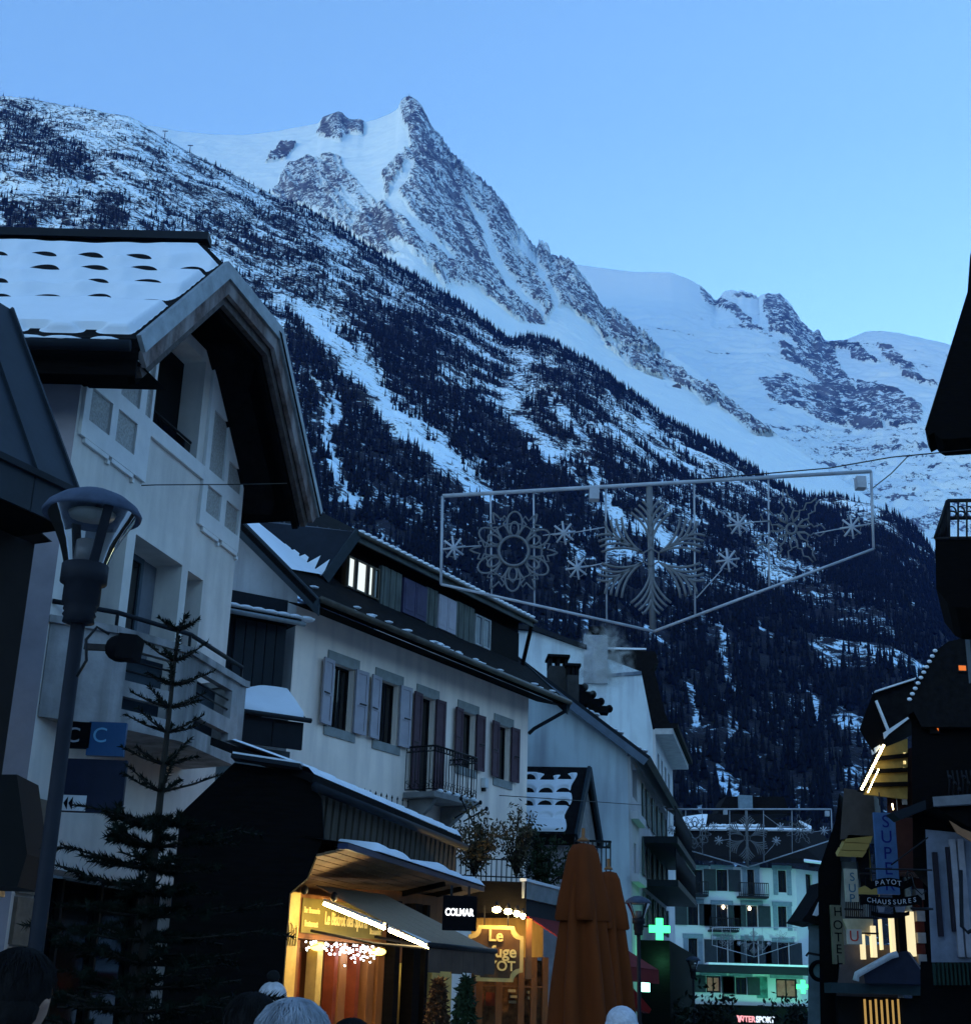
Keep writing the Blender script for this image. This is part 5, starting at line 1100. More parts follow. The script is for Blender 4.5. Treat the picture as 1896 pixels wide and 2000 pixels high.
for k in range(16): a = a0 + (a1 - a0) * k / 15; g = MB(); g.tube([TF.p(a, z0, -.1), TF.p(a, z0 + .42, -.1)], .010, 4); g.build('baluster', M['iron'], tr_)
for zz in (.12, .42): g = MB(); g.tube([TF.p(a0, z0 + zz, -.1), TF.p(a1, z0 + zz, -.1)], .012, 4); g.build('rail', M['iron'], tr_)
pz = at(950, 1712, 25.0)
twiggy('terrace_shrub', 'tangled dry-leaved shrub in front of the right corner of the pink house', at(925, 1712, 25.2), .55, 1.15, 26, m_dry, 31, .05, 1500)
twiggy('terrace_shrub', 'drooping pale-twigged shrub beside the small snowy roof', at(1008, 1715, 25.6), .42, 1.25, 24, m_dry, 32, .045, 1100)
twiggy('terrace_shrub', 'dark green shrub spreading over the shop roof edge behind the parasols', at(1065, 1735, 26.5), .75, 1.0, 26, m_evg, 33, .05, 1500)
for k in range(4): pass
st = thing('flag_poles', 'three thin black poles with ball tips leaning out from the iron balcony corner', 'poles', B.p(6.6, 5.2, .3))
for (u0, v0, u1, v1) in ((885, 1600, 938, 1568), (905, 1605, 950, 1580), (925, 1610, 900, 1560)):
    g = MB(); p0 = at(u0, v0, 29.5); p1 = at(u1, v1, 29.2); g.tube([p0, p1], .018, 5); g.ball(p1, .04, .04, .05, 7, 5); g.build('pole', M['iron'], st)
for k, (u, v, rx, h, lab) in enumerate(((905, 1960, .24, .75, 'small clipped conical evergreen by the lit shop window'), (852, 1965, .26, .62, 'rusty brown potted bush in front of the bistro window'))):
    c = at(u, 2050, 17.0 + k); c[2] = 0; t = thing('potted_bush', lab, 'shrub', c); rq = np.random.default_rng(60 + k); g = MB()
    top = at(u, v - 50, 17.0 + k)[2]
    for j in range(4500):
        f = rq.uniform(0, 1) ** .8; a = rq.uniform(0, 6.28); r_ = rx * (1 - f) ** .7 * rq.uniform(.55, 1.08) + .02; q = c + V(r_ * math.cos(a), r_ * math.sin(a), .45 + f * (top - .45)); v_ = rq.normal(size=3) * .018; w_ = rq.normal(size=3) * .010
        g.add([q, q + v_ + w_, q + v_ * 2, q + v_ - w_], [(0, 1, 2, 3)])
    g.build('foliage', m_evg if k == 0 else mat('rust_leaf', (0.06, 0.03, 0.015), var=0.5), t); g = MB(); g.lathe(c, [(.2, 0), (.26, .5), (.22, .5), (.001, .46)], 12); g.build('pot', M['concrete_dark'], t); g = MB(); g.tube([c + V(0, 0, .4), c + V(0, 0, top - .3)], .03, 5); g.build('trunk', MATS['twig_bark'], t)

# ================================================================== closed parasols
def parasol(label, u, v_top, Y, seed, wpx):
    p = at(u, v_top, Y); c = V(p[0], p[1], 0); zt_ = p[2]; k = wpx / 2 / FPX * Y / .27
    t = thing('closed_parasol', label, 'parasol', c, 'closed orange parasols'); m_ = mat('orange_canvas', (0.105, 0.022, 0.003), rough=0.9, var=0.25, scale=5, stretch=(1, 1, .2))
    def folded(prof, folds, name, ph):
        n = folds * 8; vs = []; fs = []
        for z, r_, dp in prof:
            for i in range(n):
                a = 2 * math.pi * i / n; w = math.cos(folds * a + ph); rr = r_ * k * (1 + dp * (abs(w) ** .6 * (1 if w > 0 else -1))); vs.append(c + V(rr * math.cos(a + .15 * z), rr * math.sin(a + .15 * z), zt_ - z * k))
        for i in range(len(prof) - 1):
            for j in range(n): fs.append((i * n + j, i * n + (j + 1) % n, (i + 1) * n + (j + 1) % n, (i + 1) * n + j))
        g = MB(); g.add(vs, fs, True); return g.build(name, m_, t)
    folded([(0.0, .01, 0), (.02, .10, .05), (.10, .135, .10), (.30, .165, .16), (.52, .20, .22), (.70, .215, .26), (.72, .20, .26)], 4, 'top_flap', seed)
    folded([(.25, .12, .12), (.55, .165, .2), (.9, .195, .26), (1.3, .235, .28), (1.7, .265, .28), (2.05, .25, .3), (2.35, .2, .3)], 6, 'canopy', seed + 1)
    g = MB(); g.lathe(c, [(.03, 0), (.03, zt_ - .1)], 10); g.build('pole', m_brown, t); g = MB(); g.lathe(c, [(.35, 0), (.35, .08), (.06, .12), (.04, .3)], 16); g.build('base', M['concrete_dark'], t)
    g = MB(); g.lathe(c, [(.06 * k, zt_ + .015), (.05 * k, zt_ + .03), (.015, zt_ + .05), (.015, zt_ + .12)], 10); g.build('finial', m_brown, t)
parasol('nearer tall closed orange parasol in front of the blue-grey houses', 1139, 1647, 11.8, 0.3, 108)
parasol('second closed orange parasol half hidden behind the nearer one', 1188, 1702, 14.2, 1.4, 80)
# ================================================================== small snowy-roofed house
def front(u, v, Y, tilt=0.05): return Face(at(u, v, Y), (1, tilt), (0, -1))
def fbox(F, u0, v0, u1, v1, n0, n1, nm, m_, par, bev=0):
    s0, z1 = F.px(u0, v0); s1, z0 = F.px(u1, v1); g = MB(); F.box(g, min(s0, s1), max(s0, s1), min(z0, z1), max(z0, z1), n0, n1); return g.build(nm, m_, par, bevel=bev)
def fpoly(F, pts, n0, n1, nm, m_, par): g = MB(); g.prism([F.p(*F.px(u, v), n0) for u, v in pts], F.n * (n1 - n0)); return g.build(nm, m_, par)
sr = thing('small_house', 'small house with snowy roof pierced by dark gaps in front of the blue-grey gable', 'house', at(1080, 1900, 33) * V(1, 1, 0))
e0, e1 = at(985, 1630, 37.6), at(1122, 1632, 37.6); r1 = at(1148, 1499, 39.2); r0 = r1 - (e1 - e0)
e0 = r0 + (e1 - r1)
pn = np.cross(e1 - e0, r0 - e0); pn *= 1 if pn[2] > 0 else -1; pn /= np.linalg.norm(pn); ux = (e1 - e0) / np.linalg.norm(e1 - e0); uy = np.cross(pn, ux); uy *= 1 if uy[2] > 0 else -1
slab([e0, e1, r1, r0], pn, .12).build('roof', M['tile'], sr)
far_e = at(1172, 1650, 40.7)
slab([r0, r1, far_e, far_e + (r0 - r1)], (0, 0, 1), .1).build('roof_far_slope', M['tile'], sr)
for a, b in ((e1, r1), (r1, far_e)): g = MB(); g.bar(a + ux * .05 + V(0, 0, -.05), b + ux * .05 + V(0, 0, -.05), .08, .24); g.build('bargeboard', MATS['blue_black_board'], sr)
L1s, L2s = np.linalg.norm(e1 - e0) - .30, np.linalg.norm(r1 - e1) - .12; hol = []; sk_ = (r1 - e1) / np.linalg.norm(r1 - e1)
for r_, (v, off) in enumerate(((1522, 0), (1547, 3), (1572, 5), (1597, 6))):
    for u in (1032, 1068, 1102): q = ray_plane(u - off, v, e0 + pn * .05, pn) - e0; b_k = (q @ uy) / (sk_ @ uy); hol.append((q @ ux - b_k * (sk_ @ ux), b_k, (1.15, 1.0, 1.0, .8)[r_]))
def sr_h(a, b):
    h = np.full_like(a, .07)
    for k, (ga, gb, sc) in enumerate(hol):
        e = ((a - ga) / .26) ** 2 + (np.maximum(b - gb, 0) / (.30 * sc)) ** 2; h = np.where(b > gb - .02, h * (1 - min(sc, 1) * (1 - smooth(e, .5, 1.0))), h)
    return h * smooth(b, .12, .2) * smooth(L2s - .15 - b + .06 * np.sin(a * 5), 0, .1) * smooth(L1s - a + .05 * np.sin(b * 6), 0, .08) - .004
snow_sheet('snow', e0, ux, sk_, 130, 80, L1s + .1, L2s, sr_h, sr)
g = MB(); g.bar(e0 + V(0, -.03, -.12), e1 + V(0, -.03, -.12), .1, .28); g.build('fascia', M['blackwood'], sr)
SFr = Face(e1 + V(-.12, .25, 0), (1, 0), (0, -1)); g = MB(); SFr.box(g, -3.2, 0, 0, e1[2] - .15, -2.5, 0); g.build('wall', mat('mauve_grey_wall', (0.30, 0.27, 0.28), rough=0.9), sr)
g = MB(); g.poly([e1 + ux * -.1 + V(0, .1, -.1), r1 + ux * -.1 + V(0, 0, -.1), far_e + ux * -.1 + V(0, -.1, -.1)]); g.build('gable_boarding', mat('pale_board', (0.24, 0.23, 0.22), var=0.4, scale=4), sr)
# ================================================================== blue-grey gabled house
M['bgrey'] = mat('blue_grey_plaster', (0.52, 0.60, 0.63), rough=0.9, var=0.12, scale=0.7, bump=0.1, stain=(0.33, 0.36, 0.40))
M['cream'] = mat('cream_plaster', (0.46, 0.46, 0.46), rough=0.9, var=0.12, scale=1)
Y3 = 41.0; F3 = front(1224, 1463, Y3, -.05)
b3 = thing('gabled_house', 'tall blue-grey house with plain gable wall, corner loggia and smoking chimneys', 'house', at(1150, 1950, Y3) * V(1, 1, 0))
fpoly(F3, ((960, 2060), (960, 1262), (1098, 1352), (1224, 1452), (1238, 2060)), -.3, 0, 'gable_wall', M['bgrey'], b3)
R3d = V(math.sin(R(12.3)), math.cos(R(12.3)), 0)
ra, rb = F3.p(*F3.px(960, 1248), .4), F3.p(*F3.px(1268, 1482), .4)
g = MB(); rn = np.cross(rb - ra, R3d); rn *= 1 if rn[2] > 0 else -1; rn /= np.linalg.norm(rn); g.prism([ra - rn * .2, rb - rn * .2, rb - rn * .2 + R3d * 13.5, ra - rn * .2 + R3d * 13.5], rn * .2); rf3 = g.build('roof', M['slate'], b3)
g = MB(); g.bar(ra - rn * .22 + V(0, -.03, 0), rb - rn * .22 + V(0, -.03, 0), .06, .22); g.build('verge_board', mat('grey_blue_verge', (0.10, 0.13, 0.17)), b3)
for k in range(9):
    q = rb + (ra - rb) * (.06 + .05 * k) + R3d * (.6 + .5 * (k % 3)) + rn * .03
    g = MB(); g.ball(q, .16, .3, .05, 7, 5); g.build('snow_patch', M['snow'], rf3)
for (u0, v0, u1, v1, Yc, nm) in ((1073, 1300, 1108, 1400, Y3 + 1.5, 'wide'), (1108, 1318, 1130, 1400, Y3 + 1.2, 'narrow')):
    Fc = front(u0, v0, Yc); (s0, zt_), (s1, zb_) = Fc.px(u0, v0), Fc.px(u1, v1); g = MB(); Fc.box(g, s0, s1, zb_ - .5, zt_, -.8, 0); cm = g.build('chimney', mat('sooty_chimney', (0.035, 0.035, 0.035), var=0.4), rf3)
    g = MB(); Fc.box(g, s0 - .06, s1 + .06, zt_ + .28, zt_ + .36, -.86, .06); g.build('chimney_cap', M['tile'], rf3)
    for sx in (s0 + .04, (s0 + s1) / 2, s1 - .04): g = MB(); Fc.box(g, sx - .05, sx + .05, zt_, zt_ + .28, -.75, -.05); g.build('cap_post', M['tile'], rf3)
for k in range(4):
    q = at(1118 + k * 16, 1345 + k * 14, Y3 + 3); g = MB(); g.bar(q + V(-.35, 0, 0), q + V(.35, 0, -.02), .5, .22); g.ball(q + V(.38, -.1, .03), .12, .2, .13, 8, 5); g.build('roof_step', M['tile'], rf3)
W3 = Face(F3.p(*F3.px(1232, 1500)) * V(1, 1, 0), R3d[:2], (1, -.2))
zt3 = F3.px(1232, 1470)[1]
def w3z(v): return F3.px(1228, v)[1]
wins3 = []
for k in range(5): wins3 += [(3.4 + k * 1.9, 4.3 + k * 1.9, w3z(1575), w3z(1500)), (3.4 + k * 1.9, 4.3 + k * 1.9, w3z(1690), w3z(1610)), (3.4 + k * 1.9, 4.3 + k * 1.9, w3z(1790), w3z(1725))]
wins3 += [(.35, 1.75, w3z(1552), w3z(1486)), (.7, 1.25, w3z(1705), w3z(1640))]
holed(W3, rect(0, 13, 0, zt3 - .1), wins3, -.3, 0).build('street_wall', M['cream'], b3)
for (a, b, z0, z1) in wins3[:-2]:
    window(W3, a, b, z0, z1, -.15, b3, cols=2, fm=M['white_paint'], fw=.08)
    for sd in (a - .42, b + .02): g = MB(); W3.box(g, sd, sd + .4, z0, z1, .02, .06); g.build('shutter', mat('green_grey_shutter', (0.10, 0.13, 0.12)), b3)
g = MB(); W3.box(g, .35, 1.75, w3z(1552), w3z(1486), -1.2, -1.15); g.build('loggia_shade_back', M['void'], b3)  # near-black sheet in place of the recess shade
for k in range(4): g = MB(); W3.box(g, .45 + k * .33, .6 + k * .33, w3z(1552), w3z(1552) + .75, -.25, -.15); g.build('loggia_baluster', M['cream'], b3)
window(W3, .7, 1.25, w3z(1705), w3z(1640), -.15, b3, cols=1)
for v in (1600, 1722): g = MB(); W3.box(g, -.1, 2.2, w3z(v), w3z(v) + .22, .0, .22); g.build('cornice', M['cream'], b3)
for k, v in enumerate((1610, 1700)):
    z_ = w3z(v); g = MB(); W3.box(g, 3.0, 12, z_ - .2, z_, .02, 1.1); bl_ = g.build('balcony_slab', M['slate'], b3)
    g = MB(); g.tube([W3.p(3.0, z_ + .9, 1.05), W3.p(12, z_ + .9, 1.05)], .03, 5); g.build('balcony_rail', M['iron'], bl_)
    for j in range(30): g = MB(); g.tube([W3.p(3.0 + j * .31, z_, 1.05), W3.p(3.0 + j * .31, z_ + .9, 1.05)], .018, 4); g.build('baluster', M['iron'], bl_)
g = MB(); W3.box(g, 1.9, 13, 0, w3z(1830), -.3, .9); g.build('shop_canopy', M['blackwood'], b3)
# black iron balcony behind the parasols
kb = thing('corner_balcony', 'black railed corner balcony behind the second closed parasol', 'balcony', at(1165, 1700, 35))
Fk = front(1165, 1700, 35.0); (s0, zt_), (s1, zb_) = Fk.px(1122, 1642), Fk.px(1192, 1712)
g = MB(); Fk.box(g, s0, s1 + .15, zb_ - .35, zb_, -1.2, .1); g.build('slab', M['blackwood'], kb)
for zz in (zt_, zt_ - .14, zb_ + .06): g = MB(); g.bar(Fk.p(s0, zz, 0), Fk.p(s1, zz, 0), .05, .05); g.build('rail', M['iron'], kb)
for zz in (zt_, zb_ + .06): g = MB(); g.bar(Fk.p(s1, zz, 0), Fk.p(s1 + .1, zz, -1.2), .05, .05); g.build('rail', M['iron'], kb)
for k in range(9): x = s0 + (s1 - s0) * k / 8; g = MB(); g.bar(Fk.p(x, zb_, 0), Fk.p(x, zt_, 0), .03, .03); g.build('baluster', M['iron'], kb)
# ================================================================== tall house behind
Y4 = 58.0; F4 = front(1200, 1400, Y4, -.04)
b4 = thing('tall_house', 'tallest pale blue house with stepped gable and dark mansard roof behind the chimneys', 'house', at(1190, 1950, Y4) * V(1, 1, 0))
fpoly(F4, ((985, 2000), (985, 1228), (1041, 1231), (1142, 1268), (1142, 2000)), -.4, 0, 'gable_wall', M['bgrey'], b4)
fpoly(F4, ((1142, 2000), (1142, 1330), (1184, 1300), (1184, 1286), (1252, 1312), (1276, 1432), (1284, 2000)), -.4, -.02, 'gable_wall', M['bgrey'], b4)
fpoly(F4, ((985, 1221), (1041, 1224), (1145, 1262), (1145, 1270), (1041, 1233), (985, 1230)), -2, .25, 'verge', M['slate'], b4)
fpoly(F4, ((1184, 1267), (1280, 1272), (1286, 1294), (1276, 1300), (1298, 1390), (1312, 1425), (1274, 1436), (1250, 1318), (1184, 1288)), -9, -.05, 'roof', M['tile'], b4)
fpoly(F4, ((1186, 1317), (1252, 1311), (1253, 1318), (1187, 1323)), -.03, .05, 'string_course', mat('grey_blue_course', (0.10, 0.13, 0.17)), b4)
fpoly(F4, ((1184, 1264), (1262, 1266), (1262, 1269), (1184, 1268)), -3, .0, 'roof_snow', M['snow'], b4)
ck4 = fbox(F4, 1140, 1241, 1186, 1336, -1.2, .12, 'chimney', mat('mottled_chimney', (0.36, 0.38, 0.40), var=0.5, scale=1.5, stain=(0.15, 0.16, 0.18)), b4)
fbox(F4, 1150, 1222, 1180, 1238, -.9, -.1, 'chimney_cowl', M['tile'], ck4)
W4 = Face(F4.p(*F4.px(1280, 1450)) * V(1, 1, 0), R3d[:2], (1, -.2))
def w4z(v): return F4.px(1280, v)[1]
w4 = [(.8 + 1.8 * k, 1.7 + 1.8 * k, w4z(v1), w4z(v0)) for k in range(4) for v0, v1 in ((1462, 1500), (1530, 1580))]
holed(W4, rect(0, 9, 0, w4z(1425)), w4, -.3, 0).build('street_wall', M['cream'], b4)
for q in w4: window(W4, *q, -.15, b4, cols=2, fm=M['white_paint'], fw=.08)
g = MB(); W4.box(g, -.2, 9, w4z(1436), w4z(1425), .0, .75); g.build('eave_soffit', mat('white_soffit', (0.36, 0.36, 0.36)), b4)
g = MB(); W4.box(g, -.2, 9, w4z(1425), w4z(1415), .0, .95); g.build('eave', M['tile'], b4)
# smoke from the chimneys
sm = MB(); p0, p1 = at(1116, 1358, Y3 + 1.8), at(1246, 1196, Y3 + 1.8)
sm.hexa([V(p0[0], p0[1] - .35, p0[2]), V(p1[0], p0[1] - .35, p0[2]), V(p1[0], p0[1] + .35, p0[2]), V(p0[0], p0[1] + .35, p0[2]), V(p0[0], p0[1] - .35, p1[2]), V(p1[0], p0[1] - .35, p1[2]), V(p1[0], p0[1] + .35, p1[2]), V(p0[0], p0[1] + .35, p1[2])])
ms = bpy.data.materials.new('chimney_smoke'); ms.use_nodes = True; nt = ms.node_tree; nt.nodes.clear(); N = nt.nodes; L = nt.links
tc = N.new('ShaderNodeTexCoord'); nz = N.new('ShaderNodeTexNoise'); nz.inputs['Scale'].default_value = 2.4; nz.inputs['Detail'].default_value = 5; nz.inputs['Distortion'].default_value = 1.2; L.new(tc.outputs['Object'], nz.inputs[0])
gr = N.new('ShaderNodeTexGradient'); gr.gradient_type = 'SPHERICAL'; mp = N.new('ShaderNodeMapping'); mp.inputs['Location'].default_value = (-.5 * 2.1, -.5 * 2.1, -.42 * 2.1); mp.inputs['Scale'].default_value = (2.1, 2.1, 2.1); L.new(tc.outputs['Generated'], mp.inputs[0]); L.new(mp.outputs[0], gr.inputs[0])
rr = N.new('ShaderNodeMapRange'); rr.inputs[1].default_value = .44; rr.inputs[2].default_value = .72; rr.inputs[4].default_value = 15.0; L.new(nz.outputs[0], rr.inputs[0])
mu = N.new('ShaderNodeMath'); mu.operation = 'MULTIPLY'; L.new(rr.outputs[0], mu.inputs[0]); L.new(gr.outputs['Fac'], mu.inputs[1])
pv = N.new('ShaderNodeVolumePrincipled'); pv.inputs['Color'].default_value = (.9, .92, .95, 1); L.new(mu.outputs[0], pv.inputs['Density']); ou = N.new('ShaderNodeOutputMaterial'); L.new(pv.outputs[0], ou.inputs['Volume'])
so = sm.build('smoke', ms, kind='stuff'); so['label'] = 'pale smoke drifting up from the sooty chimneys'
# ================================================================== building closing the street
YE = 112.0; FE = front(1440, 1800, YE, .0)
en = thing('street_end_building', 'pale four-storey building with shuttered windows closing the street, lit green at the base', 'building', at(1440, 1970, YE) * V(1, 1, 0))
M['pale'] = mat('pale_blue_render', (0.50, 0.54, 0.55), rough=0.9, var=0.1, scale=.4)
M['trimblue'] = mat('grey_blue_trim', (0.16, 0.22, 0.26), rough=0.8)
ZE = lambda x, y: (1240 + x / 3.752, 1500 + y / 3.752)
def EB_(x0, x1, y0, y1): (s0, z1), (s1, z0) = FE.px(*ZE(x0, y0)), FE.px(*ZE(x1, y1)); return (s0, s1, z0, z1)
W_E = [(395, 500, 745, 925), (595, 680, 745, 905), (820, 878, 745, 940), (1045, 1112, 750, 915), (385, 465, 995, 1155), (595, 680, 1005, 1165), (815, 900, 1010, 1170), (1045, 1115, 1015, 1175), (390, 460, 1250, 1430), (600, 680, 1260, 1435), (815, 905, 1265, 1450), (1045, 1130, 1280, 1450)]
G_E = [(520, 630, 1525, 1650), (735, 820, 1535, 1665), (1030, 1190, 1545, 1690)]
hs = [EB_(*w) for w in W_E + G_E]; oe = EB_(225, 1228, 712, 1960); oe = (oe[0], oe[1], 0, oe[3])
holed(FE, rect(*oe), [h for h in hs], -.35, 0).build('wall', M['pale'], en)
for i, h in enumerate(hs):
    window(FE, *h, -.2, en, cols=2, fm=M['dark_frame'], fw=.12, gm=M['glass'] if i < 12 or i == 13 else mat('shop_glow', (0.10, 0.07, 0.05), emit=(1, .75, .5), estr=.02, var=.9, scale=1.2))
    g = MB(); FE.box(g, h[0] - .45, h[1] + .45, h[3] + .02, h[3] + .35, 0, .06); g.build('lintel', M['trimblue'], en)
    if i in (1, 4, 5, 6, 9, 10, 11, 12, 13):
        for sd in (h[0] - 1.0, h[1] + .05): g = MB(); FE.box(g, sd, sd + .95, h[2], h[3], .03, .12); g.build('shutter', mat('teal_black_shutter', (0.025, 0.035, 0.04)), en)
    elif i < 12:
        for sd in (h[0] - .4, h[1] + .03): g = MB(); FE.box(g, sd, sd + .36, h[2] - .2, h[3] + .02, 0, .05); g.build('jamb', M['trimblue'], en)
for (x0, x1, y0, y1) in ((312, 520, 840, 935), (740, 958, 850, 950), (530, 742, 1105, 1195)):
    b = EB_(x0, x1, y0, y1); g = MB(); FE.box(g, b[0], b[1], b[2] - .15, b[2], .02, 1.2); bb = g.build('balcony_slab', M['slate'], en)
    for zz in (b[3], b[2] + .1): g = MB(); g.bar(FE.p(b[0], zz, 1.15), FE.p(b[1], zz, 1.15), .07, .07); g.build('balcony_rail', M['iron'], bb)
    for k in range(16): x = b[0] + (b[1] - b[0]) * k / 15; g = MB(); g.bar(FE.p(x, b[2], 1.15), FE.p(x, b[3], 1.15), .05, .05); g.build('baluster', M['iron'], bb)
F6 = Face(FE.p(oe[1], 0, 0), (math.cos(R(-38)), -math.sin(R(-38))), (.4, -1)); 
w6 = [(1.2 + 2.6 * k, 2.0 + 2.6 * k, hs[j][2], hs[j][3]) for k in range(2) for j in (0, 5, 9)]
holed(F6, rect(0, 7, 0, oe[3]), w6, -.3, 0).build('side_wall', M['pale'], en)
for q in w6: window(F6, *q, -.2, en, cols=1, fm=M['dark_frame'], fw=.12)
rb_ = EB_(180, 1300, 300, 716); g = MB(); g.prism([FE.p(rb_[0] - .8, rb_[2], 1.2), FE.p(rb_[1] + .3, rb_[2], 1.2), FE.p(rb_[1] - 2.5, rb_[3], -5), FE.p(rb_[0] + 2.5, rb_[3], -5)], V(0, .3, .4)); rfE = g.build('roof', M['tile'], en)
g = MB(); g.prism([F6.p(-.2, rb_[2], 1.2), F6.p(8, rb_[2], 1.2), F6.p(8, rb_[3], -5), FE.p(rb_[1] - 2.5, rb_[3], -5)], V(0, .3, .3)); g.build('roof', M['tile'], en)
def roofpt(x, y): return ray_plane(*ZE(x, y), FE.p(rb_[0], rb_[2] + .45, 1.2), np.cross(FE.s, FE.p(0, rb_[3], -5) - FE.p(0, rb_[2], 1.2)))
for pts in (((275, 445), (1290, 455), (1290, 466), (275, 458)), ((340, 372), (480, 352), (530, 352), (515, 440), (345, 440)), ((1200, 395), (1290, 440), (1290, 462), (1215, 412)), ((1235, 680), (1430, 705), (1430, 716), (1240, 692))):
    g = MB(); g.prism([roofpt(*q) for q in pts], V(0, -.12, .12)); g.build('roof_snow', M['snow'], en)
for k in range(22): q = roofpt(560 + k * 16, 436 + 3 * math.sin(k * 2)); g = MB(); g.ball(q + V(0, -.1, .1), .22, .2, .14, 6, 4); g.build('snow_lump', M['snow'], en)
fbox(front(1450, 1560, YE + 6), 1443, 1553, 1470, 1582, -2, 0, 'chimney', M['trimblue'], rfE); fpoly(front(1450, 1560, YE + 6.5), ((1400, 1590), (1418, 1556), (1530, 1556), (1545, 1590)), -3, 0, 'roof_lantern', M['tile'], rfE)
cE = EB_(268, 1275, 1470, 1505); g = MB(); FE.box(g, cE[0], cE[1], cE[2] - .2, cE[2] + .35, 0, 2.0); cn = g.build('canopy', M['slate'], en)
g = MB(); FE.box(g, cE[0] + 2.5, cE[1], cE[2] + .36, cE[2] + .50, .2, 2.02); g.build('canopy_snow', M['snow'], cn)
b = EB_(888, 972, 1535, 1690); g = MB(); FE.box(g, *b, .02, .1); g.build('mural_panel', mat('teal_mural', (0.06, 0.20, 0.17), var=.8, scale=1.5), en)
b = EB_(225, 1240, 1725, 1960); g = MB(); FE.box(g, b[0], b[1], 0, b[3], .02, 1.5); g.build('shop_front', M['blackwood'], en)
s_, z_ = FE.px(*ZE(852, 1845)); text(en, 'INTER', FE.p(s_, z_, 1.52), FE.s, (0, 0, 1), .58, emat('pink_glow', (1, .35, .4), .3), align='RIGHT', sx=.82, bold=.02); text(en, 'SPORT', FE.p(s_ + .05, z_, 1.52), FE.s, (0, 0, 1), .58, emat('blue_white_glow', (.7, .8, 1), .3), align='LEFT', sx=.8, bold=.03)
s_, z_ = FE.px(*ZE(740, 1842)); text(en, 'V', FE.p(s_, z_, 1.52), FE.s, (0, 0, 1), .62, MATS['pink_glow'], bold=.03)
for k, (x, y) in enumerate(((648, 1020), (840, 1030))): s_, z_ = FE.px(*ZE(x, y)); g = MB(); g.ball(FE.p(s_, z_, -.12), .12, .08, .16, 7, 5); g.build('lamp_reflection_dot', emat('warm_dot', (1, .8, .55), 2.5), en)  # glowing balls stand in for lamps reflected in the panes
# pale gable to its left (snowy roof) and dark base mass
def cross(label, u, v, Y, px, pw):
    p = at(u, v, Y); F = front(u, v, Y); k = px / FPX * Y; t = thing('pharmacy_cross', label, 'pharmacy sign', p, 'green pharmacy crosses'); e = emat('green_glow', (0.05, 1.0, 0.26), 0.6); s, z = F.px(u, v)
    g = MB(); F.box(g, s - k / 6, s + k / 6, z - k / 2, z + k / 2, -.08, .02); F.box(g, s - k / 2, s - k / 6, z - k / 6, z + k / 6, -.08, .018); F.box(g, s + k / 6, s + k / 2, z - k / 6, z + k / 6, -.08, .018); g.build('cross', e, t)
    g = MB(); g.bar(F.p(s, z + k * .1, -.1), F.p(s - k * .9, z + k * .1, -.1), .05, .05); g.build('bracket', M['iron'], t)
    l = bpy.data.lights.new('cross_light', 'POINT'); l.color = (.18, 1.0, .5); l.energy = pw; l.shadow_soft_size = .3; lo_ = bpy.data.objects.new('cross_light', l); COL.objects.link(lo_); lo_.parent = t; lo_.location = (0, -.5, -.022 * Y)
cross('large glowing green pharmacy cross on the left side of the street', 1288, 1815, 43.0, 39, 9)
cross('small glowing green pharmacy cross on the street-end building', 1568, 1928, 106.0, 24, 230)
gp = thing('pharmacy_sign', 'small glowing green pharmacy panel low behind the parasols', 'pharmacy sign', at(1261, 1928, 40)); fbox(front(1261, 1928, 40), 1253, 1919, 1269, 1938, -.05, 0, 'screen', emat('green_screen', (.3, 1, .7), 1.6), gp)
ra_ = thing('red_awning', 'dark red shop awning low beside the parasols', 'awning', at(1245, 1955, 30)); fpoly(front(1245, 1955, 30), ((1222, 1925), (1232, 1925), (1272, 1972), (1268, 1980), (1222, 1960)), -1.2, 0, 'fabric', MATS['red_fabric'], ra_); g = MB(); p_ = at(1250, 1960, 30.6); g.bar(p_, p_ * V(1, 1, 0), .08, .08); g.build('post', M['iron'], ra_)
# dark street-level mass: planters and hedge in front of the far shops
for k, (u, v, r_) in enumerate(((1310, 1975, 1.3), (1380, 1985, 1.6), (1290, 2010, 1.2), (1560, 1985, 1.5))):
    twiggy('street_bush', ['dark bush below the large green cross', 'dark bush at the foot of the far street lamp', 'low dark bush beside the parasols', 'dark bush below the small green cross', 'low dark bush in the middle of the street end'][k], at(u, 2040, 44 + 3 * k) * V(1, 1, 0) + V(0, 0, .2), r_, at(u, v - 30, 44 + 3 * k)[2] * .95, 22, mat('black_green_leaf', (0.008, 0.012, 0.008)), 80 + k, .12, 1300)
# ================================================================== right side of the street
def fdeep(F, pts, n, depth, nm, m_, par): g = MB(); g.prism([F.p(*F.px(u, v), n) for u, v in pts], V(.36, .93, 0) * depth); return g.build(nm, m_, par)
r1 = thing('eaves_house', 'black silhouetted house at the right edge with jutting eave and wrought iron balcony', 'house', at(1960, 1900, 22) * V(1, 1, 0))
F1 = front(1850, 900, 22.0, 0.02); RD = V(.36, .93, 0)
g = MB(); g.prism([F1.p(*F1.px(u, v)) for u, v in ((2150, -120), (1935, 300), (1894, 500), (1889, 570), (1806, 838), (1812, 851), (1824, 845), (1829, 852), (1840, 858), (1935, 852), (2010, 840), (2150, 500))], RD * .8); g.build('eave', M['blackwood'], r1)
g = MB(); p = at(1945, 1200, 22); g.hexa([V(p[0], 17, 0), V(p[0] + 9, 17, 0), V(p[0] + 12, 27, 0), V(p[0] + 1.5, 27, 0), V(p[0], 17, 10.5), V(p[0] + 9, 17, 10.5), V(p[0] + 12, 27, 10.5), V(p[0] + 1.5, 27, 10.5)]); g.build('wall', mat('dark_timber_wall', (0.02, 0.016, 0.013), rough=0.9), r1)
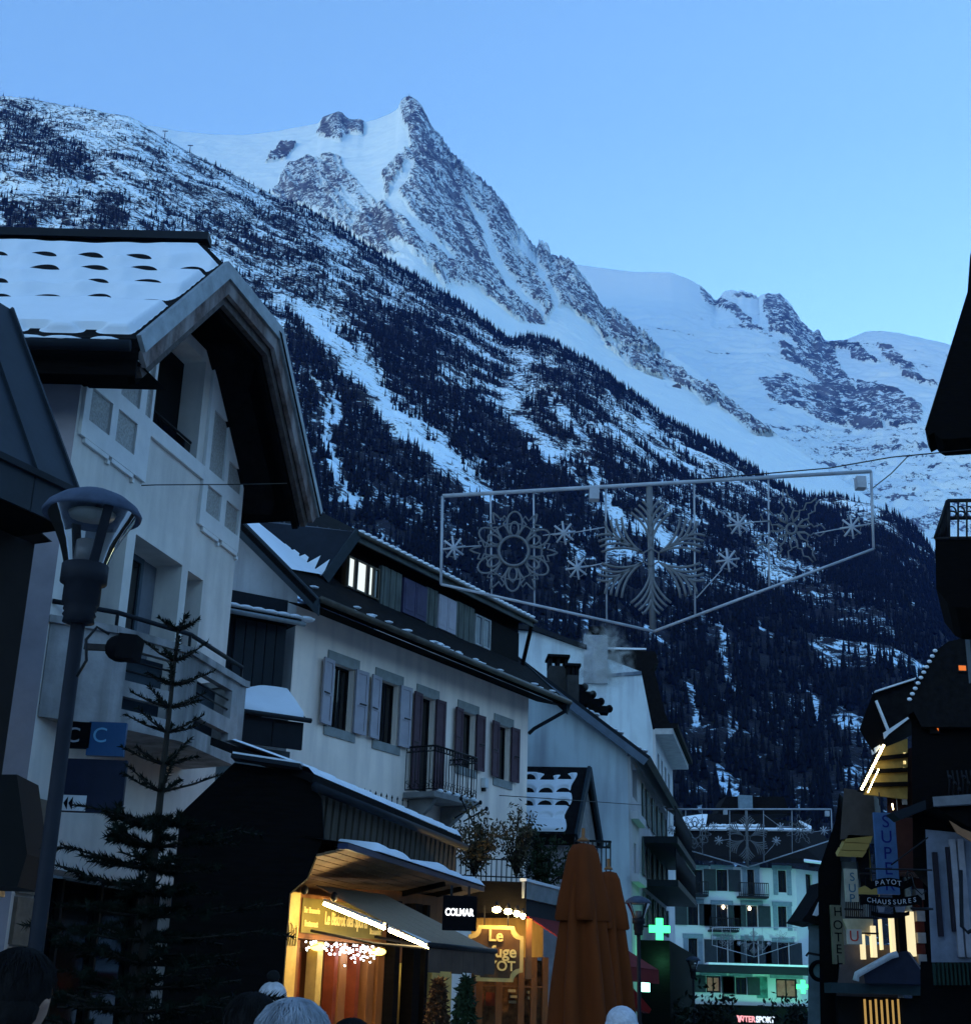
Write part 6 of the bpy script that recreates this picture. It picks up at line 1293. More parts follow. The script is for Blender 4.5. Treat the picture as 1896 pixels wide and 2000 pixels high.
for (u, v, u2, v2) in ((1890, 1210, 1897, 1330),): fbox(F1, u, v, u2 + 6, v2, -.2, 0, 'downpipe', mat('grey_pipe', (0.10, 0.12, 0.13)), r1)
rbx = thing('scroll_balcony', 'black wrought iron scroll balcony high at the right edge', 'balcony', at(1880, 1160, 20))
Fb = front(1860, 1060, 20.0, .0); bl = [(1826, 1052), (1828, 1150), (1850, 1178), (1866, 1186), (1990, 1192), (1990, 1052)]
g = MB(); g.prism([Fb.p(*Fb.px(u, v)) for u, v in bl], RD * 2.0); g.build('body', M['blackwood'], rbx)
for (a, b) in (((1850, 978), (1990, 976)), ((1826, 1052), (1990, 1050)), ((1850, 978), (1826, 1052)), ((1850, 978), (1852, 1052)), ((1856, 1012), (1990, 1010))): g = MB(); g.tube([at(*a, 20.0), at(*b, 20.0)], .03, 6); g.build('rail', M['iron'], rbx)
for k in range(9):
    u = 1862 + 17 * k; g = MB(); c0 = at(u, 1014, 19.98)
    g.tube([c0 + V(.09 * math.cos(t) * (1 - t / 14), 0, .11 * math.sin(t) * (1 - t / 14) + .02 * t) for t in np.linspace(0, 9, 22)], .014, 5); g.tube([at(u - 8, 978, 19.98), at(u - 8, 1052, 19.98)], .016, 5); g.build('scroll', M['iron'], rbx)
for k in range(8): u = 1829 + 3 * k; g = MB(); g.tube([at(u, 1052, 19.99), at(u, 1048 - 9 * k, 19.99)], .014, 4); g.build('baluster', M['iron'], rbx)
# gambrel-roofed dark chalet
r2 = thing('dark_chalet', 'nearly black chalet with curved roof edge and small orange-lit windows on the right', 'house', at(1850, 1950, 37) * V(1, 1, 0))
F2 = front(1850, 1400, 37.0, .0)
g = MB(); g.prism([F2.p(*F2.px(u, v)) for u, v in ((2050, 1235), (1880, 1247), (1852, 1253), (1828, 1270), (1806, 1300), (1790, 1328), (1776, 1360), (1768, 1382), (1772, 1396), (1784, 1390), (1800, 1420), (2050, 1420))], RD * 6); rr2 = g.build('roof', M['tile'], r2)
for k in range(10):
    f = k / 9; u, v = 1826 - 50 * f, 1271 + 95 * f; g = MB(); g.ball(at(u, v, 36.98), .07, .05, .05, 6, 4); g.build('snow_dot', M['snow'], rr2)
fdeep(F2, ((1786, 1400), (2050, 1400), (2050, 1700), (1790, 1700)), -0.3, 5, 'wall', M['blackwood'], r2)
og_ = emat('orange_window', (1.0, .20, .03), 0.16, base=(.3, .1, .02))
wo1 = fbox(F2, 1868, 1298, 1888, 1314, -.05, .06, 'window', M['dark_frame'], r2); fbox(F2, 1870, 1301, 1885, 1311, .065, .07, 'pane', og_, wo1)
fpoly(F2, ((1870, 1292), (1888, 1290), (1888, 1330), (1866, 1330)), -.2, -.06, 'dormer', M['blackwood'], r2)
wo2 = fbox(F2, 1818, 1388, 1840, 1430, -.35, -.2, 'window', M['dark_frame'], r2); fpoly(F2, ((1821, 1396), (1836, 1394), (1837, 1426), (1830, 1415), (1821, 1408)), -.19, -.18, 'pane', og_, wo2)
sty = mat('grey_stone_ledge', (0.16, 0.16, 0.17), rough=0.8)
fdeep(F2, ((1800, 1566), (2000, 1552), (2000, 1572), (1802, 1584)), 0.9, 1.5, 'ledge', sty, r2)
fpoly(F2, ((1736, 1590), (1800, 1566), (1802, 1584), (1752, 1604)), -.3, .3, 'ledge', M['slate'], r2)
fpoly(F2, ((1808, 1584), (2000, 1574), (2000, 1650), (1870, 1620)), -.3, .7, 'brackets', M['blackwood'], r2)
fpoly(F2, ((1836, 1610), (1860, 1625), (1896, 1640), (2000, 1640), (2000, 1652), (1880, 1652), (1850, 1634)), .7, .75, 'carved_trim', mat('rust_trim', (0.30, 0.14, 0.07)), r2)
for k in range(14): u = 1852 + 9 * k; g = MB(); g.tube([at(u, 1556, 36.2), at(u + 2, 1528, 36.2), at(u - 2, 1505, 36.2)], .02, 4); g.ball(at(u + 3, 1518 + 12 * (k % 3), 36.15), .05, .04, .06, 6, 4); g.build('baluster', M['iron'], r2)
fdeep(F2, ((1808, 1620), (2010, 1640), (2010, 1880), (1820, 1880)), -0.05, 3, 'lower_wall', mat('dusk_blue_wall', (0.17, 0.19, 0.24), rough=0.9), r2)
for (u0, v0, u1, v1) in ((1820, 1665, 1842, 1830), (1846, 1655, 1866, 1820)): fbox(F2, u0, v0, u1, v1, -.04, .06, 'shutter', mat('black_plum_shutter', (0.018, 0.014, 0.02)), r2)
for u in (1864, 1880): fbox(F2, u, 1640, u + 7, 1870, -.04, .05, 'pilaster', mat('mauve_pilaster', (0.28, 0.27, 0.30)), r2)
g = MB(); g.tube([at(1876, 1700, 36.7), at(1878, 1810, 36.7), at(1890, 1822, 36.5), at(1930, 1800, 36.2)], .05, 6); g.build('downpipe', M['slate'], r2)
for k in range(16): fbox(F2, 1815 + 8 * k, 1882, 1822 + 8 * k, 1925, .2, .3, 'awning_slat', mat('dark_green_awning', (0.012, 0.03, 0.022)), r2)
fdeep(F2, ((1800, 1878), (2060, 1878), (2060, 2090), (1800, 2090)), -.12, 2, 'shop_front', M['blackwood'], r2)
# small gable with string-lit balcony
r3 = thing('lit_chalet', 'dark gabled chalet whose balcony underside glows with strings of warm bulbs', 'house', at(1720, 1950, 42) * V(1, 1, 0))
F3r = front(1720, 1400, 42.0, .0)
fdeep(F3r, ((1705, 1352), (1678, 1425), (1690, 1446), (1708, 1472), (1735, 1436), (1712, 1372)), 0, 1.5, 'gable', M['blackwood'], r3)
fdeep(F3r, ((1706, 1350), (1786, 1326), (1800, 1395), (1735, 1432), (1710, 1372)), -0.1, 2, 'roof', M['tile'], r3)
for pts in (((1708, 1350), (1786, 1325), (1786, 1328), (1709, 1353)), ((1708, 1370), (1711, 1369), (1735, 1427), (1731, 1428)), ((1724, 1432), (1770, 1402), (1773, 1405), (1733, 1436), (1726, 1444)), ((1706, 1462), (1716, 1456), (1718, 1460), (1708, 1472))): fpoly(F3r, pts, -.3, .12, 'roof_snow', M['snow'], r3)
yb = mat('ochre_boards', (0.24, 0.17, 0.05), rough=0.7, var=.3)
fpoly(F3r, ((1726, 1460), (1776, 1440), (1776, 1560), (1690, 1550)), -.3, -.2, 'balcony_underside', yb, r3)
fdeep(F3r, ((1745, 1470), (1800, 1450), (1800, 1700), (1745, 1700)), -0.7, 2, 'wall', mat('dark_red_wall', (0.05, 0.018, 0.014)), r3)
for k in range(3): fpoly(F3r, ((1722 - 12 * k, 1476 + 26 * k), (1776, 1470 + 28 * k), (1776, 1478 + 28 * k), (1718 - 12 * k, 1484 + 26 * k)), -.19, -.08, 'beam', M['blackwood'], r3)
fpoly(F3r, ((1722, 1452), (1730, 1452), (1690, 1545), (1680, 1542)), -.4, -.1, 'balcony_edge', M['blackwood'], r3)
wb_ = emat('warm_string_bulb', (1.0, .82, .42), 3.2)
g = MB()
for k in range(18):
    f = k / 17; g.ball(at(1725 - 42 * f, 1457 + 84 * f, 41.85), .045, .04, .045, 6, 4)
    if k > 7: g.ball(at(1733 - 38 * f, 1465 + 82 * f, 41.9), .028, .03, .03, 6, 4)
b_ = g.build('bulbs', wb_, r3); b_['kind'] = 'stuff'
for v in (1468, 1484, 1497): fbox(F3r, 1767, v, 1773, v + 7, -.25, -.2, 'lantern', emat('lantern_glow', (1, .85, .45), .5), r3)
fbox(F3r, 1751, 1500, 1758, 1600, -.28, -.2, 'post', sty, r3); fbox(F3r, 1762, 1500, 1776, 1570, -.28, -.22, 'pillar', M['concrete_dark'], r3)
for (u, v0, v1) in ((1716, 1548, 1574), (1742, 1570, 1582)): g = MB(); g.tube([at(u, v0, 41.7), at(u + 2, v1, 41.7)], .02, 5); g.build('lamp_drop', wb_ if v0 > 1560 else M['iron'], r3)
# hotel block
r4 = thing('hotel', 'narrow hotel with brown upper panel, golden-lit soffits and lit window strips on the right', 'hotel', at(1700, 1950, 44) * V(1, 1, 0))
F4r = front(1700, 1700, 44.0, .0)
fdeep(F4r, ((1640, 1640), (1648, 1540), (1705, 1548), (1712, 1632)), 0, 2, 'upper_panel', mat('brown_grey_panel', (0.075, 0.062, 0.055)), r4)
fdeep(F4r, ((1606, 1700), (1640, 1600), (1648, 1545), (1650, 1700), (1640, 2040), (1612, 2040)), -0.6, 3, 'side_wall', M['blackwood'], r4)
gs = mat('lit_gold_soffit', (0.34, 0.23, 0.07), rough=0.6, var=.1)  # yellow light on soffits and ledge put into the base colour
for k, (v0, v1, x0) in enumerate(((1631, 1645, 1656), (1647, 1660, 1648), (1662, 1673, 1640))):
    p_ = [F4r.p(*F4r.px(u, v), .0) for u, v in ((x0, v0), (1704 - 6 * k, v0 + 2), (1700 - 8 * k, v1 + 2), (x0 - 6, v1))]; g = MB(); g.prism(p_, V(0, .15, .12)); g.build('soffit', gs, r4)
fdeep(F4r, ((1622, 1700), (1640, 1678), (1690, 1678), (1695, 1960), (1625, 1960)), -0.9, 3, 'wall', mat('dim_teal_wall', (0.16, 0.19, 0.19)), r4)
fpoly(F4r, ((1678, 1665), (1704, 1652), (1710, 1745), (1688, 1745)), -.5, -.3, 'window', M['glass'], r4); fbox(F4r, 1701, 1650, 1706, 1742, -.28, -.2, 'mullion', yb, r4)
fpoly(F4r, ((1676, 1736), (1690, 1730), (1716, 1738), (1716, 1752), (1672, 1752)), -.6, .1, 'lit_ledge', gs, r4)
for v in (1748, 1792): g = MB(); g.tube([at(1650, v, 43.4), at(1715, v + 2, 43.4)], .03, 5); g.build('balcony_rail', M['iron'], r4)
for k in range(16): u = 1652 + 4.1 * k; g = MB(); g.tube([at(u, 1748, 43.4), at(u, 1792, 43.4)], .018, 4); g.build('baluster', M['iron'], r4)
fpoly(F4r, ((1650, 1794), (1710, 1794), (1710, 1830), (1690, 1822), (1660, 1818)), -.5, -.3, 'arch_wall', mat('ivory_wall', (0.55, 0.46, 0.30)), r4)
fdeep(F4r, ((1655, 1845), (1760, 1845), (1765, 1960), (1640, 1960)), -0.6, 2, 'shop_wall', mat('mauve_shop_wall', (0.10, 0.085, 0.09)), r4)
cl = emat('lit_window_strip', (1.0, .80, .42), .20, base=(.7, .6, .4))  # glowing strips stand for lit windows between the pillars
for (u0, v0, u1, v1) in ((1685, 1822, 1695, 1874), (1704, 1808, 1717, 1870), (1722, 1795, 1729, 1855), (1742, 1792, 1754, 1862), (1770, 1780, 1794, 1868)): fbox(F4r, u0, v0, u1, v1, -.45, -.2, 'lit_window_strip', cl, r4)
fbox(F4r, 1762, 1600, 1786, 1780, -.55, -.25, 'stone_column', mat('pebble_column', (0.36, 0.36, 0.30), var=.5, scale=9, bump=.6), r4)
fbox(F4r, 1757, 1600, 1762, 1880, -.6, -.15, 'dark_post', M['blackwood'], r4); fbox(F4r, 1755, 1790, 1768, 1880, -.8, -.5, 'green_door', mat('dark_green_door', (0.02, 0.05, 0.04)), r4)
for k in range(13):
    m_ = mat('grey_plaster_block', (0.30, 0.28, 0.28)) if k % 2 == 0 else mat('oxblood_block', (0.06, 0.012, 0.008)); fbox(F4r, 1788 + k * .9, 1606 + 21.5 * k, 1806 + k * .9, 1627 + 21.5 * k, -.7, -.3 if k % 2 == 0 else -.4, 'block', m_, r4)
fdeep(F4r, ((1672, 1922), (1668, 1900), (1738, 1862), (1752, 1860), (1780, 1900), (1780, 1924)), 1.0, 1.2, 'shop_canopy', mat('navy_canopy', (0.02, 0.024, 0.045)), r4); g = MB(); g.tube([at(1671, 1916, 42.9), at(1673, 1904, 42.9), at(1738, 1868, 42.9), at(1752, 1864, 42.9)], .10, 6); g.build('canopy_snow', mat('dusky_snow', (0.55, 0.56, 0.60)), r4)
fbox(F4r, 1612, 1920, 1820, 1946, -.2, .6, 'fascia', mat('teal_fascia', (0.03, 0.05, 0.06)), r4)
fbox(F4r, 1640, 1946, 1820, 2060, -.6, -.3, 'dark_front', M['void'], r4)
for k in range(7): fbox(F4r, 1690 + 11 * k, 1952 + 2 * (k % 2), 1699 + 11 * k, 2040, -.25, -.2, 'lit_curtain', emat('curtain_glow', (1, .58, .16), .09, base=(.3, .18, .06)), r4)
for k in range(5): fbox(F4r, 1842 + 9 * k, 1975, 1849 + 9 * k, 2040, -.25, -.2, 'lit_curtain', emat('dim_curtain_glow', (1, .7, .25), .05, base=(.1, .07, .03)), r4)
fdeep(F4r, ((1800, 1560), (1850, 1560), (1850, 2090), (1800, 2090)), -.95, 2, 'dark_return', M['blackwood'], r4)
# signs
def sign(name, label, u0, v0, u1, v1, Y, m_, letters, lm, lsz, vert=True, d=.12):
    F = front((u0 + u1) / 2, (v0 + v1) / 2, Y); t = thing(name, label, 'sign', at((u0 + u1) / 2, (v0 + v1) / 2, Y)); fbox(F, u0, v0, u1, v1, -d, 0, 'panel', m_, t)
    k = Y / FPX
    for i, (ch, u, v) in enumerate(letters): s, z = F.px(u, v); text(t, ch, F.p(s, z, .004), F.s, (0, 0, 1), lsz * k * 1.38, lm, bold=.012 * k * 10 * .3)
    g = MB(); s, z = F.px(u1, v0 + 8); g.bar(F.p(s, z, -d / 2), F.p(s + .5, z, -d / 2), .05, .05); g.build('bracket', M['iron'], t); return t
nb = mat('navy_letter', (0.012, 0.016, 0.14), rough=.5)
sign('vertical_sign', 'tall blue vertical sign with dark blue letters above the scroll sign', 1706, 1587, 1758, 1748, 40.0, mat('sign_blue', (0.065, 0.13, 0.26), rough=.5), [('S', 1729, 1606), ('U', 1731, 1636), ('P', 1733, 1668), ('E', 1735, 1698), ('R', 1737, 1729)], nb, 24)
sign('vertical_sign', 'small cream vertical sign with blue letters above the iron railing', 1649, 1697, 1677, 1762, 41.0, mat('sign_cream', (0.40, 0.36, 0.28)), [('S', 1664, 1714), ('U', 1664, 1736), ('P', 1664, 1756)], mat('teal_letter', (0.02, 0.10, 0.16)), 16)
sign('square_sign', 'white square sign with red letter U under the hotel balcony', 1654, 1815, 1684, 1845, 42.5, mat('sign_white', (0.60, 0.50, 0.42)), [('U', 1668, 1830)], mat('red_letter', (0.55, 0.05, 0.03)), 20)
sign('vertical_sign', 'dark vertical sign with letters HOTEL beside the round clock sign', 1622, 1768, 1650, 1884, 38.5, mat('sign_olive', (0.13, 0.12, 0.075)), [('H', 1636, 1782), ('O', 1636, 1808), ('T', 1637, 1832), ('E', 1638, 1855), ('L', 1639, 1876)], m_blk, 17)
hg = thing('small_gable', 'small gabled stair tower with a snowy roof patch beside the hotel sign', 'tower', at(1610, 1950, 47) * V(1, 1, 0)); Fh = front(1605, 1800, 47.0)
fdeep(Fh, ((1584, 1792), (1628, 1792), (1630, 2030), (1582, 2030)), -0.3, 2, 'wall', mat('slate_blue_wall', (0.14, 0.19, 0.22)), hg); fpoly(Fh, ((1566, 1798), (1576, 1785), (1604, 1742), (1616, 1720), (1640, 1760), (1640, 1800), (1600, 1806)), -2, 0, 'roof', M['tile'], hg)
fpoly(Fh, ((1586, 1788), (1598, 1762), (1612, 1747), (1622, 1750), (1622, 1786), (1612, 1790), (1604, 1782), (1594, 1790)), 0, .08, 'roof_snow', M['snow'], hg)
ckn = thing('round_sign', 'round dark ring sign hanging in front of the pale tower', 'sign', at(1600, 1897, 46)); g = MB(); c = at(1600, 1897, 46.0); k = 46 / FPX; g.tube([c + V(16 * k * math.cos(t), 0, 16 * k * math.sin(t)) for t in np.linspace(0, 6.2832, 25)[:-1]], 4.2 * k, 6, closed=True); g.build('ring', m_blk, ckn); g = MB(); Fq = front(1600, 1897, 46.05); g.prism([c + V(12 * k * math.cos(t), .02, 12 * k * math.sin(t)) for t in np.linspace(0, 6.2832, 21)[:-1]], V(0, .05, 0)); g.build('disc', mat('teal_disc', (0.10, 0.17, 0.18)), ckn)
g = MB(); g.tube([at(1574, 1868, 46), at(1578, 1862, 46), at(1600, 1866, 46), at(1618, 1858, 46)], .04, 5); g.build('bracket', M['iron'], ckn)
ps = thing('scroll_sign', 'black scroll-shaped shop sign with silver letters hanging before the lit window strips', 'sign', at(1740, 1755, 33)); Fp = front(1740, 1755, 33.0)
def ribbon(pts, w): return [(u, v - w) for u, v in pts] + [(u, v + w) for u, v in pts[::-1]]
def arc(u0, u1, v, sag, n=11): return [(u0 + (u1 - u0) * k / (n - 1), v - sag * (1 - (2 * k / (n - 1) - 1) ** 2)) for k in range(n)]
A1 = [(1690, 1722)] + arc(1702, 1766, 1730, 7) + [(1784, 1722)]; A2 = [(1680, 1760)] + arc(1690, 1792, 1757, -6) + [(1800, 1764)]; A3 = arc(1702, 1776, 1784, -6)
for nm, P_, w in (('upper_scroll', A1, 8), ('lower_scroll', A2, 9), ('small_scroll', A3, 4)):
    q = ribbon(P_, w); n = len(P_)
    g = MB(); vs = [Fp.p(*Fp.px(u, v), 0) for u, v in q] + [Fp.p(*Fp.px(u, v), -.04) for u, v in q]; m2 = 2 * n
    fs = [(i, i + 1, m2 - 2 - i, m2 - 1 - i) for i in range(n - 1)] + [(i, (i + 1) % m2, m2 + (i + 1) % m2, m2 + i) for i in range(m2)]; g.add(vs, fs); g.build(nm, m_blk, ps)
sl_ = mat('silver_letter', (0.42, 0.42, 0.46), rough=.4, var=.05, bump=0)
for ch, P_, u0, u1, sz in (('PAYOT', A1, 1712, 1756, 9.5), ('CHAUSSURES', A2, 1697, 1786, 9.0)):
    for i, c_ in enumerate(ch):
        u = u0 + (u1 - u0) * i / (len(ch) - 1); v = np.interp(u, [p[0] for p in P_], [p[1] for p in P_]); s, z = Fp.px(u, v); text(ps, c_, Fp.p(s, z, .003), Fp.s, (0, 0, 1), sz * 33 / FPX * 1.38, sl_)
fpoly(Fp, ((1712, 1768), (1770, 1768), (1766, 1782), (1750, 1782), (1748, 1772), (1728, 1772), (1726, 1782), (1716, 1782)), -.03, 0, 'boot_emblem', mat('dim_silver', (0.14, 0.14, 0.17)), ps)
g = MB(); g.tube([at(1690, 1697, 33), at(1820, 1700, 33)], .02, 5); g.tube([at(1740, 1690, 33), at(1812, 1636, 33)], .016, 5); g.tube([at(1780, 1712, 33), at(1786, 1735, 33), at(1800, 1748, 33), at(1808, 1740, 33)], .014, 5); g.tube([at(1778, 1775, 33), at(1822, 1776, 33)], .03, 5)
g.tube([at(1775, 1712, 33) + V(.10 * math.cos(t), 0, .10 * math.sin(t)) * (1 - t / 12) for t in np.linspace(0, 8, 18)], .012, 4); bk = g.build('bracket', M['iron'], ps); bk['kind'] = 'stuff'
for u in (1700, 1772): g = MB(); g.tube([at(u, 1697, 33), at(u, 1724, 33)], .012, 4); g.build('hanger', M['iron'], ps)
# ================================================================== snowflake banners over the street
m_rope = mat('grey_rope_light', (0.16, 0.165, 0.175), rough=0.6, var=.15, scale=20); m_fr = mat('white_frame_tube', (0.40, 0.42, 0.46), rough=0.5)
def banner(label, conv, Y, k):
    t = thing('snowflake_banner', label, 'street decoration', at(*conv(1277, 1090), Y), 'snowflake light banners across the street')
    def P(u, v, dy=0): return at(*conv(u, v), Y) + V(0, dy, 0)
    def tube(pts, r_, nm, m_=m_rope, closed=False, n=5, dy=0): g = MB(); g.tube([P(u, v, dy) for u, v in pts], r_ * k, n, closed=closed); return g.build(nm, m_, t)
    cr = [(864, 969), (1701, 921), (1706, 1072), (1277, 1233), (861, 1141)]
    for i in range(5): tube([cr[i], cr[(i + 1) % 5]], .032 if i == 0 else .022, 'frame_bar', m_fr)
    def top(u): return 969 - 48 * (u - 864) / 837
    def bot(u): return 1141 + 92 * (u - 861) / 416 if u < 1277 else 1233 - 161 * (u - 1277) / 429
    for u in (958, 1042, 1183, 1356, 1501): tube([(u, top(u)), (u + 2, bot(u))], .014, 'upright', m_fr, dy=.03)
    tube([(1268, top(1268)), (1275, 1231)], .05, 'centre_post', m_rope, dy=.03)
    for (u, v) in ((1160, 966), (1680, 944)): g = MB(); p = P(u, v); g.bar(p + V(0, 0, .09 * k), p - V(0, 0, .09 * k), .16 * k, .14 * k); g.build('transformer', m_fr, t)
    # sunflower-like flake
    cu, cv = 1003, 1077
    def pol(r_, a): return (cu + r_ * math.cos(a), cv - r_ * math.sin(a))
    tube([pol(29, a) for a in np.linspace(0, 6.2832, 25)[:-1]], .022, 'ring', closed=True, dy=-.03); tube([pol(55, a) for a in np.linspace(0, 6.2832, 25)[:-1]], .010, 'ring', closed=True)
    for i in range(6):
        a = R(88 + 60 * i)
        for (r0, r1, w) in ((31, 78, 15), (31, 58, 8)):
            tube([(cu + (r0 + (r1 - r0) * (.5 - .5 * math.cos(x))) * math.cos(a) - w * math.sin(x) * math.sin(a) , cv - (r0 + (r1 - r0) * (.5 - .5 * math.cos(x))) * math.sin(a) - w * math.sin(x) * math.cos(a)) for x in np.linspace(0, 6.2832, 19)[:-1]], .015, 'petal', closed=True)
        b = a + R(30)
        for sg in (-1, 1):
            tube([pol(31, b + sg * .28), pol(46, b + sg * .20), pol(58, b + sg * .12), pol(64, b + sg * .28), pol(72, b + sg * .24), pol(66, b + sg * .1), pol(76, b + sg * .06), pol(86, b)], .014, 'leaf_arm')
    # fern-like flake
    cu, cv = 1271, 1089
    tube([(cu + 17 * math.cos(R(30 + 60 * i)), cv - 17 * math.sin(R(30 + 60 * i))) for i in range(6)], .013, 'hexagon', closed=True, dy=-.02)
    for i in range(6):
        a = R(30 + 60 * i) if i not in (1, 4) else R(90 if i == 1 else -90); ln = 118 if i in (1, 4) else 122
        tube([pol(17, a), pol(ln * .8, a)], .012, 'stem')
        for j, f in enumerate((.04, .24, .44, .64)):
            for sg in (-1, 1):
                b0 = 17 + (ln - 17) * f; L_ = 78 - 15 * j; pts = []
                for q in np.linspace(0, 1, 7): pts.append((cu + b0 * math.cos(a) + L_ * q * math.cos(a + sg * (R(4) + R(26) * q)), cv - b0 * math.sin(a) - L_ * q * math.sin(a + sg * (R(4) + R(26) * q))))
                tube(pts, .020, 'frond')
    # frosted crystal flake
    cu, cv = 1545, 1033
    for i in range(7):
        a = R(100 + 51.4 * i); ln = 78 if i % 2 == 0 else 66
        for sg in (-1, 1): tube([pol(14, a + sg * .5), pol(30, a + sg * .22), pol(40, a + sg * .30), pol(44, a + sg * .14), pol(58, a + sg * .20), pol(64, a + sg * .08), pol(ln, a + sg * .04)], .012, 'crystal_arm')
        b = a + R(25); tube([pol(12, b), pol(26, b + .3), pol(36, b + .15), pol(38, b - .15), pol(26, b - .3)], .011, 'crystal_leaf', closed=True)
    tube([pol(10, x) for x in np.linspace(0, 6.2832, 13)[:-1]], .02, 'core', closed=True)
    for (u, v) in ((886, 1070), (1101, 1041), (1127, 1109), (1442, 1024), (1421, 1094), (1663, 1029)):
        cu, cv = u, v
        for i in range(4): a = R(8 + 45 * i); tube([pol(23, a), pol(-23, a)], .017, 'star_ray', m_fr)
        tube([pol(18, x) for x in np.linspace(0, 6.2832, 17)[:-1]], .006, 'star_ring', closed=True)
    for a, b in (((906, 1068), (940, 1066)), ((1060, 1046), (1080, 1043)), ((1122, 1040), (1180, 1030)), ((1150, 1106), (1190, 1098)), ((1356, 966), (1425, 1012)), ((1462, 1020), (1500, 1018)), ((1590, 1042), (1645, 1032)), ((1410, 1112), (1360, 1168)), ((1684, 1026), (1702, 1022))): tube([a, b], .009, 'stay', m_fr)
    return t
banner('large white-framed banner of three giant snowflakes hung across the street', lambda u, v: (u, v), 19.4, 1.0)
def cv2(u, v): f = (u - 864) / 837; return (1303 + f * 320, 1581 + (v - (969 - 48 * f)) * .395)
banner('smaller second snowflake banner farther down the street before dark roofs', cv2, 51.0, 1.0)
def cv3(u, v): f = (u - 864) / 837; return (1391 + f * 166, 1812 + (v - (969 - 48 * f)) * .20)
banner('faint third snowflake banner in front of the street-end building windows', cv3, 98.0, .9)
def wire(label, pts, r_=.010):
    g = MB(); g.tube([at(*p) for p in pts], r_, 4); o = g.build('cable', M['iron']); tag(o, label, 'cable', 'cables over the street'); return o
wire('black cable carrying the large snowflake banner from the right edge', [(1960, 872, 19), (1740, 893, 19.2), (1620, 914, 19.3), (1344, 938, 19.4), (1180, 950, 19.4)])
wire('thin stay from the large banner corner up to the right', [(1702, 955, 19.4), (1740, 925, 19.3), (1776, 888, 19.2)], .008)
wire('steel wire anchored on the chalet wall, running right', [(276, 948, 19.7), (305, 947, 19.75), (467, 946, 21.6), (560, 944, 22.5)], .009)
wire('thin wire from the pink house wall to the blue-grey house', [(975, 1554, 34.5), (1100, 1562, 36), (1300, 1576, 44)], .010)
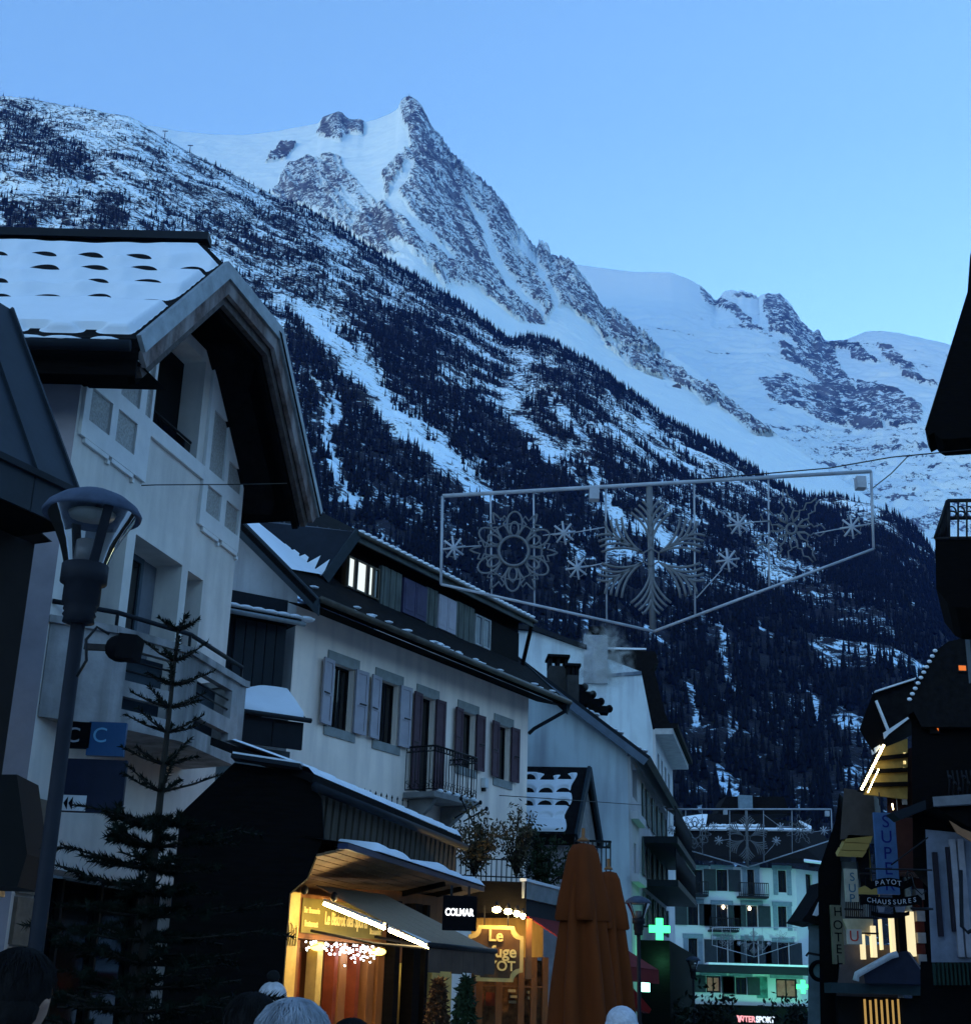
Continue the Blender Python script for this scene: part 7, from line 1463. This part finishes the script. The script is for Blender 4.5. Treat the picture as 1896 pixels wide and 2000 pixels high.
# ================================================================== people walking below the frame edge
def skin_obj(name, verts, edges, radii, m_, parent, sub=2, root=0):
    me = bpy.data.meshes.new(name); me.from_pydata([tuple(v) for v in verts], edges, []); o = link_mesh(name, me, m_, parent)
    sk = o.modifiers.new('skin', 'SKIN'); sk.use_smooth_shade = True
    lay = me.skin_vertices[0].data if me.skin_vertices else None
    if lay is None:
        bpy.context.view_layer.objects.active = o; bpy.ops.mesh.customdata_skin_add(); lay = me.skin_vertices[0].data
    for i, r_ in enumerate(radii): lay[i].radius = (r_, r_) if not isinstance(r_, tuple) else r_; lay[i].use_root = (i == root)
    s = o.modifiers.new('sub', 'SUBSURF'); s.levels = s.render_levels = sub
    return o
def person(label, u, v_top, Y, face_deg, coat, hair=None, hat=None, pom=None, skin=(0.30, 0.17, 0.12), hatm=None):
    top = at(u, v_top, Y); H = top[2] - (.06 if pom else .02); k = H / 1.72
    t = thing('person', label, 'person', (top[0], top[1], 0), 'people in the street'); t.rotation_euler = (0, 0, R(face_deg)); OFF[t.as_pointer()] = np.zeros(3)
    m_s = mat('skin_%d' % int(skin[0] * 100), skin, rough=.6, var=.1); q = lambda x, y, z: (x * k, y * k, z * k)
    vs = [q(0, 0, .95), q(0, .01, 1.15), q(0, .01, 1.36), q(0, 0, 1.47), q(0, -.005, 1.53), q(0, -.02, 1.60), q(0, -.005, 1.66)]; rd = [.14, .13, .14, .055, .06, .085, .07]; ed = [(0, 1), (1, 2), (2, 3), (3, 4), (4, 5), (5, 6)]
    vs.append(q(0, -.115, 1.575)); rd.append(.014); ed.append((5, 7))                 # nose
    for sx in (-1, 1):
        b = len(vs); vs += [q(sx * .085, 0, 1.585), q(sx * .095, .01, 1.60)]; rd += [.02, .012]; ed += [(5, b), (b, b + 1)]
        b = len(vs); vs += [q(sx * .17, .01, 1.40), q(sx * .23, .02, 1.13), q(sx * .23, -.06, .90), q(sx * .225, -.09, .82)]; rd += [.065, .045, .034, .032]; ed += [(2, b), (b, b + 1), (b + 1, b + 2), (b + 2, b + 3)]
        for f, (dx, dy, dz) in enumerate(((-.035, -.03, -.045), (-.02, -.02, -.09), (0, -.02, -.10), (.018, -.02, -.09), (.033, -.02, -.07))):
            c = len(vs); vs += [q(sx * (.225 + dx * .6), -.09 + dy * .5, .82 + dz * .5), q(sx * (.225 + dx), -.09 + dy * 1.6, .82 + dz)]; rd += [.010, .008]; ed += [(b + 3, c), (c, c + 1)]
        b = len(vs); vs += [q(sx * .095, 0, .88), q(sx * .10, -.01, .50), q(sx * .10, .02, .09), q(sx * .105, -.13, .04)]; rd += [.085, .055, .04, .035]; ed += [(0, b), (b, b + 1), (b + 1, b + 2), (b + 2, b + 3)]
    skin_obj('body', vs, ed, [r_ * k for r_ in rd], m_s, t, 2)
    cv = [q(0, 0, .72), q(0, .01, 1.0), q(0, .01, 1.25), q(0, .01, 1.40), q(0, 0, 1.47)]; cr = [.19, .185, .19, .15, .085]; ce = [(0, 1), (1, 2), (2, 3), (3, 4)]
    for sx in (-1, 1): b = len(cv); cv += [q(sx * .19, .01, 1.38), q(sx * .25, .02, 1.12), q(sx * .24, -.05, .92)]; cr += [.095, .075, .06]; ce += [(3, b), (b, b + 1), (b + 1, b + 2)]
    skin_obj('coat', cv, ce, [r_ * k for r_ in cr], mat('coat_%d_%d' % (int(coat[0] * 1000), int(coat[2] * 1000)), coat, rough=.8, var=.2, scale=6), t, 2)
    for sx in (-1, 1): skin_obj('trouser_leg', [q(sx * .095, 0, .90), q(sx * .10, -.01, .50), q(sx * .10, .02, .12)], [(0, 1), (1, 2)], [.10 * k, .075 * k, .06 * k], mat('dark_trousers', (.012, .013, .018), rough=.9), t, 1)
    for sx in (-1, 1): g = MB(); g.ball(q(sx * .032, -.098, 1.615), .008 * k, .004 * k, .005 * k, 8, 6); g.build('eye', m_blk, t)
    g = MB(); g.ball(q(0, -.093, 1.535), .024 * k, .008 * k, .006 * k, 8, 5); g.build('mouth', mat('lips', (.22, .07, .06)), t)
    if hat:
        g = MB(); g.ball(q(0, .0, 1.645), .108 * k, .118 * k, .10 * k, 18, 10); g.lathe(q(0, 0, 0), [(.108 * k, 1.585 * k), (.118 * k, 1.60 * k), (.112 * k, 1.64 * k)], 18); g.build('hat', mat('hat_%d' % int(hat[0] * 100), hat, rough=.95, var=.25, scale=30, bump=.5), t)
    if hair:
        g = MB(); rr = np.random.default_rng(int(u)); n, m_ = 20, 10
        g.ball(q(0, .018, 1.632), .106 * k, .112 * k, .105 * k, n, m_, jit=.02); g.ball(q(0, .045, 1.57), .094 * k, .075 * k, .08 * k, 14, 8, jit=.03); 
        for _ in range(240):
            a_ = rr.uniform(0, 6.2832); ph = rr.uniform(.05, .5); sp_ = rr.uniform(.7, 1.5); tw = rr.normal(0, .35); P_ = []
            for q_ in np.linspace(0, 1, 6):
                th = ph + sp_ * q_; x_ = a_ + tw * q_; rx = 1.03 + .02 * rr.normal() * q_; P_.append(np.array(q(0, .018, 1.632)) + k * rx * V(.106 * math.sin(th) * math.cos(x_), .112 * math.sin(th) * math.sin(x_), .105 * math.cos(th)))
            g.tube(P_, .0026 * k, 3, .0012 * k, cap=False)
        g.build('hair', mat('hair_%d' % int(hair[0] * 100), hair, rough=.8, var=.45, scale=25, stretch=(1, 1, .3), bump=.5, spec=.08), t)
    if pom: g = MB(); g.ball(q(0, .02, 1.78), .05 * k, .05 * k, .045 * k, 10, 7, jit=.12); g.build('pompom', mat('pompom_fur', pom, rough=1, var=.4), t)
    return t
person('dark figure with black hair close to the camera at the lower left corner', 52, 1852, 4.6, 158, (.012, .012, .016), hair=(.008, .007, .007))
person('grey-haired person seen from behind at the bottom edge', 578, 1949, 3.9, 180, (.02, .03, .06), hair=(.30, .32, .36))
person('black-haired person seen from behind left of the grey-haired head', 497, 1938, 5.6, 175, (.015, .02, .05), hair=(.010, .009, .009))
person('person in white knitted hat with black pompom before the bistro door', 535, 1908, 11.5, 180, (.03, .03, .035), hat=(.55, .52, .52), pom=(.01, .01, .01))
person('person in pale grey knitted hat beside the closed parasols', 1214, 1966, 9.8, 185, (.02, .018, .02), hat=(.50, .50, .54))
person('dark-haired person low before the bistro doorway', 690, 1988, 6.8, 170, (.012, .012, .014), hair=(.010, .008, .008))
# ================================================================== haze over the valley
def add_haze():
    mb = MB(); z0, z1 = -1.0, 6500.0
    x0, x1, y0, y1 = -9100, 9100, -3100, 9200
    mb.hexa([V(x0, y0, z0), V(x1, y0, z0), V(x1, y1, z0), V(x0, y1, z0), V(x0, y0, z1), V(x1, y0, z1), V(x1, y1, z1), V(x0, y1, z1)])
    m = bpy.data.materials.new('haze_air'); m.use_nodes = True; nt = m.node_tree; nt.nodes.clear()
    v = nt.nodes.new('ShaderNodeVolumePrincipled'); v.inputs['Color'].default_value = (0.02, 0.17, 0.90, 1); v.inputs['Density'].default_value = HAZE
    v.inputs['Anisotropy'].default_value = 0.0
    o = nt.nodes.new('ShaderNodeOutputMaterial'); nt.links.new(v.outputs[0], o.inputs['Volume'])
    h = mb.build('haze', m, kind='stuff'); h['label'] = 'thin blue evening haze filling the valley'
HAZE = 4.0e-5
add_haze()
